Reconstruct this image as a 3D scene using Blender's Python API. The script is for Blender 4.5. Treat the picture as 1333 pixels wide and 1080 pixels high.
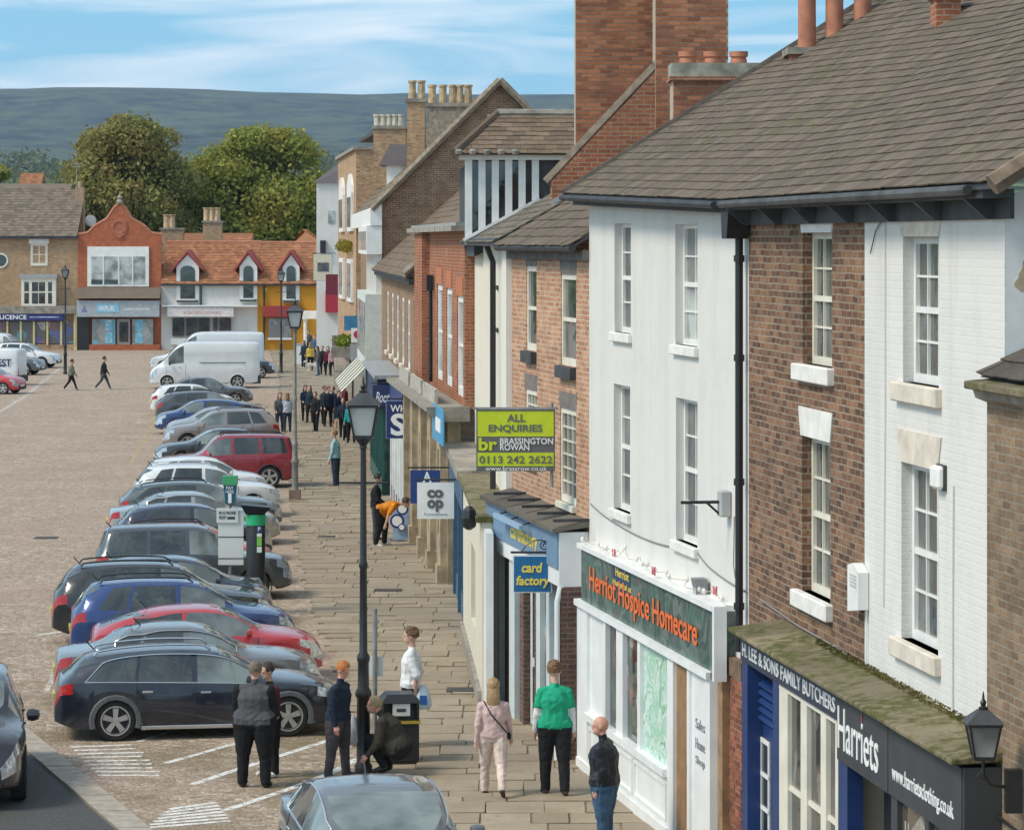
import bpy, bmesh, math, random
import numpy as np
from mathutils import Vector, Matrix
R = math.radians
random.seed(7)
for o in list(bpy.data.objects): bpy.data.objects.remove(o)
scene = bpy.context.scene
COL = scene.collection

# ------------------------------------------------------------------ camera
CAM_H, FPX, YH, CX = 7.8, 4000.0, 315.0, 666.5     # eye height, focal length in photo pixels, horizon row, centre column
cam = bpy.data.cameras.new('camera'); camo = bpy.data.objects.new('camera', cam); COL.objects.link(camo)
camo.location = (0, 0, CAM_H); camo.rotation_euler = (R(90), 0, 0)
cam.sensor_width = 36.0; cam.lens = 36.0 * FPX / 1333.0
cam.shift_y = -(540.0 - YH) / 1333.0
cam.clip_start = 0.5; cam.clip_end = 40000
scene.camera = camo
scene.render.resolution_x, scene.render.resolution_y = 1024, 829

# ------------------------------------------------------------------ sky, sun, exposure
SUN_EL, SUN_AZ = 48.0, -112.0      # azimuth clockwise from the viewing direction (+Y): from the left, a little behind the camera
world = bpy.data.worlds.new('World'); scene.world = world; world.use_nodes = True
wt = world.node_tree; wt.nodes.clear()
def wn(t, **k):
    n = wt.nodes.new(t)
    for a, b in k.items(): setattr(n, a, b)
    return n
va = wn('ShaderNodeVectorMath'); va.operation = 'ADD'; va.inputs[1].default_value = (0, 0, 0.16)
sky = wn('ShaderNodeTexSky'); sky.sky_type = 'NISHITA'; sky.sun_disc = False
sky.sun_elevation = R(SUN_EL); sky.sun_rotation = R(SUN_AZ); sky.air_density = 1.0; sky.dust_density = 0.5; sky.ozone_density = 2.0
bg = wn('ShaderNodeBackground'); bg.inputs['Strength'].default_value = 0.128
tc = wn('ShaderNodeTexCoord'); wt.links.new(tc.outputs['Generated'], va.inputs[0]); vnm = wn('ShaderNodeVectorMath'); vnm.operation = 'NORMALIZE'; wt.links.new(va.outputs[0], vnm.inputs[0]); wt.links.new(vnm.outputs[0], sky.inputs[0]); sep = wn('ShaderNodeSeparateXYZ')
wt.links.new(tc.outputs['Generated'], sep.inputs[0])
def wm(op, a, b=None, clamp=False):
    n = wn('ShaderNodeMath'); n.operation = op; n.use_clamp = clamp
    for i, v in enumerate((a, b)):
        if v is None: continue
        if isinstance(v, (int, float)): n.inputs[i].default_value = v
        else: wt.links.new(v, n.inputs[i])
    return n.outputs[0]
# cloud streaks laid out by compass bearing and height above the horizon
az = wm('ARCTAN2', sep.outputs[0], sep.outputs[1]); el_ = wm('ARCSINE', sep.outputs[2])
comb = wn('ShaderNodeCombineXYZ'); wt.links.new(wm('MULTIPLY', az, 11.0), comb.inputs[0]); wt.links.new(wm('MULTIPLY', el_, 105.0), comb.inputs[1])
mp = wn('ShaderNodeMapping'); mp.inputs['Rotation'].default_value = (0, 0, R(7)); mp.inputs['Location'].default_value = (2.4, 0.6, 0)
wt.links.new(comb.outputs[0], mp.inputs[0])
nz = wn('ShaderNodeTexNoise'); nz.inputs['Scale'].default_value = 0.75; nz.inputs['Detail'].default_value = 6; nz.inputs['Roughness'].default_value = 0.5; nz.inputs['Distortion'].default_value = 1.1
wt.links.new(mp.outputs[0], nz.inputs['Vector'])
nz2 = wn('ShaderNodeTexNoise'); nz2.inputs['Scale'].default_value = 0.6; nz2.inputs['Detail'].default_value = 4
mp2 = wn('ShaderNodeMapping'); mp2.inputs['Location'].default_value = (9.3, 4.2, 0)
wt.links.new(comb.outputs[0], mp2.inputs[0]); wt.links.new(mp2.outputs[0], nz2.inputs['Vector'])
cr = wn('ShaderNodeValToRGB'); cr.color_ramp.elements[0].position = 0.38; cr.color_ramp.elements[1].position = 0.70
wt.links.new(nz.outputs[0], cr.inputs[0])
cshade = wn('ShaderNodeMixRGB'); cshade.inputs[1].default_value = (5.0, 5.6, 6.1, 1); cshade.inputs[2].default_value = (7.0, 7.3, 7.4, 1)
wt.links.new(nz2.outputs[0], cshade.inputs[0])
mixc = wn('ShaderNodeMixRGB')
wt.links.new(wm('MULTIPLY', cr.outputs[0], 0.9), mixc.inputs[0]); tint = wn('ShaderNodeMixRGB'); tint.blend_type = 'MULTIPLY'; tint.inputs[0].default_value = 1.0; tint.inputs[2].default_value = (0.84, 1.20, 1.08, 1); wt.links.new(sky.outputs[0], tint.inputs[1]); wt.links.new(tint.outputs[0], mixc.inputs[1]); wt.links.new(cshade.outputs[0], mixc.inputs[2])
wt.links.new(mixc.outputs[0], bg.inputs[0])
wo = wn('ShaderNodeOutputWorld'); wt.links.new(bg.outputs[0], wo.inputs[0])
sun = bpy.data.lights.new('sun', 'SUN'); suno = bpy.data.objects.new('sun', sun); COL.objects.link(suno)
sun.energy = 2.1; sun.angle = R(17); sun.color = (1.0, 0.90, 0.76)
_d = Vector((math.sin(R(SUN_AZ)) * math.cos(R(SUN_EL)), math.cos(R(SUN_AZ)) * math.cos(R(SUN_EL)), math.sin(R(SUN_EL))))
suno.rotation_euler = _d.to_track_quat('Z', 'Y').to_euler(); suno.location = (-30, -20, 60)
scene.view_settings.view_transform = 'Standard'; scene.view_settings.look = 'None'
scene.view_settings.gamma = 1.0; scene.view_settings.use_curve_mapping = False
scene.view_settings.exposure = 0.52

# ------------------------------------------------------------------ measuring helpers
def ground(px, py, z=0.0):
    d = FPX * (CAM_H - z) / (py - YH); return Vector(((px - CX) * d / FPX, d, z))
def at(px, py, d): return Vector(((px - CX) * d / FPX, d, CAM_H - (py - YH) * d / FPX))

# ------------------------------------------------------------------ materials
MATS = {}
def _new(name):
    m = bpy.data.materials.new(name); m.use_nodes = True; nt = m.node_tree
    return m, nt, nt.nodes['Principled BSDF']
def rgb(c): return (c[0], c[1], c[2], 1)
def node(nt, t, **k):
    n = nt.nodes.new(t)
    for a, b in k.items():
        if a in n.inputs: n.inputs[a].default_value = b
        else: setattr(n, a, b)
    return n
def math_n(nt, op, a, b=None, clamp=False):
    n = nt.nodes.new('ShaderNodeMath'); n.operation = op; n.use_clamp = clamp
    for i, v in enumerate((a, b)):
        if v is None: continue
        if isinstance(v, (int, float)): n.inputs[i].default_value = v
        else: nt.links.new(v, n.inputs[i])
    return n.outputs[0]
def mix_n(nt, fac, a, b, mode='MIX'):
    n = nt.nodes.new('ShaderNodeMixRGB'); n.blend_type = mode
    for i, v in enumerate((fac, a, b)):
        if isinstance(v, (int, float)): n.inputs[i].default_value = v
        elif isinstance(v, tuple): n.inputs[i].default_value = rgb(v)
        else: nt.links.new(v, n.inputs[i])
    return n.outputs[0]
def noise_n(nt, vec, scale, detail=4, rough=0.55, lo=0.35, hi=0.65):
    n = node(nt, 'ShaderNodeTexNoise', Scale=scale, Detail=detail, Roughness=rough)
    if vec is not None: nt.links.new(vec, n.inputs['Vector'])
    r = nt.nodes.new('ShaderNodeMapRange'); r.inputs[1].default_value = lo; r.inputs[2].default_value = hi
    nt.links.new(n.outputs[0], r.inputs[0]); return r.outputs[0]
def bump_n(nt, bsdf, h, strength=0.3, dist=0.01):
    b = node(nt, 'ShaderNodeBump', Strength=strength, Distance=dist); nt.links.new(h, b.inputs['Height']); nt.links.new(b.outputs[0], bsdf.inputs['Normal'])
def objvec(nt, world=False):
    if world:
        g = nt.nodes.new('ShaderNodeNewGeometry'); return g.outputs['Position']
    return nt.nodes.new('ShaderNodeTexCoord').outputs['Object']
def objrand(nt): return nt.nodes.new('ShaderNodeObjectInfo').outputs['Random']
def plain(name, c, rough=0.6, metal=0.0, var=0.12, scale=6.0, coat=0.0, spec=0.5, bump=0.0):
    """flat colour with mottling"""
    if name in MATS: return MATS[name]
    m, nt, b = _new(name)
    if var > 0:
        f = noise_n(nt, objvec(nt, True), scale, 5)
        nt.links.new(mix_n(nt, f, tuple(x * (1 - var) for x in c), tuple(min(1, x * (1 + var)) for x in c)), b.inputs['Base Color'])
        if bump: bump_n(nt, b, f, bump, 0.01)
    else: b.inputs['Base Color'].default_value = rgb(c)
    b.inputs['Roughness'].default_value = rough; b.inputs['Metallic'].default_value = metal
    b.inputs['Coat Weight'].default_value = coat; b.inputs['Coat Roughness'].default_value = 0.04
    b.inputs['Specular IOR Level'].default_value = spec
    MATS[name] = m; return m
def brick(name, c1, c2, mortar, w=0.23, h=0.078, ms=0.011, dirt=(0.05, 0.045, 0.04), dirtamt=0.35, third=None):
    if name in MATS: return MATS[name]
    m, nt, b = _new(name)
    v = objvec(nt); s = nt.nodes.new('ShaderNodeSeparateXYZ'); nt.links.new(v, s.inputs[0])
    c = nt.nodes.new('ShaderNodeCombineXYZ'); nt.links.new(math_n(nt, 'ADD', s.outputs[0], s.outputs[1]), c.inputs[0]); nt.links.new(s.outputs[2], c.inputs[1])
    wob = node(nt, 'ShaderNodeTexNoise', Scale=3.0); nt.links.new(v, wob.inputs['Vector'])
    wv = nt.nodes.new('ShaderNodeVectorMath'); wv.operation = 'MULTIPLY_ADD'; nt.links.new(wob.outputs['Color'], wv.inputs[0]); wv.inputs[1].default_value = (0.03, 0.03, 0); nt.links.new(c.outputs[0], wv.inputs[2])
    br = node(nt, 'ShaderNodeTexBrick', Scale=1.0); br.inputs['Brick Width'].default_value = w; br.inputs['Row Height'].default_value = h
    br.inputs['Mortar Size'].default_value = ms; br.inputs['Mortar Smooth'].default_value = 0.2; br.inputs['Bias'].default_value = 0.0
    br.inputs['Color1'].default_value = (0, 0, 0, 1); br.inputs['Color2'].default_value = (1, 1, 1, 1); br.inputs['Mortar'].default_value = (.5, .5, .5, 1)
    nt.links.new(wv.outputs[0], br.inputs['Vector'])
    f1 = noise_n(nt, v, 9.0, 3, 0.6, 0.42, 0.7); f2 = noise_n(nt, v, 0.7, 6, 0.65, 0.42, 0.72); f3 = noise_n(nt, v, 30.0, 3)
    third = third or tuple(x * 0.6 for x in c2)
    inv = math_n(nt, 'SUBTRACT', 1.0, br.outputs['Fac'])
    rp = nt.nodes.new('ShaderNodeValToRGB'); el = rp.color_ramp.elements; el[0].position = 0.0; el[0].color = rgb(tuple(x * .85 for x in third)); el[1].position = 1.0; el[1].color = rgb(tuple(min(1, x * 1.08) for x in c2))
    for ps, cc in ((.12, tuple((a + b) / 2 for a, b in zip(third, c1))), (.34, c1), (.78, c2)): el.new(ps).color = rgb(cc)
    nt.links.new(br.outputs['Color'], rp.inputs[0]); col = mix_n(nt, math_n(nt, 'MULTIPLY', f1, .6), rp.outputs[0], third)
    col = mix_n(nt, br.outputs['Fac'], col, mortar)
    f5 = noise_n(nt, v, 2.6, 4, 0.6, 0.4, 0.68); col = mix_n(nt, math_n(nt, 'MULTIPLY', f5, 0.45), col, tuple(x * 0.55 for x in c1))
    col = mix_n(nt, math_n(nt, 'MULTIPLY', f2, dirtamt), col, dirt)
    col = mix_n(nt, math_n(nt, 'MULTIPLY', f3, 0.10), col, (0.5, 0.42, 0.33))
    nt.links.new(col, b.inputs['Base Color']); b.inputs['Roughness'].default_value = 0.9; b.inputs['Specular IOR Level'].default_value = 0.2
    bump_n(nt, b, math_n(nt, 'ADD', inv, math_n(nt, 'MULTIPLY', f3, 0.4)), 0.7, 0.012)
    MATS[name] = m; return m
def render_wall(name, c, stain=(0.45, 0.42, 0.38), amt=0.25, brick_relief=0.0):
    """painted render or painted brick with dirt runs"""
    if name in MATS: return MATS[name]
    m, nt, b = _new(name); v = objvec(nt)
    mp = node(nt, 'ShaderNodeMapping'); mp.inputs['Scale'].default_value = (2.2, 2.2, 0.25); nt.links.new(v, mp.inputs[0])
    runs = noise_n(nt, mp.outputs[0], 0.9, 5, 0.6, 0.5, 0.85); blot = noise_n(nt, v, 0.9, 7, 0.75, 0.48, 0.72); fine = noise_n(nt, v, 45.0, 3)
    col = mix_n(nt, math_n(nt, 'MULTIPLY', runs, amt), c, stain); col = mix_n(nt, math_n(nt, 'MULTIPLY', blot, amt * 0.8), col, tuple(x * 0.7 for x in c))
    nt.links.new(col, b.inputs['Base Color']); b.inputs['Roughness'].default_value = 0.8; b.inputs['Specular IOR Level'].default_value = 0.25
    h = math_n(nt, 'MULTIPLY', fine, 0.25)
    if brick_relief:
        s = nt.nodes.new('ShaderNodeSeparateXYZ'); nt.links.new(v, s.inputs[0]); c2 = nt.nodes.new('ShaderNodeCombineXYZ')
        nt.links.new(math_n(nt, 'ADD', s.outputs[0], s.outputs[1]), c2.inputs[0]); nt.links.new(s.outputs[2], c2.inputs[1])
        br = node(nt, 'ShaderNodeTexBrick', Scale=1.0); br.inputs['Brick Width'].default_value = 0.23; br.inputs['Row Height'].default_value = 0.078
        br.inputs['Mortar Size'].default_value = 0.012; br.inputs['Mortar Smooth'].default_value = 0.5; nt.links.new(c2.outputs[0], br.inputs['Vector'])
        h = math_n(nt, 'ADD', h, math_n(nt, 'MULTIPLY', math_n(nt, 'SUBTRACT', 1.0, br.outputs['Fac']), brick_relief))
    bump_n(nt, b, h, 0.5, 0.012)
    MATS[name] = m; return m
def slate_mat(name, c, moss=(0.10, 0.10, 0.03), mossamt=0.4, pale=0.3, lo=0.52):
    if name in MATS: return MATS[name]
    m, nt, b = _new(name); v = objvec(nt, True)
    g = nt.nodes.new('ShaderNodeNewGeometry')
    rnd = math_n(nt, 'FRACT', math_n(nt, 'ADD', g.outputs['Random Per Island'], math_n(nt, 'MULTIPLY', objrand(nt), 7.3)))
    col = mix_n(nt, rnd, tuple(x * 0.72 for x in c), tuple(x * 1.25 for x in c))
    f = noise_n(nt, v, 0.8, 7, 0.7, lo, lo + .16); f2 = noise_n(nt, v, 7.0, 5, 0.7, lo - .02, lo + .18); f3 = noise_n(nt, v, 22.0, 4, 0.7, 0.55, 0.75)
    f6 = noise_n(nt, v, 1.7, 5, 0.7, 0.42, 0.68); col = mix_n(nt, math_n(nt, 'MULTIPLY', f6, 0.5), col, tuple(x * 0.6 for x in c))
    col = mix_n(nt, math_n(nt, 'MULTIPLY', f3, pale), col, (0.42, 0.40, 0.35))
    col = mix_n(nt, math_n(nt, 'MULTIPLY', math_n(nt, 'MULTIPLY', f, f2), mossamt), col, moss)
    nt.links.new(col, b.inputs['Base Color']); b.inputs['Roughness'].default_value = 0.85; b.inputs['Specular IOR Level'].default_value = 0.3
    bump_n(nt, b, f3, 0.5, 0.008)
    MATS[name] = m; return m
def glass_mat(name, c=(0.03, 0.035, 0.04), rough=0.06, spec=0.8, var=0.5, scale=1.2):
    """window glass with the dim room behind it"""
    if name in MATS: return MATS[name]
    m, nt, b = _new(name); f = noise_n(nt, objvec(nt, True), scale, 3, 0.5, 0.4, 0.6)
    nt.links.new(mix_n(nt, math_n(nt, 'MULTIPLY', f, 1.0), tuple(x * (1 - var) for x in c), tuple(x * (1 + var) for x in c)), b.inputs['Base Color'])
    b.inputs['Roughness'].default_value = rough; b.inputs['Specular IOR Level'].default_value = spec
    w = noise_n(nt, objvec(nt, True), 2.5, 2); bump_n(nt, b, w, 0.06, 0.02)
    MATS[name] = m; return m
def car_paint(name, c, metal=0.35, rough=0.32):
    if name in MATS: return MATS[name]
    m, nt, b = _new(name); f = noise_n(nt, objvec(nt, True), 2.0, 5, 0.65, 0.4, 0.7)
    s = nt.nodes.new('ShaderNodeSeparateXYZ'); nt.links.new(objvec(nt, True), s.inputs[0])
    nt.links.new(mix_n(nt, math_n(nt, 'MULTIPLY', f, 0.12), c, (0.22, 0.2, 0.17)), b.inputs['Base Color'])
    b.inputs['Metallic'].default_value = metal; b.inputs['Roughness'].default_value = rough
    b.inputs['Coat Weight'].default_value = 1.0; nt.links.new(math_n(nt, 'ADD', math_n(nt, 'MULTIPLY', f, 0.10), 0.03), b.inputs['Coat Roughness'])
    MATS[name] = m; return m

# ------------------------------------------------------------------ mesh helpers
class MB:
    """collects closed shapes; build() links them as one mesh object"""
    def __init__(s): s.v = []; s.f = []; s.mi = []
    def add(s, vs, fs, mi=0):
        n = len(s.v); s.v += [tuple(p) for p in vs]; s.f += [tuple(i + n for i in f) for f in fs]; s.mi += [mi] * len(fs); return s
    def box(s, a, b, mi=0):
        x0, x1 = sorted((a[0], b[0])); y0, y1 = sorted((a[1], b[1])); z0, z1 = sorted((a[2], b[2]))
        return s.add([(x0,y0,z0),(x1,y0,z0),(x1,y1,z0),(x0,y1,z0),(x0,y0,z1),(x1,y0,z1),(x1,y1,z1),(x0,y1,z1)],
                     [(0,3,2,1),(4,5,6,7),(0,1,5,4),(1,2,6,5),(2,3,7,6),(3,0,4,7)], mi)
    def hexa(s, p, mi=0):   # 8 points: bottom ring 0-3, top ring 4-7
        return s.add(p, [(0,3,2,1),(4,5,6,7),(0,1,5,4),(1,2,6,5),(2,3,7,6),(3,0,4,7)], mi)
    def prism(s, poly, d0, d1, axis='y', mi=0):
        """polygon (a,b) extruded along axis: 'y' -> (a,t,b), 'x' -> (t,a,b), 'z' -> (a,b,t)"""
        n = len(poly); g = {'y': lambda a, b, t: (a, t, b), 'x': lambda a, b, t: (t, a, b), 'z': lambda a, b, t: (a, b, t)}[axis]
        vs = [g(a, b, d0) for a, b in poly] + [g(a, b, d1) for a, b in poly]
        return s.add(vs, [tuple(range(n - 1, -1, -1)), tuple(range(n, 2 * n))] + [(i, (i + 1) % n, n + (i + 1) % n, n + i) for i in range(n)], mi)
    def tube(s, pts, r, n=8, mi=0, cap=True):
        """round bar through points; r number or list"""
        pts = [Vector(p) for p in pts]; rs = r if isinstance(r, (list, tuple)) else [r] * len(pts); base = len(s.v)
        up = None
        for i, p in enumerate(pts):
            t = (pts[min(i + 1, len(pts) - 1)] - pts[max(i - 1, 0)]).normalized()
            if up is None: up = Vector((0, 0, 1)) if abs(t.z) < 0.9 else Vector((1, 0, 0))
            a = t.cross(up).normalized(); b = a.cross(t).normalized(); up = b
            for k in range(n):
                an = 2 * math.pi * k / n; q = p + a * (math.cos(an) * rs[i]) + b * (math.sin(an) * rs[i]); s.v.append(tuple(q))
        m = len(pts)
        for i in range(m - 1):
            for k in range(n): s.f.append((base + i*n + k, base + i*n + (k+1) % n, base + (i+1)*n + (k+1) % n, base + (i+1)*n + k)); s.mi.append(mi)
        if cap:
            s.f.append(tuple(base + k for k in range(n - 1, -1, -1))); s.f.append(tuple(base + (m-1)*n + k for k in range(n))); s.mi += [mi, mi]
        return s
    def lathe(s, prof, c=(0, 0, 0), n=16, axis='z', mi=0, cap=True):
        """profile of (radius, height) turned round the axis"""
        base = len(s.v); g = {'z': lambda a, b, t: (a, b, t), 'y': lambda a, b, t: (a, t, b), 'x': lambda a, b, t: (t, a, b)}[axis]
        for r, h in prof:
            for k in range(n):
                an = 2 * math.pi * k / n; q = g(r * math.cos(an), r * math.sin(an), h); s.v.append((q[0] + c[0], q[1] + c[1], q[2] + c[2]))
        for i in range(len(prof) - 1):
            for k in range(n): s.f.append((base + i*n + k, base + i*n + (k+1) % n, base + (i+1)*n + (k+1) % n, base + (i+1)*n + k)); s.mi.append(mi)
        if cap: s.f.append(tuple(base + k for k in range(n - 1, -1, -1))); s.f.append(tuple(base + (len(prof)-1)*n + k for k in range(n))); s.mi += [mi, mi]
        return s
    def mesh(s, name):
        me = bpy.data.meshes.new(name); me.from_pydata(s.v, [], s.f); return me
    def build(s, name, mat, parent=None, smooth=False, bevel=0.0, fixn=True, loc=None):
        me = s.mesh(name)
        mats = mat if isinstance(mat, (list, tuple)) else [mat]
        for m in mats: me.materials.append(m)
        if len(mats) > 1: me.polygons.foreach_set('material_index', s.mi)
        if fixn or bevel:
            bm = bmesh.new(); bm.from_mesh(me)
            if fixn: bmesh.ops.recalc_face_normals(bm, faces=bm.faces)
            if bevel: bmesh.ops.bevel(bm, geom=[e for e in bm.edges if len(e.link_faces) == 2 and e.calc_face_angle(0) > 0.6], offset=bevel, segments=1, affect='EDGES')
            bm.to_mesh(me); bm.free()
        if smooth:
            me.polygons.foreach_set('use_smooth', [True] * len(me.polygons))
            try: me.set_sharp_from_angle(angle=R(38))
            except Exception: pass
        return link(name, me, parent, loc)
def link(name, me, parent=None, loc=None):
    o = bpy.data.objects.new(name, me); COL.objects.link(o)
    if parent is not None: o.parent = parent; KIDS.setdefault(parent.name, []).append(o)
    if loc is not None: o.location = loc
    return o
KIDS = {}
def tag(o, label=None, cat=None, group=None, kind=None):
    if label: o['label'] = label
    if cat: o['category'] = cat
    if group: o['group'] = group
    if kind: o['kind'] = kind
    return o
def thing(name, label, cat, loc=(0, 0, 0), rz=0.0, group=None):
    o = bpy.data.objects.new(name, None); COL.objects.link(o); o.location = loc; o.rotation_euler = (0, 0, rz); o.empty_display_size = 0.2
    return tag(o, label, cat, group)
def copy_tree(o, parent=None):
    c = o.copy(); COL.objects.link(c)
    if parent is not None: c.parent = parent; KIDS.setdefault(parent.name, []).append(c)
    for ch in KIDS.get(o.name, ()): copy_tree(ch, c)
    return c
TMP = bpy.data.scenes.new('scratch')       # meshes from text and modifiers are worked out here; removed at the end
def baked(o):
    TMP.collection.objects.link(o); vl = TMP.view_layers[0]; vl.update()
    me = bpy.data.meshes.new_from_object(o.evaluated_get(vl.depsgraph)); bpy.data.objects.remove(o); return me
def text_mesh(s, bold=0.0, extrude=0.004, shear=0.0, spacing=1.0):
    cu = bpy.data.curves.new('t', 'FONT'); cu.body = s; cu.size = 1.0; cu.align_x = 'CENTER'; cu.align_y = 'CENTER'; cu.extrude = extrude; cu.offset = bold; cu.shear = shear; cu.space_character = spacing; cu.resolution_u = 3
    me = baked(bpy.data.objects.new('t', cu)); bpy.data.curves.remove(cu); return me
def lettering(parent, s, width, height, M, mat, bold=0.0, shear=0.0, name='lettering', spacing=1.0):
    """s scaled to width x height, its plane carried by matrix M (x right, y up, z out of the sign)"""
    me = text_mesh(s, bold, 0.004, shear, spacing)
    co = np.array([v.co[:] for v in me.vertices]); lo, hi = co.min(0), co.max(0)
    sx, sy = width / (hi[0] - lo[0]), height / (hi[1] - lo[1]); c = (lo + hi) / 2
    fs = sorted([(min(co[i][0] for i in p.vertices), max(co[i][0] for i in p.vertices), tuple(p.vertices)) for p in me.polygons]); words, run = [], -1e9
    for f in fs:                                   # one mesh for each word
        if f[0] - run > .15: words.append([])
        words[-1].append(f[2]); run = max(run, f[1])
    out = None
    for w in words:
        ids = sorted({i for f in w for i in f}); ix = {i: k for k, i in enumerate(ids)}; m2 = bpy.data.meshes.new(name)
        m2.from_pydata([tuple(M @ Vector(((co[i][0] - c[0]) * sx, (co[i][1] - c[1]) * sy, co[i][2]))) for i in ids], [], [[ix[i] for i in f] for f in w]); m2.materials.append(mat); out = link(name, m2, parent)
    bpy.data.meshes.remove(me); return out
def plane_m(o, r, u):
    """matrix for a sign plane: origin, right vector, up vector"""
    r = Vector(r).normalized(); u = Vector(u).normalized(); n = r.cross(u)
    return Matrix(((r.x, u.x, n.x, o[0]), (r.y, u.y, n.y, o[1]), (r.z, u.z, n.z, o[2]), (0, 0, 0, 1)))
# ================================================================== SETTING
# ---- cobbled market place
def cobble_mat():
    m, nt, b = _new('cobbles'); v = objvec(nt, True)
    mp = node(nt, 'ShaderNodeMapping'); mp.inputs['Rotation'].default_value = (0, 0, R(-8)); nt.links.new(v, mp.inputs[0])
    vo = node(nt, 'ShaderNodeTexVoronoi', Scale=10.5); nt.links.new(mp.outputs[0], vo.inputs['Vector'])
    edge = node(nt, 'ShaderNodeTexVoronoi', Scale=10.5); edge.feature = 'DISTANCE_TO_EDGE'; nt.links.new(mp.outputs[0], edge.inputs['Vector'])
    s = nt.nodes.new('ShaderNodeSeparateColor'); nt.links.new(vo.outputs['Color'], s.inputs[0])
    base = mix_n(nt, s.outputs[0], (0.32, 0.24, 0.18), (0.56, 0.445, 0.345))
    base = mix_n(nt, math_n(nt, 'MULTIPLY', math_n(nt, 'GREATER_THAN', s.outputs[1], 0.82), 0.6), base, (0.30, 0.22, 0.17))
    base = mix_n(nt, math_n(nt, 'MULTIPLY', math_n(nt, 'GREATER_THAN', s.outputs[2], 0.86), 0.55), base, (0.62, 0.54, 0.46))
    gap = math_n(nt, 'SUBTRACT', 1.0, math_n(nt, 'MULTIPLY', edge.outputs['Distance'], 9.0, True), True)
    sv = nt.nodes.new('ShaderNodeSeparateXYZ'); nt.links.new(v, sv.inputs[0])
    near = nt.nodes.new('ShaderNodeMapRange'); near.inputs[1].default_value = 48; near.inputs[2].default_value = 66; near.inputs[3].default_value = 1.0; near.inputs[4].default_value = 0.35; nt.links.new(sv.outputs[1], near.inputs[0])
    mossn = noise_n(nt, v, 0.42, 6, 0.65, 0.45, 0.6)
    mossy = math_n(nt, 'MULTIPLY', mossn, near.outputs[0])
    base = mix_n(nt, math_n(nt, 'MULTIPLY', mossy, 0.7), base, (0.19, 0.15, 0.075))
    fine = noise_n(nt, v, 2.1, 5, 0.7, 0.47, 0.65)
    base = mix_n(nt, math_n(nt, 'MULTIPLY', math_n(nt, 'MULTIPLY', fine, near.outputs[0]), 0.5), base, (0.13, 0.10, 0.055))
    big = noise_n(nt, v, 0.12, 6, 0.7, 0.42, 0.6)
    base = mix_n(nt, math_n(nt, 'MULTIPLY', big, 0.42), base, (0.42, 0.295, 0.235))
    col = mix_n(nt, math_n(nt, 'MULTIPLY', gap, 0.38), base, (0.14, 0.11, 0.075))
    nt.links.new(col, b.inputs['Base Color']); b.inputs['Roughness'].default_value = 0.88; b.inputs['Specular IOR Level'].default_value = 0.25
    bump_n(nt, b, math_n(nt, 'MULTIPLY', edge.outputs['Distance'], 6.0, True), 0.6, 0.02)
    return m
M_COB = cobble_mat(); MATS['cobbles'] = M_COB
g = MB(); g.add([(-12000, -60, 0), (12000, -60, 0), (12000, 255, 0), (-12000, 255, 0)], [(0, 1, 2, 3)])
tag(g.build('ground', M_COB), kind='structure')

# ---- worn white paint on the cobbles
def paint_mat(name, c, wear):
    m, nt, b = _new(name); v = objvec(nt, True)
    f = noise_n(nt, v, 5.0, 6, 0.75, wear - 0.06, wear + 0.06)
    vo = node(nt, 'ShaderNodeTexVoronoi', Scale=10.5); vo.feature = 'DISTANCE_TO_EDGE'; nt.links.new(v, vo.inputs['Vector'])
    gap = math_n(nt, 'ADD', math_n(nt, 'MULTIPLY', vo.outputs['Distance'], 10.0, True), 0.35, True)
    b.inputs['Base Color'].default_value = rgb(c); b.inputs['Roughness'].default_value = 0.8
    tr = nt.nodes.new('ShaderNodeBsdfTransparent'); mx = nt.nodes.new('ShaderNodeMixShader')
    nt.links.new(math_n(nt, 'MULTIPLY', f, gap), mx.inputs[0]); nt.links.new(tr.outputs[0], mx.inputs[1]); nt.links.new(b.outputs[0], mx.inputs[2])
    nt.links.new(mx.outputs[0], nt.nodes['Material Output'].inputs[0]); return m
M_WPAINT = paint_mat('worn white road paint', (0.76, 0.74, 0.70), 0.42)
M_WPAINT2 = paint_mat('very worn road paint', (0.70, 0.66, 0.60), 0.50)
M_YPAINT = paint_mat('worn yellow road paint', (0.62, 0.50, 0.22), 0.52)
def stripe(mb, p, q, w):
    p, q = Vector(p), Vector(q); n = Vector((-(q - p).y, (q - p).x, 0)).normalized() * (w / 2)
    k = len(mb.v)
    mb.v += [tuple(a) for a in (p - n, q - n, q + n, p + n)]; mb.f.append((k, k + 1, k + 2, k + 3)); mb.mi.append(0)
def marking(pix, w, mat, label, name='bay_line'):
    mb = MB(); pts = [ground(*p) for p in pix]
    for p in pts: p.z = 0.004
    for a, b in zip(pts[:-1], pts[1:]): stripe(mb, a, b, w)
    return tag(mb.build(name, mat, fixn=False), kind='structure')
for pix, w, mt in [([(180, 965), (268, 938)], .11, M_WPAINT), ([(216, 993), (262, 980), (300, 969), (362, 958)], .12, M_WPAINT), ([(250, 1021), (300, 1004), (432, 962)], .13, M_WPAINT),
                   ([(292, 1055), (378, 1026), (430, 1006), (470, 985)], .13, M_WPAINT), ([(60, 944), (165, 944), (240, 942)], .10, M_WPAINT2),
                   ([(50, 826), (80, 822)], .14, M_WPAINT), ([(60, 900), (75, 870), (90, 840)], .10, M_WPAINT2), ([(172, 600), (196, 562), (206, 530)], .16, M_YPAINT),
                   ([(0, 536), (34, 515), (62, 492), (80, 478)], .22, M_WPAINT2)]:
    marking(pix, w, mt, '')
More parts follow.
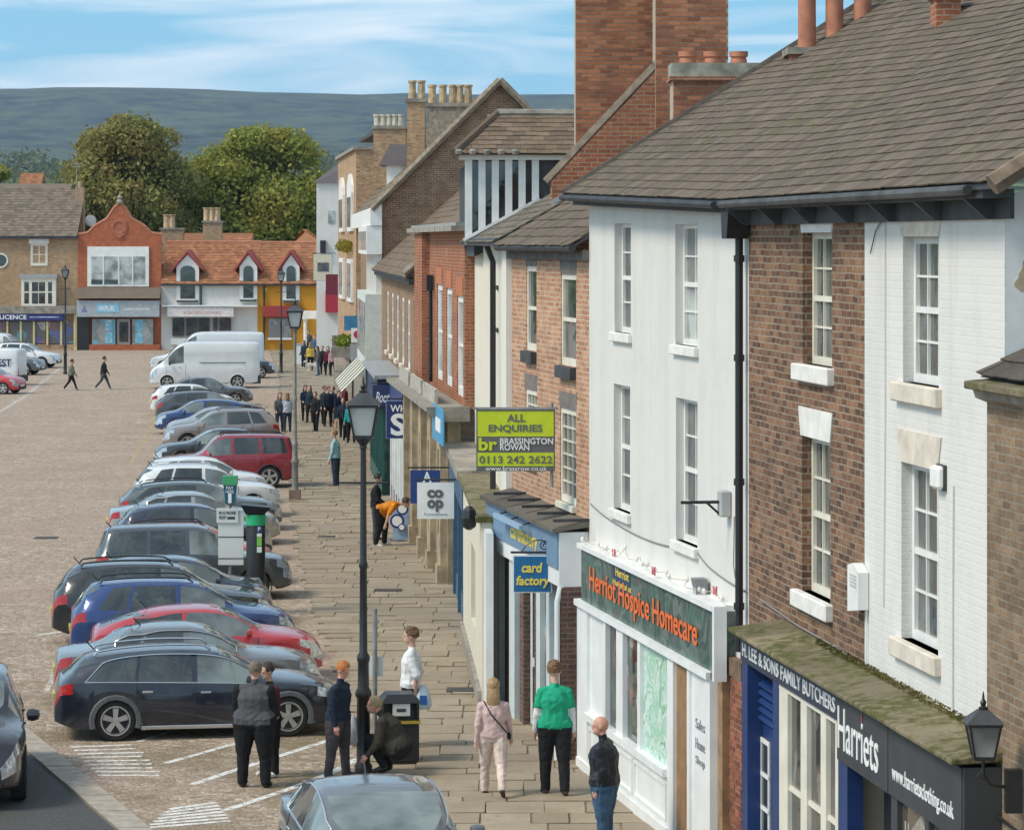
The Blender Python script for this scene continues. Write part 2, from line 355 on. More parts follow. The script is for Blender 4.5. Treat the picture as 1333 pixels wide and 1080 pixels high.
# the hatched box near the kerb
mb = MB()
for i in range(9):
    y = 972 + i * 4.6; x0 = 92 + i * 4.5; x1 = 176 + i * 4.6 + random.uniform(-6, 6)
    p, q = ground(x0, y), ground(x1, y - 3 + i * 0.4); p.z = q.z = .004; stripe(mb, p, q, .12)
for i in range(7):
    y = 1068 - i * 4; p, q = ground(190 + i * 5, y + 9), ground(300 - i * 3, y); p.z = q.z = .004; stripe(mb, p, q, .12)
tag(mb.build('painted_hatching', M_WPAINT, fixn=False), kind='structure')
for x in (34, 96, 136, 178, 10, 56):
    mb = MB(); p = ground(x - 8, 553.5 - x * .02); q = ground(x + 9, 553 - x * .02); p.z = q.z = .004
    stripe(mb, p, q, .7); tag(mb.build('lane_dash', M_WPAINT2, fixn=False), kind='structure')

# ---- iron covers set in the cobbles and flags
for px, py, w_, d_, lab in ((250, 935, .6, .45, 'cover'), (600, 900, .5, .5, 'cover'), (505, 770, .62, .45, 'cover'), (60, 700, .6, .6, 'cover'), (425, 700, .45, .45, 'cover')):
    p = ground(px, py); mb = MB(); mb.box((p.x - w_/2, p.y - d_/2, -.02), (p.x + w_/2, p.y + d_/2, .046 if px > 400 else .012)); co_ = mb.build('iron_cover', plain('rusty iron cover', (.07, .06, .055), .7, .3, var=.3, scale=9)); tag(co_, kind='structure')
# ---- asphalt road with its flat stone edging, lower left
M_ASPH = plain('asphalt', (0.065, 0.062, 0.06), 0.85, var=0.25, scale=14, bump=0.3)
e0, e1, e2 = ground(40, 985), ground(100, 1033), ground(165, 1092)
dirv = (e2 - e0).normalized(); far = e0 - dirv * 14; near = e2 + dirv * 12
road = MB(); road.prism([(far.x, far.y), (near.x, near.y), (near.x - 14, near.y), (far.x - 14, far.y)], -0.2, 0.004, 'z')
tag(road.build('road', M_ASPH), kind='structure')
M_KERB = plain('kerb stone', (0.36, 0.31, 0.255), 0.85, var=0.18, scale=5, bump=0.3)
kerb = MB(); kerb.prism([(far.x + .01, far.y), (near.x + .01, near.y), (near.x + .45, near.y), (far.x + .45, far.y)], -0.15, 0.03, 'z')
kb = tag(kerb.build('kerb', plain('kerb bedding', (0.2, 0.17, 0.13), 0.9)), kind='structure')
n = 26
for i in range(n):
    a = far.lerp(near, i / n); b2 = far.lerp(near, (i + 1) / n - 0.0012); k = MB()
    k.prism([(a.x + .012, a.y), (b2.x + .012, b2.y), (b2.x + .445, b2.y), (a.x + .445, a.y)], 0.0, 0.045 + random.uniform(0, .006), 'z')
    k.build('kerb_stone', M_KERB, kb)

# ---- flagstone pavement along the shops
PAVE_L = [(30, -0.6), (38, -1.6), (45, -2.15), (52, -2.75), (58, -3.4), (70, -4.75), (85, -6.05), (100, -7.2), (125, -9.3), (150, -11.3), (175, -13.2), (222, -17.5)]
PAVE_R = [(30, 5.0), (37, 3.6), (46, 1.7), (53, 0.4), (60, -0.2), (70, -0.6), (85, -2.0), (112, -4.2), (140, -6.3), (182, -9.6), (222, -12.5)]
def lerp_tab(t, y):
    for (a, va), (b, vb) in zip(t[:-1], t[1:]):
        if y <= b: return va + (vb - va) * (y - a) / (b - a)
    return t[-1][1]
def flag_mat():
    m, nt, b = _new('yorkstone flags'); v = objvec(nt, True); gi = nt.nodes.new('ShaderNodeNewGeometry')
    rnd = math_n(nt, 'FRACT', math_n(nt, 'ADD', gi.outputs['Random Per Island'], math_n(nt, 'MULTIPLY', objrand(nt), 9.7)))
    col = mix_n(nt, rnd, (0.29, 0.23, 0.165), (0.385, 0.315, 0.23))
    r2 = math_n(nt, 'FRACT', math_n(nt, 'MULTIPLY', rnd, 17.0))
    col = mix_n(nt, math_n(nt, 'MULTIPLY', math_n(nt, 'GREATER_THAN', r2, 0.85), 0.5), col, (0.26, 0.22, 0.18))
    f = noise_n(nt, v, 1.1, 6, 0.75, 0.40, 0.62); col = mix_n(nt, math_n(nt, 'MULTIPLY', f, 0.6), col, (0.25, 0.195, 0.125))
    f2 = noise_n(nt, v, 9.0, 5, 0.7, 0.5, 0.7); col = mix_n(nt, math_n(nt, 'MULTIPLY', f2, 0.35), col, (0.45, 0.385, 0.295))
    f4 = noise_n(nt, v, 1.9, 4, 0.6, 0.66, 0.72); col = mix_n(nt, math_n(nt, 'MULTIPLY', f4, 0.5), col, (0.16, 0.135, 0.11))
    nt.links.new(col, b.inputs['Base Color']); b.inputs['Roughness'].default_value = 0.8; b.inputs['Specular IOR Level'].default_value = 0.3
    bump_n(nt, b, f2, 0.5, 0.012); return m
M_FLAG = flag_mat()
M_JOINT = plain('mossy joints', (0.23, 0.185, 0.12), 0.95, var=0.4, scale=3)
pv = MB(); poly = [(x + .22, y) for y, x in PAVE_L] + [(x, y) for y, x in reversed(PAVE_R)]
pv.prism(poly, -0.1, 0.008, 'z')
pave = tag(pv.build('pavement', M_JOINT), kind='structure')
y = 33.0; flags = []
rng = random.Random(3)
while y < 221:
    h = rng.choice([.42, .55, .62, .7, .85]) * rng.uniform(.92, 1.08); tilt = rng.uniform(-.012, .012); xl = lerp_tab(PAVE_L, y) + rng.uniform(-.12, .05); xr = lerp_tab(PAVE_R, y); x = xl
    while x < xr:
        w = rng.choice([.45, .6, .8, 1.0, 1.35]) * rng.uniform(.85, 1.15)
        if x + w > xr - .3: w = xr - x
        j = [rng.uniform(0.002, .02) for _ in range(4)]; top = .016 + rng.uniform(0, .022); g = .1 * (x - xl)
        q = [(x + j[0], y + j[1] + g * .3), (x + w - j[2], y + j[1] + (g + .1 * w) * .3), (x + w - j[2], y + h - j[3] + (g + .1 * w) * .3), (x + j[0], y + h - j[3] + g * .3)]
        t4 = [top + rng.uniform(-.008, .008) for _ in range(4)]; q = [(a + rng.uniform(-.012, .012), b + rng.uniform(-.015, .015)) for a, b in q]
        flags.append(([(a, b, -.02) for a, b in q] + [(a, b, t) for (a, b), t in zip(q, t4)], y)); x += w
    y += h
rest = MB()
BF = [(4,5,6,7),(0,1,5,4),(1,2,6,5),(2,3,7,6),(3,0,4,7)]
single = 0
for vs, yy in flags:
    inview = any(0 < CX + FPX * v[0] / v[1] < 1333 for v in vs) and yy > 39.5
    if inview and single < 290:
        k = MB(); k.add(vs, BF); k.build('flagstone', M_FLAG, pave, fixn=False); single += 1
    else: rest.add(vs, BF)
tag(rest.build('flagstones', M_FLAG, pave, fixn=False), kind='stuff')

# ---- hills and farmland behind the town
def hill_mat():
    m, nt, b = _new('hill woods and fields'); v = objvec(nt, True)
    f = noise_n(nt, v, 0.0032, 5, 0.6, 0.47, 0.51); s = nt.nodes.new('ShaderNodeSeparateXYZ'); nt.links.new(v, s.inputs[0])
    low = nt.nodes.new('ShaderNodeMapRange'); low.inputs[1].default_value = 60; low.inputs[2].default_value = 190; low.inputs[3].default_value = 1; low.inputs[4].default_value = 0.16; nt.links.new(s.outputs[2], low.inputs[0])
    top = nt.nodes.new('ShaderNodeMapRange'); top.inputs[1].default_value = 372; top.inputs[2].default_value = 395; nt.links.new(s.outputs[2], top.inputs[0])
    wood = mix_n(nt, noise_n(nt, v, 0.012, 6, .7, .42, .6), (0.012, 0.020, 0.012), (0.075, 0.095, 0.035))
    field = mix_n(nt, noise_n(nt, v, 0.0016, 2, 0.4, 0.45, 0.55), (0.10, 0.155, 0.05), (0.17, 0.19, 0.075))
    amt = math_n(nt, 'MAXIMUM', math_n(nt, 'MULTIPLY', f, low.outputs[0]), math_n(nt, 'MULTIPLY', top.outputs[0], 0.25))
    nt.links.new(mix_n(nt, amt, wood, field), b.inputs['Base Color']); b.inputs['Roughness'].default_value = 1.0; b.inputs['Specular IOR Level'].default_value = 0.0
    return m
def hz(x, y):
    prof = [(250, -2), (400, 1), (1200, 12), (2500, 58), (4000, 105), (5600, 150), (6600, 215), (7300, 330), (7900, 392), (8600, 402), (9500, 396), (14000, 380)]
    z = prof[-1][1]
    for (a, va), (b, vb) in zip(prof[:-1], prof[1:]):
        if y <= b: z = va + (vb - va) * max(0, (y - a)) / (b - a); break
    k = min(1, max(0, (y - 600) / 4000))
    z += k * (9 * math.sin(x * .0021 + y * .0013) + 6 * math.sin(x * .0047 - y * .002 + 1.3)) * (1 if y < 7600 else .35)
    if y > 7000: z += 10 * math.exp(-((x + 1150) / 260) ** 2) - 8 * math.exp(-((x + 500) / 500) ** 2)
    return z
hm = MB(); xs = [-6500 + i * 130 for i in range(101)]
ys = [250, 400, 700, 1000] + [1300 + i * 150 for i in range(56)] + [10500, 14000]
for yy in ys:
    for xx in xs: hm.v.append((xx * (1.0 if yy < 10000 else 1.6), yy, hz(xx, yy) + (random.uniform(0, 9) if 5600 < yy < 9000 else 0)))
nx = len(xs)
for j in range(len(ys) - 1):
    for i in range(nx - 1): hm.f.append((j*nx+i, j*nx+i+1, (j+1)*nx+i+1, (j+1)*nx+i)); hm.mi.append(0)
hills = tag(hm.build('hills', hill_mat(), smooth=True, fixn=False), kind='structure')

# ---- foliage
def leaf_mat(name, c1, c2, c3):
    m, nt, b = _new(name); v = objvec(nt, True); gi = nt.nodes.new('ShaderNodeNewGeometry')
    col = mix_n(nt, gi.outputs['Random Per Island'], c1, c2)
    col = mix_n(nt, math_n(nt, 'MULTIPLY', noise_n(nt, v, 0.35, 4, 0.6, 0.45, 0.65), 0.7), col, c3)
    nt.links.new(col, b.inputs['Base Color']); b.inputs['Roughness'].default_value = 0.7; b.inputs['Specular IOR Level'].default_value = 0.2
    tr = nt.nodes.new('ShaderNodeBsdfTranslucent'); nt.links.new(col, tr.inputs[0]); mx = nt.nodes.new('ShaderNodeMixShader'); mx.inputs[0].default_value = 0.38
    nt.links.new(b.outputs[0], mx.inputs[1]); nt.links.new(tr.outputs[0], mx.inputs[2]); nt.links.new(mx.outputs[0], nt.nodes['Material Output'].inputs[0])
    return m
def leaf_cloud(blobs, n, size, seed, flat=0.6):
    """leaf clumps scattered through ellipsoids (cx,cy,cz,rx,ry,rz)"""
    rg = np.random.default_rng(seed); B = np.array(blobs); w = (B[:, 3] * B[:, 5]); w = w / w.sum()
    k = rg.choice(len(B), n, p=w); d = rg.normal(size=(n, 3)); d /= np.linalg.norm(d, axis=1)[:, None]
    r = rg.uniform(.45, 1.0, n) ** .5; r *= 1 + .15 * rg.normal(size=n)
    c = B[k, :3] + d * B[k, 3:] * r[:, None]
    nrm = d * .7 + rg.normal(size=(n, 3)) * .6; nrm /= np.linalg.norm(nrm, axis=1)[:, None]
    t = np.cross(nrm, rg.normal(size=(n, 3))); t /= np.linalg.norm(t, axis=1)[:, None]; b = np.cross(nrm, t)
    s = size * rg.uniform(.5, 1.3, n)[:, None]
    q = np.stack([c - t*s, c + b*s*flat + nrm*s*.25, c + t*s, c - b*s*flat + nrm*s*.2], 1).reshape(-1, 3)
    me = bpy.data.meshes.new('crown'); f = np.arange(4 * n).reshape(-1, 4)
    me.from_pydata(q.tolist(), [], f.tolist()); return me
M_BARK = plain('bark', (0.10, 0.075, 0.05), 0.9, var=0.3, scale=4)
def tree(label, base, trunk_h, blobs, n, size, seed, mat, lean=0):
    t = thing('broadleaf_tree', label, 'tree', base, 0, 'trees behind the far terrace')
    mb = MB(); zt = max(b[2] for b in blobs); mb.tube([(0, 0, -.3), (lean*.3, 0, trunk_h*.5), (lean, 0, trunk_h), (lean*1.2, .2, zt)], [.55, .45, .36, .08], 9)
    rg = random.Random(seed)
    for b in blobs:
        s = rg.uniform(.4, 1.0) * trunk_h; mb.tube([(lean*s/trunk_h, 0, s), ((b[0]+lean)*.55, b[1]*.5, (s + b[2]) * .52), (b[0], b[1], b[2])], [.22, .14, .05], 6)
    mb.build('trunk', M_BARK, t, smooth=True)
    me = leaf_cloud(blobs, n, size, seed); me.materials.append(mat); link('crown', me, t); return t
def crown_blobs(rx, ry, z0, z1, n, seed, rmin, rmax, shape):
    rg = random.Random(seed); out = []
    while len(out) < n:
        u = rg.uniform(0, 1); z = z0 + (z1 - z0) * u; rr = shape(u); a = rg.uniform(0, 2*math.pi); k = math.sqrt(rg.uniform(.05, 1))
        r = rg.uniform(rmin, rmax) * (0.7 + 0.5 * rr)
        out.append((rx * rr * k * math.cos(a) * .86, ry * rr * k * math.sin(a) * .86, z - r * .3, r, r, r * rg.uniform(.55, .8)))
    return out
ML1 = leaf_mat('autumn green leaves', (0.17, 0.18, 0.055), (0.38, 0.35, 0.12), (0.40, 0.29, 0.10))
ML2 = leaf_mat('bright green leaves', (0.18, 0.22, 0.045), (0.44, 0.44, 0.11), (0.47, 0.38, 0.09))
ML3 = leaf_mat('dark hedge leaves', (0.07, 0.09, 0.03), (0.19, 0.21, 0.065), (0.13, 0.14, 0.05))
D1 = 268.0
b1 = at(166, 400, D1)
tree('tall loose olive green tree behind the red gabled shop', (b1.x, D1, 0), 8, [(0, 0, 10.5, 4.7, 4.5, 6.2)] + crown_blobs(5.5, 4.6, 4.5, 18.7, 60, 11, 1.3, 2.1, lambda u: (0.8 + .25*math.sin(u*2.6)) if u < .6 else max(.3, .98*math.sqrt(max(.02, 1.05-((u-.55)/.47)**2)))), 46000, .23, 5, ML1)
b2 = at(333, 400, D1 + 8)
tree('broad rounded yellow green tree behind the pantiled shops', (b2.x, D1 + 8, 0), 7, [(0, 0, 9.0, 8.0, 5.5, 6.8)] + crown_blobs(9.2, 6, 4.0, 17.7, 100, 23, 1.5, 2.3, lambda u: math.sqrt(max(.05, 1 - (max(0, u - .38) / .66) ** 2))), 72000, .23, 8, ML2)
b3 = at(-14, 400, 330)
tree('small yellow green tree at the left edge behind the slate roof', (b3.x, 330, 0), 5, crown_blobs(3.2, 3, 5, 16, 16, 31, 1.1, 1.7, lambda u: math.sin(.5 + u * 2.4)), 7000, .34, 9, ML2)
# hedge-like shrubbery between the trees and the roofs
hb = []
rg = random.Random(5)
for i in range(46):
    px = rg.uniform(90, 470); d = rg.uniform(240, 262); p = at(px, 315, d); hb.append((p.x, d, rg.uniform(2, 6.0), rg.uniform(1.6, 2.6), 1.8, rg.uniform(1.4, 2.2)))
me = leaf_cloud(hb, 15000, .30, 77); me.materials.append(ML3)
tag(link('shrubbery', me), 'dark green shrubbery filling the gap below the big trees', 'shrubbery', kind='stuff')
# far woods and hedgerows on the rising ground
wb = []
for i in range(250):
    px = rg.uniform(-60, 760); d = rg.uniform(700, 3600); x = (px - CX) * d / FPX; r = rg.uniform(5, 13) * (1 + d / 4000)
    if math.sin(x * .013 + d * .006) + rg.uniform(-.4, .4) < .05: continue
    wb.append((x, d, hz(x, d) + r * .3, r * 1.5, r * 1.4, r * .75))
me = leaf_cloud(wb, 26000, 2.6, 78); me.materials.append(ML3)
tag(link('far_woodland', me), 'far dark woods and hedgerows on the rising fields below the hills', 'woodland', kind='stuff')
# ================================================================== BUILDINGS: toolkit
class Bld:
    """a facade frame: local x runs along the front away from the camera, y points out to the street, z up"""
    def __init__(s, name, label, near, far, cat='building', group=None, rz=None):
        s.O = Vector((near[0], near[1], 0)); f = Vector((far[0], far[1], 0)); s.L = (f - s.O).length; s.U = (f - s.O).normalized()
        s.rz = math.atan2(s.U.y, s.U.x); s.Y = Vector((-s.U.y, s.U.x, 0)); s.t = thing(name, label, cat, s.O, s.rz, group)
    def p(s, px, py, y=0.0):
        d = Vector(((px - CX) / FPX, 1, -(py - YH) / FPX)); c = Vector((0, 0, CAM_H)) - s.O
        k = (y - c.dot(s.Y)) / d.dot(s.Y); q = c + d * k; return q.dot(s.U), q.z
    def q(s, px, py, x=0.0):
        d = Vector(((px - CX) / FPX, 1, -(py - YH) / FPX)); c = Vector((0, 0, CAM_H)) - s.O
        k = (x - c.dot(s.U)) / d.dot(s.U); q = c + d * k; return q.dot(s.Y), q.z
    def w(s, x, y, z): return s.O + s.U * x + s.Y * y + Vector((0, 0, z))
    def at(s, name, label, cat, x, y, z, group=None): return thing(name, label, cat, s.w(x, y, z), s.rz, group)
def wall(par, mat, x0, x1, z0, z1, ops=(), y=0.0, depth=0.16, name='wall', ends=True, thick=0.3, topfn=None):
    """front face with real openings and their reveals; ops = (xa, xb, za, zb)"""
    mb = MB(); xs = sorted({x0, x1, *[v for o in ops for v in o[:2]]}); zs = sorted({z0, z1, *[v for o in ops for v in o[2:4]]})
    xs = [v for v in xs if x0 <= v <= x1]; zs = [v for v in zs if z0 <= v <= z1]
    for a, b in zip(xs[:-1], xs[1:]):
        for c, d in zip(zs[:-1], zs[1:]):
            mx, mz = (a + b) / 2, (c + d) / 2
            if any(o[0] < mx < o[1] and o[2] < mz < o[3] for o in ops): continue
            mb.add([(a, y, c), (b, y, c), (b, y, d), (a, y, d)], [(3, 2, 1, 0)])
    for a, b, c, d in [o[:4] for o in ops]:
        e = y - depth
        mb.add([(a,y,c),(b,y,c),(b,y,d),(a,y,d),(a,e,c),(b,e,c),(b,e,d),(a,e,d)], [(0,1,5,4),(1,2,6,5),(2,3,7,6),(3,0,4,7)])
    if ends:
        t = y - thick
        mb.add([(x0,y,z0),(x0,t,z0),(x0,t,z1),(x0,y,z1)], [(0,1,2,3)]); mb.add([(x1,y,z0),(x1,t,z0),(x1,t,z1),(x1,y,z1)], [(3,2,1,0)])
        mb.add([(x0,y,z1),(x1,y,z1),(x1,t,z1),(x0,t,z1)], [(0,1,2,3)])
    return mb.build(name, mat, par, fixn=False)
def window(par, xa, xb, za, zb, y, fm, gm, cols=2, rows=4, fr=0.07, bar=0.022, rail=True, panes=True, arch=False, name='window'):
    f = MB(); w = xb - xa; h = zb - za; Y0, Y1 = y - .05, y + .03
    f.box((xa, Y0, za), (xa + fr, Y1, zb)); f.box((xb - fr, Y0, za), (xb, Y1, zb)); f.box((xa + fr, Y0, zb - fr), (xb - fr, Y1, zb)); f.box((xa + fr, Y0, za), (xb - fr, Y1, za + fr * 1.25))
    mid = za + h * .5
    if rail: f.box((xa + fr, Y0, mid - .03), (xb - fr, Y1 - .005, mid + .03))
    ix0, ix1, iz0, iz1 = xa + fr, xb - fr, za + fr * 1.25, zb - fr
    for i in range(1, cols):
        x = ix0 + (ix1 - ix0) * i / cols; f.box((x - bar / 2, Y0, iz0), (x + bar / 2, Y1 - .012, iz1))
    for j in range(1, rows):
        if rail and rows % 2 == 0 and j == rows // 2: continue
        z = iz0 + (iz1 - iz0) * j / rows; f.box((ix0, Y0, z - bar / 2), (ix1, Y1 - .014, z + bar / 2))
    o = f.build(name, fm, par)
    if panes:
        for i in range(cols):
            for j in range(rows):
                a, b = ix0 + (ix1 - ix0) * i / cols, ix0 + (ix1 - ix0) * (i + 1) / cols; c, d = iz0 + (iz1 - iz0) * j / rows, iz0 + (iz1 - iz0) * (j + 1) / rows
                t = random.uniform(-.004, .004)
                MB().hexa([(a, Y0-.02, c), (b, Y0-.02, c), (b, y-.012 + t, c), (a, y-.012 - t, c), (a, Y0-.02, d), (b, Y0-.02, d), (b, y-.012 - t, d), (a, y-.012 + t, d)]).build('pane', gm, o)
    else: MB().box((ix0, Y0 - .02, iz0), (ix1, y - .012, iz1)).build('pane', gm, o)
    return o
def slates(par, O, U, V, lu, lv, w, e, mat, keep=0, name='slate', seed=1, frame=None, thick=0.014, jit=1.0, skip=None):
    """overlapping slates on a roof plane: corner O, unit vectors U along the eave and V up the slope"""
    O, U, V = Vector(O), Vector(U).normalized(), Vector(V).normalized(); N = U.cross(V)
    if N.z < 0: N = -N
    rg = random.Random(seed); rows = int(lv / e); items = []
    for r in range(rows + 1):
        off = (w / 2 if r % 2 else 0); n = int(lu / w) + 1
        for i in range(-1, n + 1):
            a = i * w + off; b = a + w - .006
            a, b = max(a, 0), min(b, lu)
            if b - a < .04: continue
            if skip and skip((a + b) / 2, r * e): continue
            items.append((a, b, r * e + rg.uniform(-.012, .012) * jit, rg.uniform(0, .012) * jit, rg.uniform(-.01, .01) * jit))
    def verts(it):
        a, b, s, lift, sk = it; t = e * 1.5
        lo, hi = .022 + lift, .004
        P = lambda u, v, h: O + U * u + V * v + N * h
        s2 = min(s + t, lv + .02)
        return [P(a, s + sk, lo - thick), P(b, s - sk, lo - thick), P(b, s2, hi - thick), P(a, s2, hi - thick), P(a, s + sk, lo), P(b, s - sk, lo), P(b, s2, hi), P(a, s2, hi)]
    F = [(4,5,6,7),(0,1,5,4),(1,2,6,5),(3,0,4,7)]
    order = list(range(len(items)))
    if keep and frame:
        def key(i):
            v = verts(items[i])[4]; p = frame.w(*v); ppx = CX + FPX * p.x / p.y; ppy = YH - FPX * (p.z - CAM_H) / p.y
            return p.y if (-10 < ppx < 1340 and -5 < ppy) else 1e6
        order.sort(key=key)
    mb = MB()
    for k, i in enumerate(order):
        if k < keep: MB().add(verts(items[i]), F).build(name, mat, par, fixn=False)
        else: mb.add(verts(items[i]), F)
    if mb.v: tag(mb.build(name + 's', mat, par, fixn=False), kind='stuff')
def bricks(par, O, U, W, lu, h, mat, N, bw=0.225, bh=0.075, j=0.016, proud=0.012, cap=300, seed=2):
    """single bricks standing proud of their mortar bed: corner O, U along, Z up, N out"""
    O, U, N = Vector(O), Vector(U).normalized(), Vector(N).normalized(); rg = random.Random(seed); n = 0; rest = MB(); Z = Vector((0, 0, 1))
    for r in range(int(h / bh)):
        x = -(bw / 2 if r % 2 else 0)
        while x < lu - .02:
            a, b = max(x, 0) + j / 2, min(x + bw, lu) - j / 2; z0, z1 = r * bh + j / 2, (r + 1) * bh - j / 2; p = proud + rg.uniform(-.003, .004)
            if b - a > .03:
                v = [O + U*a + Z*z0, O + U*b + Z*z0, O + U*b + Z*z0 + N*p, O + U*a + Z*z0 + N*p, O + U*a + Z*z1, O + U*b + Z*z1, O + U*b + Z*z1 + N*p, O + U*a + Z*z1 + N*p]
                if n < cap: MB().hexa(v).build('brick', mat, par); n += 1
                else: rest.hexa(v)
            x += bw
    if rest.v: tag(rest.build('bricks', mat, par), kind='stuff')
def pot(mb, x, y, z, r=.13, h=.5, n=12): mb.lathe([(r * .95, z), (r, z + .02), (r * .92, z + .08), (r * .85, z + h - .09), (r * 1.08, z + h - .08), (r * 1.08, z + h), (r * .8, z + h), (r * .75, z + h - .2)], (x, y, 0), n)
def single_brick_mat(name, c1, c2):
    if name in MATS: return MATS[name]
    m, nt, b = _new(name); gi = nt.nodes.new('ShaderNodeNewGeometry'); v = objvec(nt, True)
    r = math_n(nt, 'FRACT', math_n(nt, 'ADD', math_n(nt, 'MULTIPLY', objrand(nt), 5.7), gi.outputs['Random Per Island']))
    col = mix_n(nt, r, c1, c2); col = mix_n(nt, math_n(nt, 'MULTIPLY', noise_n(nt, v, 1.6, 6, 0.7, 0.5, 0.7), 0.5), col, (0.09, 0.06, 0.045))
    col = mix_n(nt, math_n(nt, 'MULTIPLY', noise_n(nt, v, 14, 4, 0.7, 0.5, 0.75), 0.2), col, (0.42, 0.22, 0.15))
    nt.links.new(col, b.inputs['Base Color']); b.inputs['Roughness'].default_value = 0.92; b.inputs['Specular IOR Level'].default_value = 0.2
    MATS[name] = m; return m

# ------------------------------------------------------------------ palette
M_WHITE = render_wall('white render', (0.70, 0.675, 0.635), amt=0.45)
M_WBRICK = render_wall('white painted brick', (0.71, 0.685, 0.65), amt=0.5, brick_relief=0.16)
M_CREAM = render_wall('cream render', (0.74, 0.68, 0.56), amt=0.3)
M_WOODW = plain('white gloss woodwork', (0.80, 0.79, 0.76), 0.45, var=0.06, scale=3)
M_WOODC = plain('cream woodwork', (0.74, 0.69, 0.58), 0.5, var=0.08, scale=3)
M_STONE = plain('pale stone dressing', (0.66, 0.58, 0.49), 0.85, var=0.14, scale=4, bump=0.2)
M_STONEW = plain('white painted stone', (0.76, 0.73, 0.68), 0.8, var=0.1, scale=4, bump=0.2)
M_SAND = plain('sandstone', (0.36, 0.285, 0.19), 0.9, var=0.3, scale=3, bump=0.3)
M_BR1 = brick('dark brown brick', (0.17, 0.075, 0.042), (0.35, 0.18, 0.10), (0.34, 0.265, 0.195), dirtamt=0.4, third=(0.085, 0.045, 0.032))
M_BR0 = brick('buff brown brick', (0.24, 0.155, 0.095), (0.33, 0.22, 0.135), (0.30, 0.25, 0.19), dirtamt=0.45)
M_BR3 = brick('rose brown brick', (0.52, 0.25, 0.14), (0.63, 0.35, 0.21), (0.64, 0.50, 0.37), dirtamt=0.2, third=(0.36, 0.18, 0.12))
M_BRRED = brick('red brick', (0.38, 0.105, 0.05), (0.46, 0.155, 0.07), (0.42, 0.29, 0.20), dirtamt=0.3)
M_BRGAB = brick('brown gable brick', (0.27, 0.145, 0.08), (0.36, 0.205, 0.115), (0.47, 0.37, 0.26), dirtamt=0.3)
M_BROR = brick('orange rubble brick', (0.50, 0.28, 0.15), (0.60, 0.38, 0.21), (0.52, 0.42, 0.29), dirtamt=0.25, third=(0.28, 0.16, 0.10))
M_BRLEFT = brick('ochre brick', (0.50, 0.29, 0.155), (0.58, 0.36, 0.20), (0.46, 0.36, 0.25), dirtamt=0.25)
M_BRPLUM = brick('plum brick', (0.13, 0.065, 0.055), (0.18, 0.095, 0.075), (0.22, 0.17, 0.14), dirtamt=0.3)
M_MORT = plain('lime mortar', (0.44, 0.36, 0.28), 0.95, var=0.2, scale=8)
M_SBR = single_brick_mat('orange red bricks', (0.24, 0.085, 0.045), (0.47, 0.19, 0.095))
M_SBRD = single_brick_mat('dark red bricks', (0.17, 0.065, 0.045), (0.36, 0.13, 0.075))
M_SLATE = slate_mat('stone grey slates', (0.15, 0.112, 0.082), mossamt=1.5, pale=.35, lo=.49)
M_SLATEM = slate_mat('mossy slates', (0.20, 0.165, 0.125), moss=(0.13, 0.12, 0.03), mossamt=1.0)
M_TILEB = slate_mat('brown clay tiles', (0.19, 0.13, 0.088), mossamt=0.8, lo=.48)
M_PANT = slate_mat('orange pantiles', (0.36, 0.155, 0.075), mossamt=0.3, pale=0.15)
M_PANTB = slate_mat('brown pantiles', (0.20, 0.155, 0.115), moss=(0.14, 0.12, 0.06), mossamt=0.7)
M_LEAD = plain('lead flashing', (0.36, 0.37, 0.38), 0.6, 0.2, var=0.2, scale=5)
M_BLACK = plain('black ironwork', (0.018, 0.018, 0.02), 0.4, 0.0, var=0.2, scale=9)
M_GUT = plain('dark gutter paint', (0.035, 0.036, 0.04), 0.6, 0.0, var=0.3, scale=3)
M_GREYD = plain('dark grey timber', (0.05, 0.052, 0.056), 0.65, 0.0, var=0.3, scale=4)
M_GLASS = glass_mat('old window glass', (0.10, 0.105, 0.10))
M_GLASSD = glass_mat('dark shop glass', (0.035, 0.04, 0.038), 0.04)
M_GLASSL = glass_mat('glass over pale blinds', (0.34, 0.35, 0.34), 0.1)
M_TERRA = plain('terracotta', (0.42, 0.17, 0.10), 0.8, var=0.2, scale=4)
M_TERRAB = plain('buff terracotta', (0.48, 0.34, 0.20), 0.85, var=0.3, scale=4)
M_MOSSL = slate_mat('mossy ledge', (0.22, 0.18, 0.115), moss=(0.085, 0.085, 0.02), mossamt=1.6, pale=0.5, lo=.42)
M_CONC = plain('weathered concrete', (0.28, 0.25, 0.21), 0.9, var=0.3, scale=3, bump=0.3)
M_CABLE = plain('grey cable', (0.22, 0.21, 0.2), 0.7, var=0)
def cable(par, pts, r=.012, mat=None, name='cable', sag=0.0):
    pts = [Vector(p) for p in pts]; out = []
    for a, b in zip(pts[:-1], pts[1:]):
        for i in range(8):
            t = i / 8; q = a.lerp(b, t); q.z -= sag * 4 * t * (1 - t); out.append(q)
    out.append(pts[-1]); return MB().tube(out, r, 5).build(name, mat or M_CABLE, par, smooth=True)

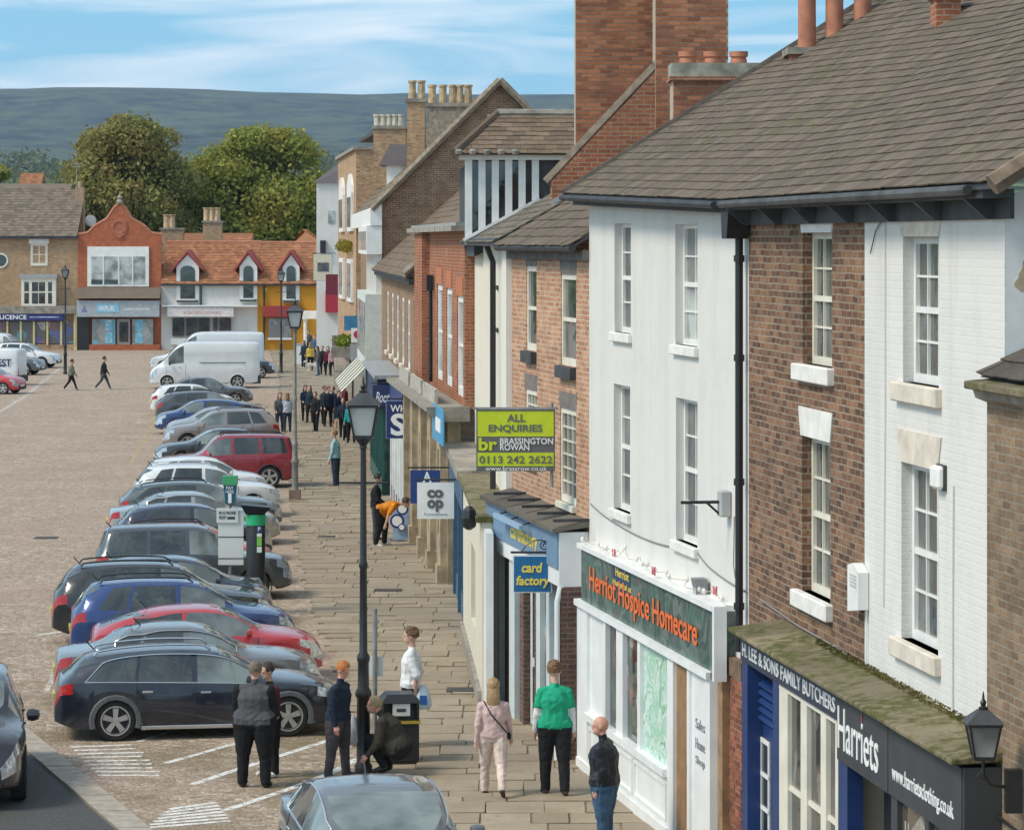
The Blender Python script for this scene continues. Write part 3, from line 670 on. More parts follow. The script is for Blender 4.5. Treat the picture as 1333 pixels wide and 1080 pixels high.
# ================================================================== R2: white rendered house with the hospice shop
P_R1N, P_R12, P_R23, P_R34, P_R45 = (4.31, 26.8), (2.86, 37.1), (1.16, 46.2), (0.0, 52.4), (-0.85, 70.0)
B2 = Bld('white_house', 'white rendered town house with four sash windows above the green charity shopfront', P_R12, P_R23)
t = B2.t; LB = B2.L; EV = 8.26; TILT = .22
def op(B, pl, pr, yt, yb, y=0.0, ref='l'):
    """opening from its pixel edges: left (far) and right (near) columns, top and bottom rows read at the left edge"""
    xb, zt = B.p(pl, yt, y); _, zb = B.p(pl, yb, y); xa, _ = B.p(pr, yt, y); return (xa, xb, zb, zt)
ops = [op(B2, 800, 821.5, 291, 432), op(B2, 879, 908, 292, 448), op(B2, 799, 820.5, 499, 661), op(B2, 880, 908, 517, 702)]
wall(t, M_WHITE, 0.0, LB, 2.55, EV + .14, ops, depth=.17)
for k, o in enumerate(ops):
    wd = window(t, *o, -.14, M_WOODW, M_GLASS if k != 1 else M_GLASSL, cols=2, rows=4, fr=.06)
    MB().box((o[0] - .07, -.10, o[2] - .13), (o[1] + .09, .07, o[2])).build('sill', M_STONEW, wd, bevel=.01)
# ground floor: brick behind the shopfront and at the near end
wall(t, M_MORT, 0.02, LB - .02, 0, 2.549, (), y=-.02, name='lower_wall')
xn, _ = B2.p(938, 1000); pier = MB().box((.03, -.019, 0), (xn + .1, .07, 2.54)).build('brick_pier', M_MORT, t)
bricks(pier, (.03, .07, 0), (1, 0, 0), None, xn + .07, 2.54, M_SBRD, (0, 1, 0), cap=230)
MB().box((.0, .001, 2.5), (xn + .15, .10, 2.72)).build('timber_lintel', plain('old timber', (0.16, 0.10, 0.065), .85, var=.3, scale=6), t)
# the shopfront
S = .27
def sx(px): return B2.p(px, 950, S)[0]
ZF0, ZF1 = 2.50, 3.27
x_n, x_f = sx(929), sx(754)
shop = MB()
M_SHOPW = plain('white shopfront paint', (0.80, 0.80, 0.79), .4, var=.06, scale=2)
def sbox(mb, px0, px1, z0, z1, y0=-.02, y1=S): mb.box((sx(px1), y0, z0), (sx(px0), y1, z1))
fr = MB()
sbox(fr, 751, 764, 0, ZF0); sbox(fr, 802, 810.5, .9, ZF0); sbox(fr, 829.5, 833, .9, ZF0); sbox(fr, 868, 876, 0, ZF0); sbox(fr, 894, 897, 0, ZF0); sbox(fr, 918, 924, 0, ZF0)
sbox(fr, 764, 868, .82, .92, -.02, S + .06); sbox(fr, 751, 924, ZF0 - .09, ZF0 - .002, -.02, S + .05)
sbox(fr, 785, 788, .9, ZF0)
fr.build('shopfront_frame', M_SHOPW, t)
pn = MB(); sbox(pn, 764, 785, .92, ZF0 - .09, -.02, S - .05); sbox(pn, 764, 868, 0, .82, -.02, S - .03); sbox(pn, 897, 918, 0, ZF0 - .09, -.02, S - .04); pn.build('shopfront_panel', M_SHOPW, t)
pr = MB()
for a, b in ((766, 790), (792, 822), (824, 866)): # panel mouldings on the stallriser
    xa, xb = sx(b), sx(a)
    for (p0, p1) in (((xa, .22), (xb, .26)), ((xa, .68), (xb, .72)), ((xa, .26), (xa + .04, .68)), ((xb - .04, .26), (xb, .68))): pr.box((p0[0], S - .03, p0[1]), (p1[0], S, p1[1]))
pr.build('panel_moulding', M_SHOPW, t); sk = MB(); sbox(sk, 752, 869, 0, .16, S - .02, S + .03); sk.build('skirting', M_SHOPW, t)
tb = MB(); sbox(tb, 924.2, 930, 0, ZF0, -.01, S - .1); tb.build('timber_board', plain('brown boarding', (.30, .18, .09), .7, var=.25, scale=5), t)
def shop_goods(name, cols, scale, base=(0.05, 0.05, 0.045)):
    """shop window glass with the goods seen through it as flat colour"""
    if name in MATS: return MATS[name]
    m, nt, b = _new(name); v = objvec(nt, True); vo = node(nt, 'ShaderNodeTexVoronoi', Scale=scale); nt.links.new(v, vo.inputs['Vector'])
    s = nt.nodes.new('ShaderNodeSeparateColor'); nt.links.new(vo.outputs['Color'], s.inputs[0]); ramp = nt.nodes.new('ShaderNodeValToRGB'); ramp.color_ramp.interpolation = 'CONSTANT'
    el = ramp.color_ramp.elements; el[0].color = rgb(base); el[0].position = 0; el[1].position = .5; el[1].color = rgb(cols[0])
    for i, c in enumerate(cols[1:]):
        e = el.new(.5 + .5 * (i + 1) / len(cols)); e.color = rgb(c)
    nt.links.new(s.outputs[0], ramp.inputs[0]); f = noise_n(nt, v, 3, 4, .6, .4, .6)
    nt.links.new(mix_n(nt, math_n(nt, 'MULTIPLY', f, .6), ramp.outputs[0], base), b.inputs['Base Color']); b.inputs['Roughness'].default_value = .05; b.inputs['Specular IOR Level'].default_value = .8
    MATS[name] = m; return m
M_GOODS1 = shop_goods('charity shop window', [(.30, .12, .10), (.08, .14, .09), (.35, .34, .30), (.06, .10, .07)], 4.5)
for a, b in ((788, 802), (810.5, 829.5)):
    g = MB(); sbox(g, a, b, .92, ZF0 - .09, -.02, S - .07); g.build('shop_window', M_GOODS1, t)
def swirl(name, cols, scale, rough=.4):
    """printed picture: soft flowing bands of colour"""
    if name in MATS: return MATS[name]
    m, nt, b = _new(name); v = objvec(nt); n = node(nt, 'ShaderNodeTexNoise', Scale=scale, Detail=4, Distortion=1.5); nt.links.new(v, n.inputs['Vector'])
    ramp = nt.nodes.new('ShaderNodeValToRGB'); el = ramp.color_ramp.elements; el[0].position = .3; el[0].color = rgb(cols[0]); el[1].position = .72; el[1].color = rgb(cols[-1])
    for i, c in enumerate(cols[1:-1]): el.new(.3 + .42 * (i + 1) / (len(cols) - 1)).color = rgb(c)
    nt.links.new(n.outputs[0], ramp.inputs[0]); nt.links.new(ramp.outputs[0], b.inputs['Base Color']); b.inputs['Roughness'].default_value = rough
    MATS[name] = m; return m
g = MB(); sbox(g, 833, 868, .92, ZF0 - .09, -.02, S - .06); g.build('poster', swirl('green landscape poster', [(.10, .33, .22), (.62, .74, .70), (.30, .58, .40), (.75, .80, .76), (.16, .42, .28), (.40, .62, .30)], 2.6), t)
g = MB(); sbox(g, 876, 894, 0.02, ZF0 - .09, -.02, S - .05); g.build('door', plain('brown varnished door', (.30, .165, .075), .5, var=.2, scale=5), t)
g = MB(); sbox(g, 892.3, 893.3, .95, 1.15, S - .05, S - .01); g.build('door_handle', M_BLACK, t)
MB().box((x_n, -.02, ZF0), (x_f, S - .03, ZF1)).build('fascia', swirl('green landscape fascia', [(.02, .06, .05), (.10, .13, .12), (.02, .07, .05), (.16, .18, .17), (.02, .13, .08), (.13, .09, .09), (.03, .06, .055)], 1.5), t)
MB().box((x_n - .10, S - .14, ZF0 - .08), (x_n - .004, S + .02, ZF1 + .069)).box((x_n - .004, -.02, ZF1), (x_f + .06, S + .03, ZF1 + .07)).build('fascia_trim', M_SHOPW, t)
PM = lambda x, z, y: plane_m((x, y, z), (-1, 0, 0), (0, 0, 1))
M_ORANGE = plain('orange lettering', (.80, .16, .035), .4, var=0); M_YEL = plain('yellow lettering', (.80, .62, .10), .4, var=0); M_WHT = plain('white lettering', (.85, .85, .84), .4, var=0)
xa, xb = sx(906), sx(766)
lettering(t, 'Herriot Hospice Homecare', xb - xa, .44, PM((xa + xb) / 2, 2.84, S - .014), M_ORANGE, bold=.012)
MB().box((sx(818), S - .03, 2.90), (sx(795), S - .024, ZF1)).build('fascia_panel', plain('navy panel', (.02, .05, .11), .5), t)
lettering(t, 'Herriot', sx(800) - sx(817), .12, PM(sx(808), 3.17, S - .020), M_YEL); lettering(t, 'Hospital at', sx(796) - sx(820), .11, PM(sx(808), 3.0, S - .020), M_YEL)
for i, (s_, zz) in enumerate((('Sales', 1.75), ('Home', 1.5), ('Shop', 1.28))): lettering(t, s_, sx(902) - sx(914), .13, PM(sx(908), zz, S - .034), plain('faded grey lettering', (.28, .29, .30), .5, var=0))
# gutter board, downpipe, flood light, pub-bracket, cables
MB().hexa([(-.1, .001, EV - .12), (LB + .25, .001, EV - .12 + TILT), (LB + .25, .2, EV - .12 + TILT), (-.1, .2, EV - .12), (-.1, .001, EV + .03), (LB + .25, .001, EV + .03 + TILT), (LB + .25, .2, EV + .03 + TILT), (-.1, .2, EV + .03)]).build('gutter_box', M_GUT, t)
MB().tube([(.3, .36, EV - .01), (LB + .3, .36, EV - .01 + TILT)], .045, 8).build('gutter', M_GUT, t, smooth=True)
dp = MB().tube([(.08, .10, 2.85), (.08, .10, EV - .35)], .05, 10).build('downpipe', M_BLACK, t, smooth=True)
h = MB().prism([(-.16, EV - .1), (.20, EV - .1), (.15, EV - .42), (-.08, EV - .42)], .03, .3, 'y').tube([(.02, .2, EV + .1), (.06, .2, EV - .15)], .06, 8); h.build('hopper', M_BLACK, dp)
for z in (3.4, 4.9, 6.4, 7.6): MB().tube([(.08, .10, z - .04), (.08, .10, z + .04)], .068, 10).build('pipe_collar', M_BLACK, dp)
bx, bz = B2.p(950, 655); k = B2.at('wall_bracket', 'black iron bracket arm with grey box on the white wall', 'bracket', bx, 0, bz)
MB().box((-.10, .005, -.16), (.10, .14, .16)).build('box', plain('grey plastic box', (.42, .42, .42), .6), k, bevel=.015)
MB().tube([(0, .1, .02), (.0, .62, .02)], .022, 6).tube([(0, .12, -.14), (0, .30, .02)], .016, 6).build('arm', M_BLACK, k)
fx, fz = B2.p(923, 765); k = B2.at('flood_light', 'small grey flood light above the green fascia', 'light', fx, .02, fz)
MB().hexa([(-.10,.02,-.13),(.10,.02,-.13),(.10,.14,-.13),(-.10,.14,-.13),(-.10,.02,.13),(.10,.02,.13),(.10,.2,.13),(-.10,.2,.13)]).build('housing', plain('grey lamp housing', (.20,.20,.21), .5), k, bevel=.012)
MB().box((-.08,.165,-.09),(.08,.172,.11)).build('lens', M_GLASSL, k); MB().tube([(0,-.01,-.1),(0,.06,-.1)], .02, 6).build('mount', M_BLACK, k)
z0 = lambda px, py: B2.p(px, py, .02)
cp = []
for px, py in ((768, 655), (800, 680), (850, 705), (905, 715), (925, 740), (972, 770)): a, b = z0(px, py); cp.append((a, .02, b))
cable(t, cp, .010, sag=.02)
cp = [(z0(px, py)[0], .03, z0(px, py)[1]) for px, py in ((957, 672), (956, 735), (958, 752))]; cable(t, cp, .008)
# string of ornaments along the fascia top
rg = random.Random(4)
M_PINK = plain('faded pink bow', (.55, .12, .16), .6, var=0)
k = B2.at('string_of_ornaments', 'tangled string of bulbs and pink bows along the fascia top', 'ornament', x_n, S - .02, ZF1 + .07)
pts = [Vector(((x_f - x_n) * i / 40, rg.uniform(-.12, .02), .04 + abs(rg.gauss(0, .05)))) for i in range(41)]
MB().tube(pts, .006, 4).build('wire', plain('cream wire', (.5, .42, .34), .7, var=0), k)
bm_, wm_ = MB(), MB()
for q in pts[::3]:
    wm_.lathe([(.004, -.04), (.026, -.015), (.028, .015), (.006, .05)], tuple(q), 7)
for q in pts[2::14]:
    bm_.hexa([(q.x-.07,q.y,q.z-.05),(q.x-.01,q.y,q.z-.01),(q.x-.01,q.y+.02,q.z-.01),(q.x-.07,q.y+.02,q.z-.05),(q.x-.08,q.y,q.z+.07),(q.x-.01,q.y,q.z+.01),(q.x-.01,q.y+.02,q.z+.01),(q.x-.08,q.y+.02,q.z+.07)])
    bm_.hexa([(q.x+.01,q.y,q.z-.01),(q.x+.07,q.y,q.z-.05),(q.x+.07,q.y+.02,q.z-.05),(q.x+.01,q.y+.02,q.z-.01),(q.x+.01,q.y,q.z+.01),(q.x+.08,q.y,q.z+.06),(q.x+.08,q.y+.02,q.z+.06),(q.x+.01,q.y+.02,q.z+.01)])
wm_.build('bulb', M_STONEW, k); bm_.build('bow', M_PINK, k)

# ================================================================== R1: brick bay and white painted bay, butcher and clothes shop
B1 = Bld('brick_and_white_house', 'three storey house, brown brick on the left bay and white painted brick on the right', P_R1N, P_R12)
t = B1.t; L1 = B1.L; xm = B1.p(1127, 500)[0]; EV1 = 8.16
opB = [op(B1, 1045, 1083, 303, 473), op(B1, 1044, 1081, 566, 768)]
opW = [op(B1, 1177, 1224, 308, 497), op(B1, 1175, 1223, 600, 830)]
wall(t, M_BR1, xm, L1 - .005, 2.9, EV1, opB, depth=.17); wall(t, M_WBRICK, 0, xm, 2.9, EV1, opW, depth=.17, y=.012)
wall(t, M_BR1, 0, L1 - .005, 0, 2.9, (), y=-.02, name='lower_wall')
for k, (o, m, sm) in enumerate([(opB[0], M_WOODC, M_STONEW), (opB[1], M_WOODC, M_STONEW), (opW[0], M_WOODW, M_STONE), (opW[1], M_WOODW, M_STONE)]):
    y0 = 0 if k < 2 else .012
    wd = window(t, *o, y0 - .14, m, M_GLASS, cols=3, rows=4, fr=.07)
    MB().box((o[0] - .10, -.12, o[2] - .19), (o[1] + .22, .09, o[2])).build('sill', sm, wd, bevel=.015)
    if k != 0:
        MB().prism([(o[0] - .02, o[3]), (o[1] + .02, o[3]), (o[1] + .13, o[3] + .32), (o[0] - .13, o[3] + .32)], -.1, y0 + .015, 'y').build('lintel', sm, t)
    else: MB().prism([(o[0] - .02, o[3]), (o[1] + .02, o[3]), (o[1] + .1, o[3] + .19), (o[0] - .1, o[3] + .19)], -.1, y0 + .015, 'y').build('lintel', sm, t)
# eaves: soffit, brackets, gutter
MB().box((-.3, .02, EV1 - .16), (L1 - .1, .06, EV1 + .02)).box((-.3, .02, EV1 + .021), (L1 - .1, .30, EV1 + .10)).build('soffit_board', M_GREYD, t)
for i in range(7):
    x = .2 + i * (L1 - .5) / 6; MB().prism([(.06, EV1 - .16), (.12, EV1 - .16), (.33, EV1 + .018), (.06, EV1 + .018)], x - .035, x + .035, 'x').build('eaves_bracket', M_GREYD, t)
MB().tube([(-.1, .38, EV1 + .09), (L1 - .1, .38, EV1 + .09)], .045, 8).build('gutter', plain('weathered grey gutter', (.06, .06, .06), .6, var=.5, scale=2), t, smooth=True)
# alarm boxes, cabinet and cables on the front
def on(B, px, py, y=0.0): return B.p(px, py, y)
x, z = on(B1, 1229, 621); k = B1.at('alarm_box', 'white rounded alarm box beside the lower right window', 'alarm box', x, .02, z)
MB().box((-.13, 0, -.11), (.13, .09, .11)).build('cover', M_WOODW, k, bevel=.03); MB().box((-.14, -.004, -.12), (.14, .02, .12)).build('back_plate', M_GREYD, k)
x, z = on(B1, 1126, 765); k = B1.at('meter_cabinet', 'white louvred cabinet at the joint of brick and white paint', 'cabinet', x, .02, z)
MB().prism([(-.22, -.20), (.22, -.26), (.22, .22), (-.0, .26), (-.22, .18)], 0, .11, 'y').build('cover', M_WOODW, k)
lv = MB()
for i in range(4): lv.box((-.15, .11, .02 + i * .035), (.10, .118, .04 + i * .035))
lv.build('louvre', plain('pale grey louvre', (.5, .5, .5), .6, var=0), k)
def cablepx(B, pl, y=.03, r=.009, m=None): return cable(B.t, [(*B.p(px, py, y)[:1], y, B.p(px, py, y)[1]) for px, py in pl], r, m)
cablepx(B1, [(1152, 285), (1152, 560), (1150, 790)], .025, .007, plain('pale cable', (.6, .58, .55), .7, var=0))
cablepx(B1, [(1241, 632), (1240, 800), (1240, 925)], .025, .008, plain('pale cable', (.6, .58, .55), .7, var=0))
cablepx(B1, [(990, 780), (1040, 815), (1085, 840), (1128, 868), (1200, 915), (1285, 958)], .03, .011)
cablepx(B1, [(1128, 790), (1127, 868), (1150, 885), (1240, 925), (1280, 960)], .035, .009, M_WOODW)
cablepx(B1, [(1150, 283), (1140, 300), (1133, 330)], .03, .006, M_BLACK)
# near gable wall, white with peeling paint, facing the camera
def peel_mat():
    m, nt, b = _new('peeling white paint'); v = objvec(nt); f = noise_n(nt, v, 1.6, 3, .5, .585, .595); f2 = noise_n(nt, v, 7, 5)
    nt.links.new(mix_n(nt, f, mix_n(nt, f2, (.74, .72, .68), (.80, .79, .76)), mix_n(nt, f2, (.40, .31, .20), (.52, .42, .28))), b.inputs['Base Color']); b.inputs['Roughness'].default_value = .85
    bump_n(nt, b, f, .4, .02); return m
TP = math.tan(R(32))
MB().add([(-.001, 0, 0), (-.001, -9, 0), (-.001, -9, EV1), (-.001, -4.6, EV1 + 4.6 * TP), (-.001, 0, EV1)], [(0, 1, 2, 3, 4)]).build('gable_wall', peel_mat(), t, fixn=False)

# shared roof over R1 and R2 (ridge parallel to the street)
def roof_on(B, x0, x1, ez, over, pitch, run, mat, sw, se, keep, seed, name='roof', y0=0.0, dz=.06, deck=M_GREYD, skip=None, tilt=0.0, jit=1.0):
    c, s_ = math.cos(R(pitch)), math.sin(R(pitch)); zt = lambda yy: ez + dz + (over - yy) * math.tan(R(pitch)) * 1.0
    rs = run * s_ / c
    rf = MB().add([(x0, over + y0, ez + dz), (x1, over + y0, ez + dz + tilt), (x1, over + y0 - run, ez + dz + rs + tilt), (x0, over + y0 - run, ez + dz + rs),
                   (x0, over + y0, ez + dz - .05), (x1, over + y0, ez + dz - .05 + tilt), (x1, over + y0 - run, ez + dz - .05 + rs + tilt), (x0, over + y0 - run, ez + dz - .05 + rs)],
                  [(0, 1, 2, 3), (4, 7, 6, 5), (0, 4, 5, 1), (1, 5, 6, 2), (3, 7, 4, 0)]).build(name, deck, B.t)
    slates(rf, (x0, over + y0 + .02, ez + dz + .005), (x1 - x0, 0, tilt), (0, -c, s_), x1 - x0, run / c, sw, se, mat, keep, seed=seed, frame=B, skip=skip, jit=jit); return rf
r2 = roof_on(B2, -.02, LB + .22, EV, .32, 32, 5.6, M_SLATE, .24, .19, 300, 5, dz=.04, tilt=TILT, jit=.5)
r1 = roof_on(B1, -.75, L1 + .0, EV1, .34, 32, 5.6, M_SLATE, .24, .19, 300, 6, dz=.14, jit=.5)
# far slope so the ridge is closed
for B, x0, x1, e, d in ((B2, -.02, LB + .22, EV, .04), (B1, -.75, L1, EV1, .14)):
    zr = e + d + 5.6 * TP; MB().add([(x0, .33 - 5.6, zr - .01), (x1, .33 - 5.6, zr - .01), (x1, -11, e), (x0, -11, e)], [(3, 2, 1, 0)]).build('rear_slope', M_SLATE, B.t, fixn=False)
    MB().tube([(x0, .33 - 5.6, zr + .02), (x1, .33 - 5.6, zr + .02)], .11, 8).build('ridge_tile', M_TILEB, B.t)
c_, s_ = math.cos(R(32)), math.sin(R(32))
v0, v1 = Vector((LB + .24, .35, EV + .05 + TILT)), Vector((LB + .24, .33 - 5.6, EV + .08 + TILT + 5.6 * TP))
MB().tube([v0, v1], .07, 6).build('verge', plain('dark verge mortar', (.085, .07, .055), .9, var=.3), B2.t)
v0, v1 = Vector((-.76, .36, EV1 + .12)), Vector((-.76, .33 - 5.6, EV1 + .14 + 5.6 * TP))
MB().tube([v0, v1], .10, 6).build('verge', plain('brown verge tile', (.20, .145, .10), .9, var=.3), B1.t)
# mortar-repaired strip across the slates
a = B2.w(1.0, -.6, 0)
# chimney with tall red pots behind the ridge
d = 43.0
for nm, lab, px0, px1, yb, d, pots in [('chimney_stack', 'stack with three tall red pots rising behind the slate ridge', 1030, 1150, 62, 45.5, [(1053, 14), (1089, 14), (1126, 14)])]:
    p0, p1 = at(px0, yb, d), at(px1, yb, d); k = thing(nm, lab, 'chimney', (p0.x, d, 6.0))
    MB().box((0, 0, 0), (p1.x - p0.x, .8, p0.z - 6.0 - .1)).build('stack', M_BRRED, k); MB().box((-.06, -.06, p0.z - 6.1), (p1.x - p0.x + .06, .86, p0.z - 6.0)).build('cap', M_CONC, k)
    for px, r in pots:
        pm = MB(); x = (px - px0) * d / FPX; pm.lathe([(.14, p0.z - 6.0), (.135, p0.z - 5.9), (.13, p0.z - 4.7), (.15, p0.z - 4.68), (.15, p0.z - 4.6), (.11, p0.z - 4.6)], (x, .3, 0), 14); pm.build('chimney_pot', M_TERRA, k, smooth=True)
k = thing('chimney_stack', 'small orange brick stack at the top edge of the slate roof', 'chimney', (*at(1219, 20, 40.2)[:2], 10.0)); k.location.y = 40.2
MB().box((0, 0, 0), (.32, .6, 1.0)).build('stack', M_BRRED, k); MB().box((-.05, -.05, 1.0), (.37, .65, 1.1)).build('cap', M_CONC, k)

# ---- butcher (blue) and clothes shop on R1
S1 = .50
def s1(px, y=S1): return B1.p(px, 900, y)[0]
k = MB(); x_far, x_near = s1(966), s1(1256)
# mossy ledge as separate stone slabs
n = 9
for i in range(n):
    a = x_near - .06 + (x_far - x_near + .2) * i / n; b = x_near - .06 + (x_far - x_near + .2) * (i + 1) / n - .012
    MB().hexa([(a, -.01, 3.36), (b, -.01, 3.36), (b, S1 + .14, 3.335), (a, S1 + .14, 3.335), (a, -.01, 3.47), (b, -.01, 3.47), (b, S1 + .14, 3.385), (a, S1 + .14, 3.385)]).build('ledge_slab', M_MOSSL, t, bevel=.012)
me = leaf_cloud([(x_near + .2 + i * .32, .06, 3.47, .22, .07, .03) for i in range(22)], 4200, .013, 55); me.materials.append(leaf_mat('moss', (.05, .055, .012), (.13, .13, .03), (.20, .16, .05))); tag(link('moss', me, t), kind='stuff')
M_BLUE = plain('royal blue paint', (.014, .042, .15), .4, var=.15, scale=3); M_CHAR = plain('charcoal banner', (.045, .047, .05), .6, var=.15, scale=2)
xh = s1(1094)
MB().box((xh, 0, 3.03), (x_far, S1 + .02, 3.31)).build('fascia', plain('butcher fascia navy', (.028, .036, .06), .5), t)
lettering(t, 'H. LEE & SONS FAMILY BUTCHERS', x_far - xh - .25, .155, PM((x_far + xh) / 2, 3.17, S1 + .024), plain('aged white lettering', (.62, .64, .66), .5, var=.1), bold=.006)
xj = s1(1160)
bn = MB(); 
for a, b, o in ((xj, xh, .035), (x_near, xj - .01, .03)): bn.box((a, 0, 2.66), (b, S1 + o, 3.30))
bn.build('shop_banner', M_CHAR, t)
lettering(t, 'Harriets', s1(1094) - s1(1150) - .1, .42, PM((s1(1096) + s1(1148)) / 2, 2.99, S1 + .039), M_WHT, bold=.0)
lettering(t, 'www.harrietsclothing.co.uk', s1(1166) - s1(1246), .19, PM((s1(1166) + s1(1246)) / 2, 2.87, S1 + .034), M_WHT)
lettering(t, 'i', .05, .13, PM(s1(1127), 3.23, S1 + .039), plain('dull red lettering', (.22, .06, .05), .5, var=0))
# joinery
j = MB(); 
def jb(mb, px0, px1, z0, z1, y0, y1): mb.box((s1(px1), y0, z0), (s1(px0), y1, z1))
for a, b, c in ((966, 973, 3.03), (1006, 1013, 3.03), (1091, 1103, 2.66)):
    j = MB(); jb(j, a, b, 0, c, S1 - .16 if a > 1050 else 0, S1); j.build('pilaster', M_BLUE, t)
dr = MB(); jb(dr, 973, 1006, 0, 2.35, 0, S1 - .18); door = dr.build('door', M_BLUE, t)
v = MB()
for i in range(5): z = 2.45 + i * .095; xa, xb = s1(1006), s1(973); v.hexa([(xa, S1 - .2, z), (xb, S1 - .2, z), (xb, S1 - .12, z - .05), (xa, S1 - .12, z - .05), (xa, S1 - .2, z + .02), (xb, S1 - .2, z + .02), (xb, S1 - .12, z - .03), (xa, S1 - .12, z - .03)])
v.build('vent_louvre', M_BLUE, t); MB().box((s1(1006), 0, 2.36), (s1(973), S1 - .21, 2.94)).build('vent_back', M_BLACK, t)
fw = MB(); xa, xb = s1(1004, S1-.18), s1(992, S1-.18)
for (a, b, c, d) in [(xa, xb, .62, .67), (xa, xb, 1.0, 1.04), (xa, xb, 1.38, 1.42), (xa, xb, 1.76, 1.80), (xa, xb, 2.14, 2.19), (xa, xa + .05, .67, 2.14), (xb - .05, xb, .67, 2.14)]: fw.box((a, S1 - .18, c), (b, S1 - .15, d))
gd = fw.build('glazing', M_WOODW, door); MB().box((xa, S1 - .179, .62), (xb, S1 - .168, 2.19)).build('pane', M_GLASSD, door)
wf = MB(); 
for a, b in ((1013, 1024), (1041, 1049), (1067, 1074), (1086, 1091)): jb(wf, a, b, .5, 3.03, 0, S1 - .01)
jb(wf, 1024, 1086, .42, .55, 0, S1 - .005); jb(wf, 1024, 1086, 1.93, 1.98, 0, S1 - .03); jb(wf, 1013, 1091, 2.97, 3.029, 0, S1 - .008); wsh = wf.build('window', M_WOODC, t)
for a, b in ((1024, 1041), (1049, 1067), (1074, 1086)):
    for z0_, z1_ in ((.55, 1.93), (1.98, 2.97)): g = MB(); jb(g, a, b, z0_, z1_, 0, S1 - .06); g.build('pane', shop_goods('dim shop interior', [(.12, .11, .10), (.2, .2, .19), (.06, .06, .06)], 3.0, (.07, .07, .065)), wsh)
sr = MB(); jb(sr, 1013, 1091, 0, .42, 0, S1 - .02); sr.build('stallriser', M_BLUE, t)
dk = MB(); jb(dk, 1103, 1158, 0, 2.66, -.01, .02); dk.build('recess_shade', M_BLACK, t)  # black sheet on the back wall paints the shade inside the doorway
d2 = MB(); jb(d2, 1112, 1128, 0.02, 2.5, .02, .2); d2.build('shop_door', plain('near-black door', (.02, .021, .023), .35, var=0), t)
hw = MB(); jb(hw, 1160, 1168, 0, 2.66, 0, S1); jb(hw, 1204, 1209, .4, 2.66, 0, S1); jb(hw, 1168, 1256, .3, .42, 0, S1); hw2 = hw.build('window', M_CHAR, t)
for a, b in ((1168, 1204), (1209, 1252)): g = MB(); jb(g, a, b, .42, 2.66, 0, S1 - .05); g.build('pane', shop_goods('clothes shop window', [(.35, .30, .24), (.2, .17, .14), (.42, .40, .36), (.10, .08, .07)], 3.0, (.11, .09, .07)), hw2)
lettering(t, 'Harriets', s1(1172) - s1(1200), .22, PM(s1(1186), 2.35, S1 - .045), plain('faint window lettering', (.5, .48, .42), .5, var=0))
# near return of the shop box (faces the camera)
MB().box((x_near - .05, 0, 2.5), (x_near, S1 + .02, 3.31)).build('shop_return', M_CHAR, t)
# ---- R0: lower brick building at the right edge
B0 = Bld('brick_house', 'low buff brick house at the right edge with mossy projecting eaves', (5.53, 17.5), (4.19, 26.75))
t = B0.t; EV0 = B0.p(1290, 505)[1]
wall(t, M_BR0, 0, B0.L - .01, 0, EV0, (), y=.06)
for i in range(12):
    x0 = B0.L - (i + 1) * .6; MB().hexa([(x0, -.1, EV0 + .02), (x0 + .59, -.1, EV0 + .02), (x0 + .59, .27, EV0 + .001), (x0, .27, EV0 + .001), (x0, -.1, EV0 + .10), (x0 + .59, -.1, EV0 + .10), (x0 + .59, .27, EV0 + .07), (x0, .27, EV0 + .07)]).build('eaves_slab', M_MOSSL, t, bevel=.01)
MB().prism([(.0601, EV0 - .12), (.16, EV0 - .08), (.19, EV0), (.0601, EV0)], 0, B0.L, 'x').build('cornice', M_CONC, t)
rf = MB().add([(0, .12, EV0 + .10), (B0.L, .12, EV0 + .10), (B0.L, -4, EV0 + 2.2), (0, -4, EV0 + 2.2)], [(0, 1, 2, 3)]).build('roof', M_GREYD, t, fixn=False)
slates(rf, (0, .16, EV0 + .11), (1, 0, 0), (0, -4.12, 2.1), B0.L, 4.2, .4, .26, slate_mat('dark slates', (.10, .08, .065)), 0, seed=9)
MB().box((B0.L - 7, .0601, 2.2), (B0.L - 1.2, .75, 2.32)).build('canopy', M_MOSSL, t); MB().box((B0.L - 7, .0601, 1.9), (B0.L - 1.25, .70, 2.2)).build('fascia', M_GREYD, t)
cable(t, [(B0.L - .3, .10, 2.9), (B0.L - 2.5, .10, 2.8), (B0.L - 5, .1, 2.9)], .015, M_BLACK)
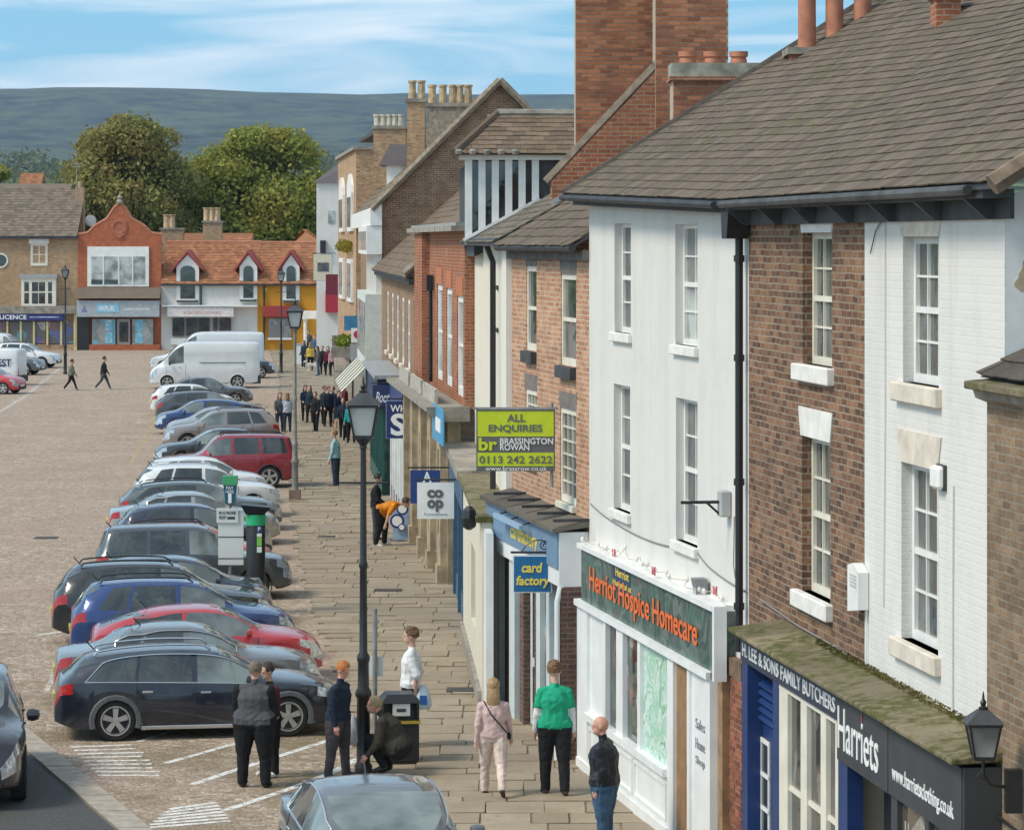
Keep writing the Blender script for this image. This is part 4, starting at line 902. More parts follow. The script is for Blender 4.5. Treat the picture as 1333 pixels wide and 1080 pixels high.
# wall lantern on a bracket
wx, wz = B0.p(1308, 1010, .06)
k = thing('wall_lantern', 'black four sided wall lantern on an iron bracket by the right edge', 'lantern', at(1280, 985, 25.6))
def lantern(k, s, gm=None, z=0.0, frost=None):
    """four sided tapering lantern, base at z, about 0.75 m tall at s = 1"""
    gm = gm or M_GLASSL
    f = MB(); b, w_, h_ = .13 * s, .21 * s, .44 * s
    for i in range(4):
        a0 = (1 if i in (0, 3) else -1, 1 if i < 2 else -1); f.tube([(a0[0]*b, a0[1]*b, z), (a0[0]*w_, a0[1]*w_, z + h_)], .016 * s, 5)
    f.box((-b*1.05, -b*1.05, z - .03*s), (b*1.05, b*1.05, z + .02*s)); f.box((-w_*1.1, -w_*1.1, z + h_ - .01*s), (w_*1.1, w_*1.1, z + h_ + .03*s))
    f.build('frame', M_BLACK, k)
    f = MB(); e = .93; f.hexa([(-b*e,-b*e,z+.02*s),(b*e,-b*e,z+.02*s),(b*e,b*e,z+.02*s),(-b*e,b*e,z+.02*s),(-w_*e,-w_*e,z+h_-.01*s),(w_*e,-w_*e,z+h_-.01*s),(w_*e,w_*e,z+h_-.01*s),(-w_*e,w_*e,z+h_-.01*s)]); f.build('glass', gm, k)
    f = MB(); t0, t1 = w_ * 1.22, .07 * s; zz = z + h_ + .03 * s
    f.hexa([(-t0,-t0,zz),(t0,-t0,zz),(t0,t0,zz),(-t0,t0,zz),(-t1,-t1,zz+.17*s),(t1,-t1,zz+.17*s),(t1,t1,zz+.17*s),(-t1,t1,zz+.17*s)]); f.build('roof', M_GREYD, k)
    f = MB(); f.lathe([(.06*s, zz+.17*s), (.065*s, zz+.2*s), (.03*s, zz+.22*s), (.045*s, zz+.27*s), (.02*s, zz+.31*s), (.012*s, zz+.38*s), (.002, zz+.42*s)], (0, 0, 0), 10); f.build('finial', M_BLACK, k, smooth=True)
lantern(k, .62)
MB().tube([(0, 0, -.02), (0, 0, -.14), (.05, 0, -.22), (.20, 0, -.25)], .016, 6).tube([(.2, 0, -.14), (.2, 0, -.42)], .02, 6).tube([(.0, 0, -.1), (-.05, 0, -.16), (.03, 0, -.2)], .01, 5).build('bracket', M_BLACK, k)
MB().box((.18, -.05, -.46), (.32, .05, -.10)).build('wall_plate', M_BLACK, k)
# ================================================================== R3: rose brick house with the card shop
B3 = Bld('rose_brick_house', 'rose brown brick house with cream sashes above the blue card shop', P_R23, P_R34)
t = B3.t; L3 = B3.L; EV3 = 7.68
ops = [op(B3, 685, 698.5, 346, 455), op(B3, 730, 750, 356, 474), op(B3, 684, 699, 505, 600), op(B3, 729, 750, 529, 651)]
wall(t, M_BR3, 0, L3, 3.0, EV3, ops, depth=.10)
for k, o in enumerate(ops):
    wd = window(t, *o, -.05, M_WOODC, M_GLASS, cols=1 if k < 2 else 3, rows=2 if k < 2 else 6, fr=.09, rail=k < 2)
    if k < 2: MB().box((o[0] - .0, -.05, o[2] - .2), (o[1] + .02, .1, o[2] - .01)).build('window_box', M_GREYD, wd)
    else: MB().box((o[0] - .03, -.05, o[2] - .09), (o[1] + .05, .07, o[2])).build('sill', M_WOODC, wd)
    MB().prism([(o[0] - .02, o[3]), (o[1] + .02, o[3]), (o[1] + .06, o[3] + .25), (o[0] - .06, o[3] + .25)], -.08, .006, 'y').build('lintel', plain('grey stone lintel', (.19, .165, .15), .9, var=.2), t)
wall(t, M_BRPLUM, 0, L3, 0, 3.0, (), y=-.02, name='lower_wall')
MB().box((-.02, .001, EV3 - .16), (L3, .10, EV3)).build('eaves_board', plain('grey eaves board', (.12, .11, .10), .8, var=.3), t)
MB().tube([(-.02, .26, EV3 + .03), (L3, .26, EV3 + .03)], .06, 8).build('gutter', M_GUT, t, smooth=True)
roof_on(B3, -.01, L3 + .02, EV3, .30, 31, 5.2, M_SLATE, .32, .27, 120, 12, dz=.05)
# card shop
S3 = .45
def s3(px, y=S3): return B3.p(px, 750, y)[0]
x3n, x3f = .03, s3(634)
MB().box((x3n, -.02, 2.62), (x3f, S3, 3.44)).build('fascia_box', M_SHOPW, t)
MB().box((x3n + .04, S3, 2.88), (x3f - .06, S3 + .025, 3.42)).build('fascia', plain('slate blue fascia', (.16, .26, .38), .5, var=.06), t)
for i in range(5):
    a = x3n - .06 + (x3f - x3n + .12) * i / 5; b = x3n - .06 + (x3f - x3n + .12) * (i + 1) / 5 - .015
    MB().hexa([(a, -.01, 3.52), (b, -.01, 3.52), (b, S3 + .12, 3.442), (a, S3 + .12, 3.442), (a, -.01, 3.62), (b, -.01, 3.62), (b, S3 + .12, 3.50), (a, S3 + .12, 3.50)]).build('roof_slab', slate_mat('dark mossy slabs', (.13, .115, .095), mossamt=1.0), t)
    MB().box((a, .0, 3.60), (a + .07, S3 + .10, 3.645)).build('slab_batten', M_GREYD, t)
lettering(t, 'cardfactory', 2.3, .34, PM((x3n + x3f) / 2 - .4, 3.10, S3 + .03), M_YEL, bold=.02, shear=.15)
MB().box(((x3n + x3f) / 2 - 1.1, S3 + .16, 3.30), ((x3n + x3f) / 2 + 1.2, S3 + .24, 3.37)).build('trough_light', plain('pale blue trough', (.30, .45, .62), .4, var=0), t)
for i in range(3): MB().tube([((x3n + x3f) / 2 - .9 + i, S3, 3.40), ((x3n + x3f) / 2 - .9 + i, S3 + .18, 3.35)], .014, 5).build('light_arm', M_GREYD, t)
# below the fascia: posts, glass, plum brick piers, glazed door
def b3(mb, px0, px1, z0, z1, y0=-.02, y1=S3 - .1): mb.box((s3(px1), y0, z0), (s3(px0), y1, z1))
for a, b in ((636, 645), (658, 665), (693, 698), (706, 710)):
    m = MB(); b3(m, a, b, 0, 2.62, -.02, S3 - .06); m.build('shopfront_post', plain('pale aqua frame', (.60, .66, .65), .45, var=.05), t)
for a, b in ((648, 657), (667, 672), (686, 692)):
    m = MB(); b3(m, a, b, 0, 2.62, -.01, S3 - .12); m.build('brick_pier', M_BRPLUM, t)
for a, b in ((698, 706), (710, 718)):
    m = MB(); b3(m, a, b, .35, 2.62, -.01, S3 - .14); m.build('shop_window', shop_goods('card shop window', [(.45, .40, .36), (.30, .22, .18), (.5, .5, .5), (.2, .25, .3)], 4.0, (.12, .11, .10)), t)
m = MB(); b3(m, 673, 685, .05, 2.5, -.01, S3 - .22); dd = m.build('door', plain('pale grey door frame', (.55, .56, .55), .5), t)
m = MB(); b3(m, 677, 684, .25, 1.0, S3 - .22, S3 - .205); m.build('pane', M_GLASSD, dd)
m = MB(); b3(m, 677, 684, 1.15, 2.35, S3 - .22, S3 - .205); m.build('pane', M_GLASSD, dd)
MB().box((.0, -.01, 0), (.24, S3 - .02, 2.61)).build('brick_pier', M_BRPLUM, t)
MB().tube([(.04, S3 + .03, .0), (.04, S3 + .03, 2.4), (.04, S3 - .02, 2.62)], .045, 8).build('downpipe', M_SHOPW, t, smooth=True)
# R3/R2 party-wall chimney in orange brick
dC = 47.4; p0, p1 = at(876, 105, dC), at(987, 105, dC)
k = thing('chimney_stack', 'short orange brick stack with stone cap and three red pots beside the slate verge', 'chimney', (p0.x, dC, 9.0)); wC = p1.x - p0.x; hC = p0.z - 9.0
st = MB().box((0, 0, -1.0), (wC, .9, hC)).build('stack', M_MORT, k); bricks(st, (0, 0, hC - 1.06), (1, 0, 0), None, wC, 1.05, M_SBR, (0, -1, 0), cap=120)
MB().box((-.05, -.08, hC), (wC + .10, .98, hC + .06)).build('oversail', M_BRRED, k); MB().box((-.03, -.06, hC + .06), (wC + .08, .96, hC + .27)).build('cap', plain('lichen stone', (.33, .31, .25), .95, var=.35, scale=4, bump=.4), k)
for px in (897, 930, 964): pm = MB(); pot(pm, (px - 876) * dC / FPX, .4, hC + .27, .135, .20); pm.build('chimney_pot', M_TERRA, k, smooth=True)

# ================================================================== R4: cream house with the long dormer and brick gable
B4 = Bld('cream_house', 'cream rendered house with a long white dormer and red brick gable parapet', P_R34, P_R45)
t = B4.t; L4 = B4.L; EV4 = 7.78
wall(t, M_CREAM, 0, L4, 2.9, EV4, (), y=0.0)
MB().box((.0, .001, 2.9), (1.55, .10, EV4 - .02)).build('pilaster', render_wall('pale cream render', (.76, .72, .64), amt=.35), t)
pxp = B4.p(650, 420)[0]
MB().tube([(pxp, .12, 3.2), (pxp, .12, EV4 - .35), (pxp - .1, .26, EV4)], .055, 8).build('downpipe', M_BLACK, t, smooth=True)
for z in (4.3, 6.1, 6.9): MB().box((pxp + .3, .001, z), (pxp + .9, .03, z + .08)).build('wall_plate', M_BLACK, t)
MB().tube([(.0, .25, EV4 + .02), (L4, .25, EV4 + .02)], .07, 8).build('gutter', M_GUT, t, smooth=True)
roof_on(B4, .02, L4 + .1, EV4, .32, 30, 4.6, M_SLATEM, .30, .27, 60, 14, dz=.0)
# dormer: its glazed cheek of five lights looks down the street, over a hipped tile roof
XD = 12.6; ya, yb_ = B4.q(610, 250, XD)[0], B4.q(697, 250, XD)[0]; ZD1 = B4.q(612, 207, XD)[1]; RT = math.tan(R(30)); zroof = lambda y: EV4 + (.32 - y) * RT
MB().prism([(ya - .12, zroof(ya) - .3), (yb_ - 3.0, zroof(yb_ - 3.0) - .3), (yb_ - 3.0, ZD1), (ya - .12, ZD1)], XD + .06, L4 + 5, 'x').build('dormer', M_GREYD, t)
n = 5
for i in range(n + 1):
    y = ya + (yb_ - ya) * i / n; MB().hexa([(XD, y - .075, zroof(y - .075)), (XD + .1, y - .075, zroof(y - .075)), (XD + .1, y + .075, zroof(y + .075)), (XD, y + .075, zroof(y + .075)), (XD, y - .075, ZD1 - .02), (XD + .1, y - .075, ZD1 - .02), (XD + .1, y + .075, ZD1 - .02), (XD, y + .075, ZD1 - .02)]).build('dormer_post', M_WOODW, t)
for i in range(n):
    y0_, y1_ = ya + (yb_ - ya) * (i + 1) / n + .075, ya + (yb_ - ya) * i / n - .075
    MB().hexa([(XD + .03, y0_, zroof(y0_)), (XD + .06, y0_, zroof(y0_)), (XD + .06, y1_, zroof(y1_)), (XD + .03, y1_, zroof(y1_)), (XD + .03, y0_, ZD1 - .05), (XD + .06, y0_, ZD1 - .05), (XD + .06, y1_, ZD1 - .05), (XD + .03, y1_, ZD1 - .05)]).build('pane', M_GLASSD, t)
MB().box((XD - .1, yb_ - 3.0, ZD1 - .02), (XD + .1, ya + .2, ZD1 + .10)).build('dormer_eaves', M_WOODW, t); MB().tube([(XD - .03, ya + .1, zroof(ya) + .03), (XD - .03, yb_ - .1, zroof(yb_ - .1) + .03)], .07, 6).build('flashing', M_LEAD, t)
ea, eb, zr = ya + .32, yb_ - 3.2, B4.q(700, 150, XD + 1.6)[1]
MB().add([(XD - .25, ea, ZD1 + .08), (XD - .25, eb, ZD1 + .08), (XD + 1.7, eb, zr), (XD + 1.7, ea - 1.0, zr), (L4 + 5, ea, ZD1 + .08), (L4 + 5, ea - 1.0, zr)], [(0, 1, 2, 3), (0, 3, 5, 4)]).build('dormer_roof', M_TILEB, t, fixn=False)
sl2 = Vector((1.95, 0, zr - ZD1 - .08)); slates(t, (XD - .27, ea, ZD1 + .09), (0, -1, 0), sl2, ea - eb, sl2.length, .26, .24, M_TILEB, 90, name='tile', seed=22, frame=B4, skip=lambda u, v: u < 1.0 * v / sl2.length)
MB().tube([(XD + 1.7, ea - 1.0, zr + .04), (XD + 1.7, eb, zr + .04)], .10, 7).build('ridge_tile', M_CONC, t); MB().tube([(XD - .27, ea, ZD1 + .12), (XD + 1.7, ea - 1.0, zr + .04)], .09, 7).build('hip_tile', M_TILEB, t)
for i in range(5): MB().lathe([(.07, -.03), (.09, .04), (.05, .08)], (XD - .27, ea - .1 - i * .3, ZD1 + .12), 9).build('eaves_mortar', M_CONC, t)
# gable parapet over the neighbour's roof, with coping and flashing
GP = [(-.75, 7.4), (-.75, 8.85), (-2.45, 10.65), (-3.4, 11.6), (-3.75, 11.6), (-3.75, 7.4)]
gw = MB(); gw.prism(GP, 1.2, 1.55, 'x'); gw.build('gable_parapet', M_BRRED, t)
MB().tube([(1.36, -.68, 8.83), (1.36, -2.45, 10.71), (1.36, -3.4, 11.66)], .11, 5).build('coping', plain('brown stone coping', (.17, .135, .10), .9, var=.3), t)
MB().hexa([(1.14, -.75, zroof(-.75)), (1.14, -3.7, zroof(-3.7)), (1.2, -3.7, zroof(-3.7)), (1.2, -.75, zroof(-.75)), (1.14, -.75, zroof(-.75) + .13), (1.14, -3.7, zroof(-3.7) + .13), (1.2, -3.7, zroof(-3.7) + .13), (1.2, -.75, zroof(-.75) + .13)]).build('flashing', M_LEAD, t)
# great chimney in two stepped stacks
for px0, px1, yb, dd_, lab, seed in ((749, 856, 208, 55.3, 'great orange red brick chimney, left set-back half, above the tiled roofs', 3), (853, 948, 160, 53.7, 'great orange red brick chimney, right forward half, nearest the slate roof', 4)):
    p0, p1 = at(px0, yb, dd_), at(px1, yb, dd_); k = thing('chimney_stack', lab, 'chimney', (p0.x, dd_, 7.5), group='great chimney'); w_ = p1.x - p0.x
    st = MB().box((0, 0, 0), (w_, 1.0, 5.6)).build('stack', M_MORT, k); z0_ = p0.z - 7.5 - .1
    bricks(st, (0, 0, z0_ - .3), (1, 0, 0), None, w_, 5.55 - z0_, M_SBR, (0, -1, 0), cap=300, seed=seed)
    MB().box((-.08, -.08, 5.6), (w_ + .08, 1.08, 5.8)).build('cap', M_CONC, k)
    for i in range(3): pm = MB(); pot(pm, w_ * (i + .5) / 3, .5, 5.8, .15, .6); pm.build('chimney_pot', M_TERRA, k, smooth=True)
# ground floor projecting cream shop with stone-slab top, blue far part
S4 = .55
def s4(px, y=S4): return B4.p(px, 780, y)[0]
x4a, x4b, x4c = s4(627), s4(603), s4(584)
wall(t, render_wall('dirty cream render', (.68, .62, .50), amt=.55), x4a, x4b, 0, 3.1, [(s4(619), s4(613.5), .9, 2.3)], y=S4, name='lower_wall')
wd = window(t, s4(619), s4(613.5), .9, 2.3, S4 - .12, M_WOODC, M_GLASSD, cols=1, rows=2)
MB().box((x4a - .05, 0, 3.1), (x4b + .05, S4 + .1, 3.2)).build('stone_slab', M_MOSSL, t); MB().box((x4b + .06, 0, 3.05), (x4c + .2, S4 + .12, 3.25)).build('stone_slab', M_CONC, t)
MB().box((x4b + .01, 0, 2.45), (x4c, S4 + .03, 3.05)).build('fascia', plain('dull blue fascia', (.05, .11, .19), .5), t)
for i in range(4):
    x = x4b + .05 + (x4c - x4b - .3) * i / 3; MB().box((x, 0, 0), (x + .22, S4, 2.45)).build('shopfront_post', plain('steel blue paint', (.05, .12, .20), .45), t)
MB().box((x4b + .1, 0, .5), (x4c, S4 - .12, 2.45)).build('shop_window', M_GLASSD, t); MB().box((x4b + .1, 0, 0), (x4c, S4 - .06, .5)).build('stallriser', plain('steel blue paint', (.05, .12, .20), .45), t)
MB().box((x4a - .9, S4 - .16, 0), (x4a, S4 - .04, 3.0)).build('side_pilaster', M_SHOPW, t); MB().box((x4a, S4, 0), (x4b, S4 + .07, .28)).build('plinth', M_CONC, t)
bk = MB(); bk.lathe([(.04, 2.95), (.11, 3.0), (.14, 3.15), (.11, 3.28), (.04, 3.35)], (x4a + .3, S4 + .2, 0), 8); bk.build('hanging_basket', M_BLACK, t)

# ================================================================== R5: red brick bank with white windows on a sandstone base
B5 = Bld('red_brick_bank', 'red brick bank with tall white windows over a sandstone ground floor', (-1.08, 70.0), (-2.58, 85.0))
t = B5.t; L5 = B5.L; EV5 = 8.05
ops = [op(B5, 569, 576, 369, 492), op(B5, 581, 588.5, 374, 500), op(B5, 595, 603, 384, 513), op(B5, 544, 550.5, 365, 482)]
wall(t, M_BRRED, 0, L5, 4.0, EV5, ops, depth=.12, thick=.45)
for o in ops:
    wd = window(t, *o, -.06, M_WOODW, M_GLASSL, cols=1, rows=2, fr=.16)
    MB().box((o[0] - .02, -.05, o[3]), (o[1] + .02, .02, o[3] + .42)).build('lintel', plain('orange rubbed brick', (.45, .16, .07), .9, var=.15), t)
MB().box((-.10, -.5, EV5), (L5 + .3, .32, EV5 + .12)).build('cornice', M_CONC, t); MB().box((-.04, -.45, EV5 + .12), (L5 + .2, .2, EV5 + .2)).build('parapet', plain('grey lead parapet', (.30, .30, .28), .8, var=.2), t)
xp = B5.p(558, 330)[0]; MB().box((xp - .3, 0.001, 4.1), (xp + 2.6, .2, EV5 - .02)).build('corner_pier', M_BRRED, t)
xq = B5.p(565, 400)[0]; dp = MB().tube([(xq, .09, 4.2), (xq, .09, 6.9)], .055, 8).build('downpipe', M_BLACK, t, smooth=True); MB().box((xq - .16, .03, 6.55), (xq + .16, .2, 6.95)).build('hopper', M_BLACK, dp)
MB().add([(0, -.4, EV5 + .2), (L5, -.4, EV5 + .2), (L5, -5, EV5 + 2.4), (0, -5, EV5 + 2.4)], [(0, 1, 2, 3)]).build('roof', M_TILEB, t, fixn=False)
MB().add([(-.002, -.45, 3), (-.002, -8, 3), (-.002, -8, EV5), (-.002, -.45, EV5)], [(0, 1, 2, 3)]).build('side_wall', M_BRRED, t, fixn=False)
S5 = .55
ash = MB(); wall(t, M_SAND, -.1, L5, 0, 3.72, [(.9 + i * 3.2, 2.9 + i * 3.2, .9, 2.9) for i in range(4)], y=S5 - .15, name='ashlar_wall', depth=.3)
for i in range(4): MB().box((.9 + i * 3.2, S5 - .5, .9), (2.9 + i * 3.2, S5 - .4, 2.9)).build('pane', M_GLASSD, t)
for i in range(5):
    x = .05 + i * 3.2; MB().box((x, S5 - .16, .0), (x + .45, S5 + .0, 3.72)).build('pilaster', M_SAND, t); MB().box((x - .06, S5 - .16, 0), (x + .5, S5 + .08, .45)).build('pilaster_base', M_SAND, t)
MB().prism([(-.1, 3.722), (S5 + .05, 3.722), (S5 + .34, 3.95), (S5 + .34, 4.06), (-.1, 4.06)], -.25, L5 + .1, 'x').build('cornice', M_CONC, t)
for i in range(3): MB().box((1.0 + i * 4.6, S5 - .02, 4.06), (4.9 + i * 4.6, S5 + .06, 4.4)).build('balustrade', plain('pale stone balustrade', (.40, .37, .32), .9, var=.25), t)
x, z = B5.p(570, 555, S5 + .12); MB().box((x - 1.6, S5 + .1, z - .35), (x + 1.6, S5 + .13, z + .45)).build('shop_sign', plain('cyan sign', (.06, .32, .55), .4, var=.1), t)
MB().box((x - .9, S5 + .13, z - .1), (x + .5, S5 + .14, z + .2)).build('sign_panel', M_WHT, t)

# ================================================================== R6: lower brown brick range with tall windows
B6 = Bld('brown_brick_range', 'low brown brick range with a row of tall windows and tiled roof beyond the bank', (-2.58, 85.0), (-4.75, 112.0))
t = B6.t; L6 = B6.L; EV6 = 6.72
ops = []
for i in range(6): x = 1.2 + i * 3.9; ops.append((x, x + 1.5, 4.05, 6.1))
wall(t, M_BRGAB, 0, L6, 3.4, EV6, ops, depth=.12)
for o in ops: wd = window(t, *o, -.05, M_WOODW, M_GLASSD, cols=2, rows=4, fr=.14, panes=False); MB().box((o[0] - .1, -.03, o[2] - .12), (o[1] + .1, .10, o[2])).build('sill', M_STONE, wd)
MB().box((-.1, .001, EV6 - .1), (L6, .28, EV6 + .06)).build('gutter_box', M_GUT, t)
roof_on(B6, 0, L6, EV6, .35, 42, 3.6, M_TILEB, .4, .3, 0, 31, dz=.08)
MB().tube([(L6 * .0 + .1, .4, EV6 + .2), (.1, -3.2, EV6 + 3.35)], .12, 6).build('verge', M_CONC, t)
# shop floor: stationer (blue and white), chemist
S6 = .45
wall(t, M_SAND, 0, L6, 0, 3.35, (), y=0, name='lower_wall')
MB().box((.3, 0, 2.75), (9.0, S6, 3.55)).build('fascia', plain('stationer blue', (.016, .03, .14), .45), t)
for i in range(6): MB().box((.4 + i * 1.65, 0, 0), (.4 + i * 1.65 + .25, S6 - .02, 2.74)).build('shopfront_post', M_WOODW, t)
MB().box((.65, 0, .4), (8.9, S6 - .1, 2.74)).build('shop_window', M_GLASSL, t); MB().box((.65, 0, 0), (8.9, S6 - .05, .4)).build('stallriser', M_GREYD, t)
MB().box((9.4, 0, 2.7), (20.5, S6 + .35, 3.6)).build('fascia', plain('chemist navy', (.02, .035, .10), .45), t)
MB().box((9.5, 0, 0), (20.4, S6 + .2, .5)).build('stallriser', plain('deep green paint', (.02, .09, .075), .45), t)
MB().box((9.5, 0, .5), (20.4, S6 + .12, 2.69)).build('shop_window', shop_goods('chemist window', [(.05, .28, .22), (.30, .38, .36), (.10, .16, .15)], 3.0, (.05, .08, .07)), t)
for i in range(7): MB().box((9.5 + i * 1.78, 0, 0), (9.5 + i * 1.78 + .2, S6 + .2, 2.7)).build('shopfront_post', plain('deep green paint', (.02, .09, .075), .45), t)
MB().box((9.2, -.1, 3.6), (21, S6 + .45, 3.72)).build('canopy_top', M_LEAD, t)
# striped awning further on
k = B6.at('shop_awning', 'cream and grey slatted shop awning beyond the chemist', 'awning', 19.0, .85, 2.75); k.scale = (1, .7, .7)
for i in range(6):
    x = i * 1.6; MB().hexa([(x, 1.15, .0), (x + .8, 1.15, .0), (x + .8, 1.18, .0), (x, 1.18, .0), (x, .0, 1.15), (x + .8, .0, 1.15), (x + .8, .03, 1.17), (x, .03, 1.17)]).build('stripe', plain('cream awning canvas', (.66, .62, .50), .8), k)
    MB().hexa([(x + .81, 1.15, .0), (x + 1.59, 1.15, .0), (x + 1.59, 1.18, .0), (x + .81, 1.18, .0), (x + .81, .0, 1.15), (x + 1.59, .0, 1.15), (x + 1.59, .03, 1.17), (x + .81, .03, 1.17)]).build('stripe', plain('dark awning canvas', (.07, .075, .07), .8), k)

# ================================================================== R7: tall brown gabled house with white boarded bays
B7 = Bld('brown_gabled_house', 'tall house with a broad brown brick gable and white boarded bays', (-4.75, 112.0), (-6.9, 140.0))
t = B7.t; L7 = B7.L; EV7 = 9.15; D7 = 8.6
wall(t, M_BRGAB, 0, L7, 0, EV7, (), y=0)
zr = 13.55
MB().add([(-.002, 0, 0), (-.002, -D7, 0), (-.002, -D7, EV7), (-.002, -D7 / 2, zr), (-.002, 0, EV7)], [(0, 1, 2, 3, 4)]).build('gable_wall', M_BRGAB, t, fixn=False)
MB().add([(-.3, .35, EV7 - .2), (L7, .35, EV7 - .2), (L7, -D7 / 2, zr + .1), (-.3, -D7 / 2, zr + .1)], [(0, 1, 2, 3)]).build('roof', M_TILEB, t, fixn=False)
sl = Vector((0, -D7 / 2 - .35, zr + .3 - EV7)); slates(t, (-.3, .38, EV7 - .19), (1, 0, 0), sl, L7 + .3, sl.length, .55, .42, slate_mat('brown stone tiles', (.24, .185, .13), mossamt=.6), 0, name='tile', seed=41, thick=.04, jit=2)
MB().add([(-.3, -D7 - .3, EV7 - .2), (L7, -D7 - .3, EV7 - .2), (L7, -D7 / 2, zr + .1), (-.3, -D7 / 2, zr + .1)], [(3, 2, 1, 0)]).build('rear_slope', M_TILEB, t, fixn=False)
MB().tube([(-.32, .38, EV7 - .15), (-.32, -D7 / 2, zr + .16)], .13, 5).tube([(-.32, -D7 / 2, zr + .16), (-.32, -D7 - .3, EV7 - .1)], .13, 5).build('verge', plain('stone coping tile', (.26, .21, .15), .9, var=.25), t)
MB().prism([(.0, EV7 - .75), (.42, EV7 - .75), (.42, EV7 - .15), (.02, EV7 + .1), (.0, EV7 + .1)], -.30, L7 - .1, 'x').build('boxed_eaves', M_WOODW, t)
MB().box((-.25, .0, 7.35), (11, .55, EV7 - .76)).build('upper_bay', M_WOODW, t)
for i in range(7): MB().box((.3 + i * 1.5, .5, 7.5), (1.2 + i * 1.5, .56, EV7 - .95)).build('pane', M_GLASSL, t)
MB().box((.1, -.2, 7.4), (.8, .3, EV7 - .8)).build('bay_return', M_GLASSL, t)
for i in range(6): MB().box((-.05 + i * 2.2, .0, 3.5), (.35 + i * 2.2, .22, 7.34)).build('pilaster', M_WOODW, t)
MB().box((-.2, .0, 3.2), (11, .6, 5.9)).build('lower_bay', plain('pale grey green boarding', (.62, .66, .63), .5, var=.08), t)
for i in range(6): MB().box((.0 + i * 1.8, .55, 3.6), (1.2 + i * 1.8, .62, 5.6)).build('pane', M_GLASSL, t)
MB().box((0, 0, 2.5), (L7, .5, 3.19)).build('fascia', plain('shop grey fascia', (.16, .17, .17), .6), t); MB().box((0, 0, 0), (L7, .35, 2.49)).build('shop_window', shop_goods('mixed shop windows', [(.25, .05, .06), (.40, .38, .34), (.08, .20, .17)], 2.0, (.06, .06, .06)), t)
# chimneys on R7 and R8
def stack(name, label, px0, px1, yb, ytop, d, potlist, mat, potmat, pr=.16, ph=.7, group=None):
    p0, p1, pt = at(px0, yb, d), at(px1, yb, d), at(px0, ytop, d); k = thing('chimney_stack', label, 'chimney', (p0.x, d, p0.z - 1.5), group=group); w_ = p1.x - p0.x; h_ = pt.z - p0.z + 1.5
    MB().box((0, 0, 0), (w_, 1.1, h_)).build('stack', mat, k); MB().box((-.08, -.08, h_), (w_ + .08, 1.18, h_ + .14)).build('cap', M_CONC, k)
    for px in potlist: pm = MB(); pot(pm, (px - px0) * d / FPX, .5, h_ + .14, pr, ph, 9); pm.build('chimney_pot', potmat, k, smooth=True)
stack('c', 'broad stone stack with a row of buff pots behind the brown gable', 556, 614, 185, 139, 118, [562, 576, 589, 598, 609], plain('grey render stack', (.30, .245, .19), .9, var=.3), M_TERRAB, .17, .72)
stack('c', 'orange brick stack with two buff pots left of the broad stone stack', 530, 553, 190, 133, 124, [536, 548], M_BROR, M_TERRAB, .17, .75)
stack('c', 'low brick stack with a row of pale pots above the white dormer cheek', 486, 528, 200, 168, 131, [490, 498, 506, 513, 521], M_BROR, plain('pale chimney pot', (.55, .49, .40), .8, var=.2), .15, .5)
p = at(497, 195, 128); k = thing('roof_dormer', 'small dormer with white cheek and dark hipped roof on the brown roof', 'dormer', (p.x, 128, p.z - .9))
MB().hexa([(.2, 0, -1.1), (2.0, 0, -1.1), (2.0, 2, -1.1), (.2, 2, -1.1), (.2, 0, .25), (2.0, 0, .25), (2, 2, .25), (.2, 2, .25)]).build('cheek', M_WOODW, k)
MB().hexa([(-.1, -.2, .25), (2.6, -.2, .25), (2.6, 2.2, .25), (-.1, 2.2, .25), (.3, .8, 1.15), (2.4, .8, 1.15), (2.4, 1.2, 1.15), (.3, 1.2, 1.15)]).build('roof', slate_mat('purple slates', (.13, .11, .115)), k)

# ================================================================== R8 / R9
B8 = Bld('orange_brick_hotel', 'tall orange rubble brick building with arched white windows', (-6.9, 140.0), (-8.75, 158.0))
t = B8.t; L8 = B8.L; EV8 = 12.0
wall(t, M_BROR, 0, L8, 0, EV8, (), y=0.2)
MB().add([(-.01, .2, 0), (-.01, -9, 0), (-.01, -9, EV8 + 1), (-.01, -2.2, EV8 + .9), (-.01, -.8, EV8), (-.01, .2, EV8)], [(0, 1, 2, 3, 4, 5)]).build('side_wall', M_BROR, t, fixn=False)
MB().box((-.1, -.8, EV8), (L8, .35, EV8 + .15)).build('parapet_coping', M_CONC, t)
MB().box((-.2, -2.3, EV8 + .9), (L8, -.9, EV8 + 1.05)).build('roof', slate_mat('dark slates', (.10, .08, .065)), t)
for z0_, z1_, ar in ((8.3, 10.4, True), (5.0, 7.3, False)):
    for x in (2.2, 10.5):
        m = MB(); pts = [(x, z0_), (x + 4.2, z0_), (x + 4.2, z1_ - .3)] + ([(x + 2.1 + 2.1 * math.cos(a), z1_ - .3 + .9 * math.sin(a)) for a in [math.pi * i / 8 for i in range(1, 8)]] if ar else []) + [(x, z1_ - .3)]
        m.prism(pts, .2001, .32, 'y'); wd = m.build('window', M_WOODW, t)
        for i in range(2): MB().box((x + .4 + i * 1.8, .31, z0_ + .2), (x + 1.9 + i * 1.8, .335, z1_ - .5)).build('pane', M_GLASSL, wd)
me = leaf_cloud([(3 + i * 1.2, .5, 7.6, .6, .3, .25) for i in range(5)], 500, .09, 61); me.materials.append(leaf_mat('yellow flowers', (.10, .12, .03), (.45, .36, .06), (.30, .22, .03))); link('flower_box', me, t)
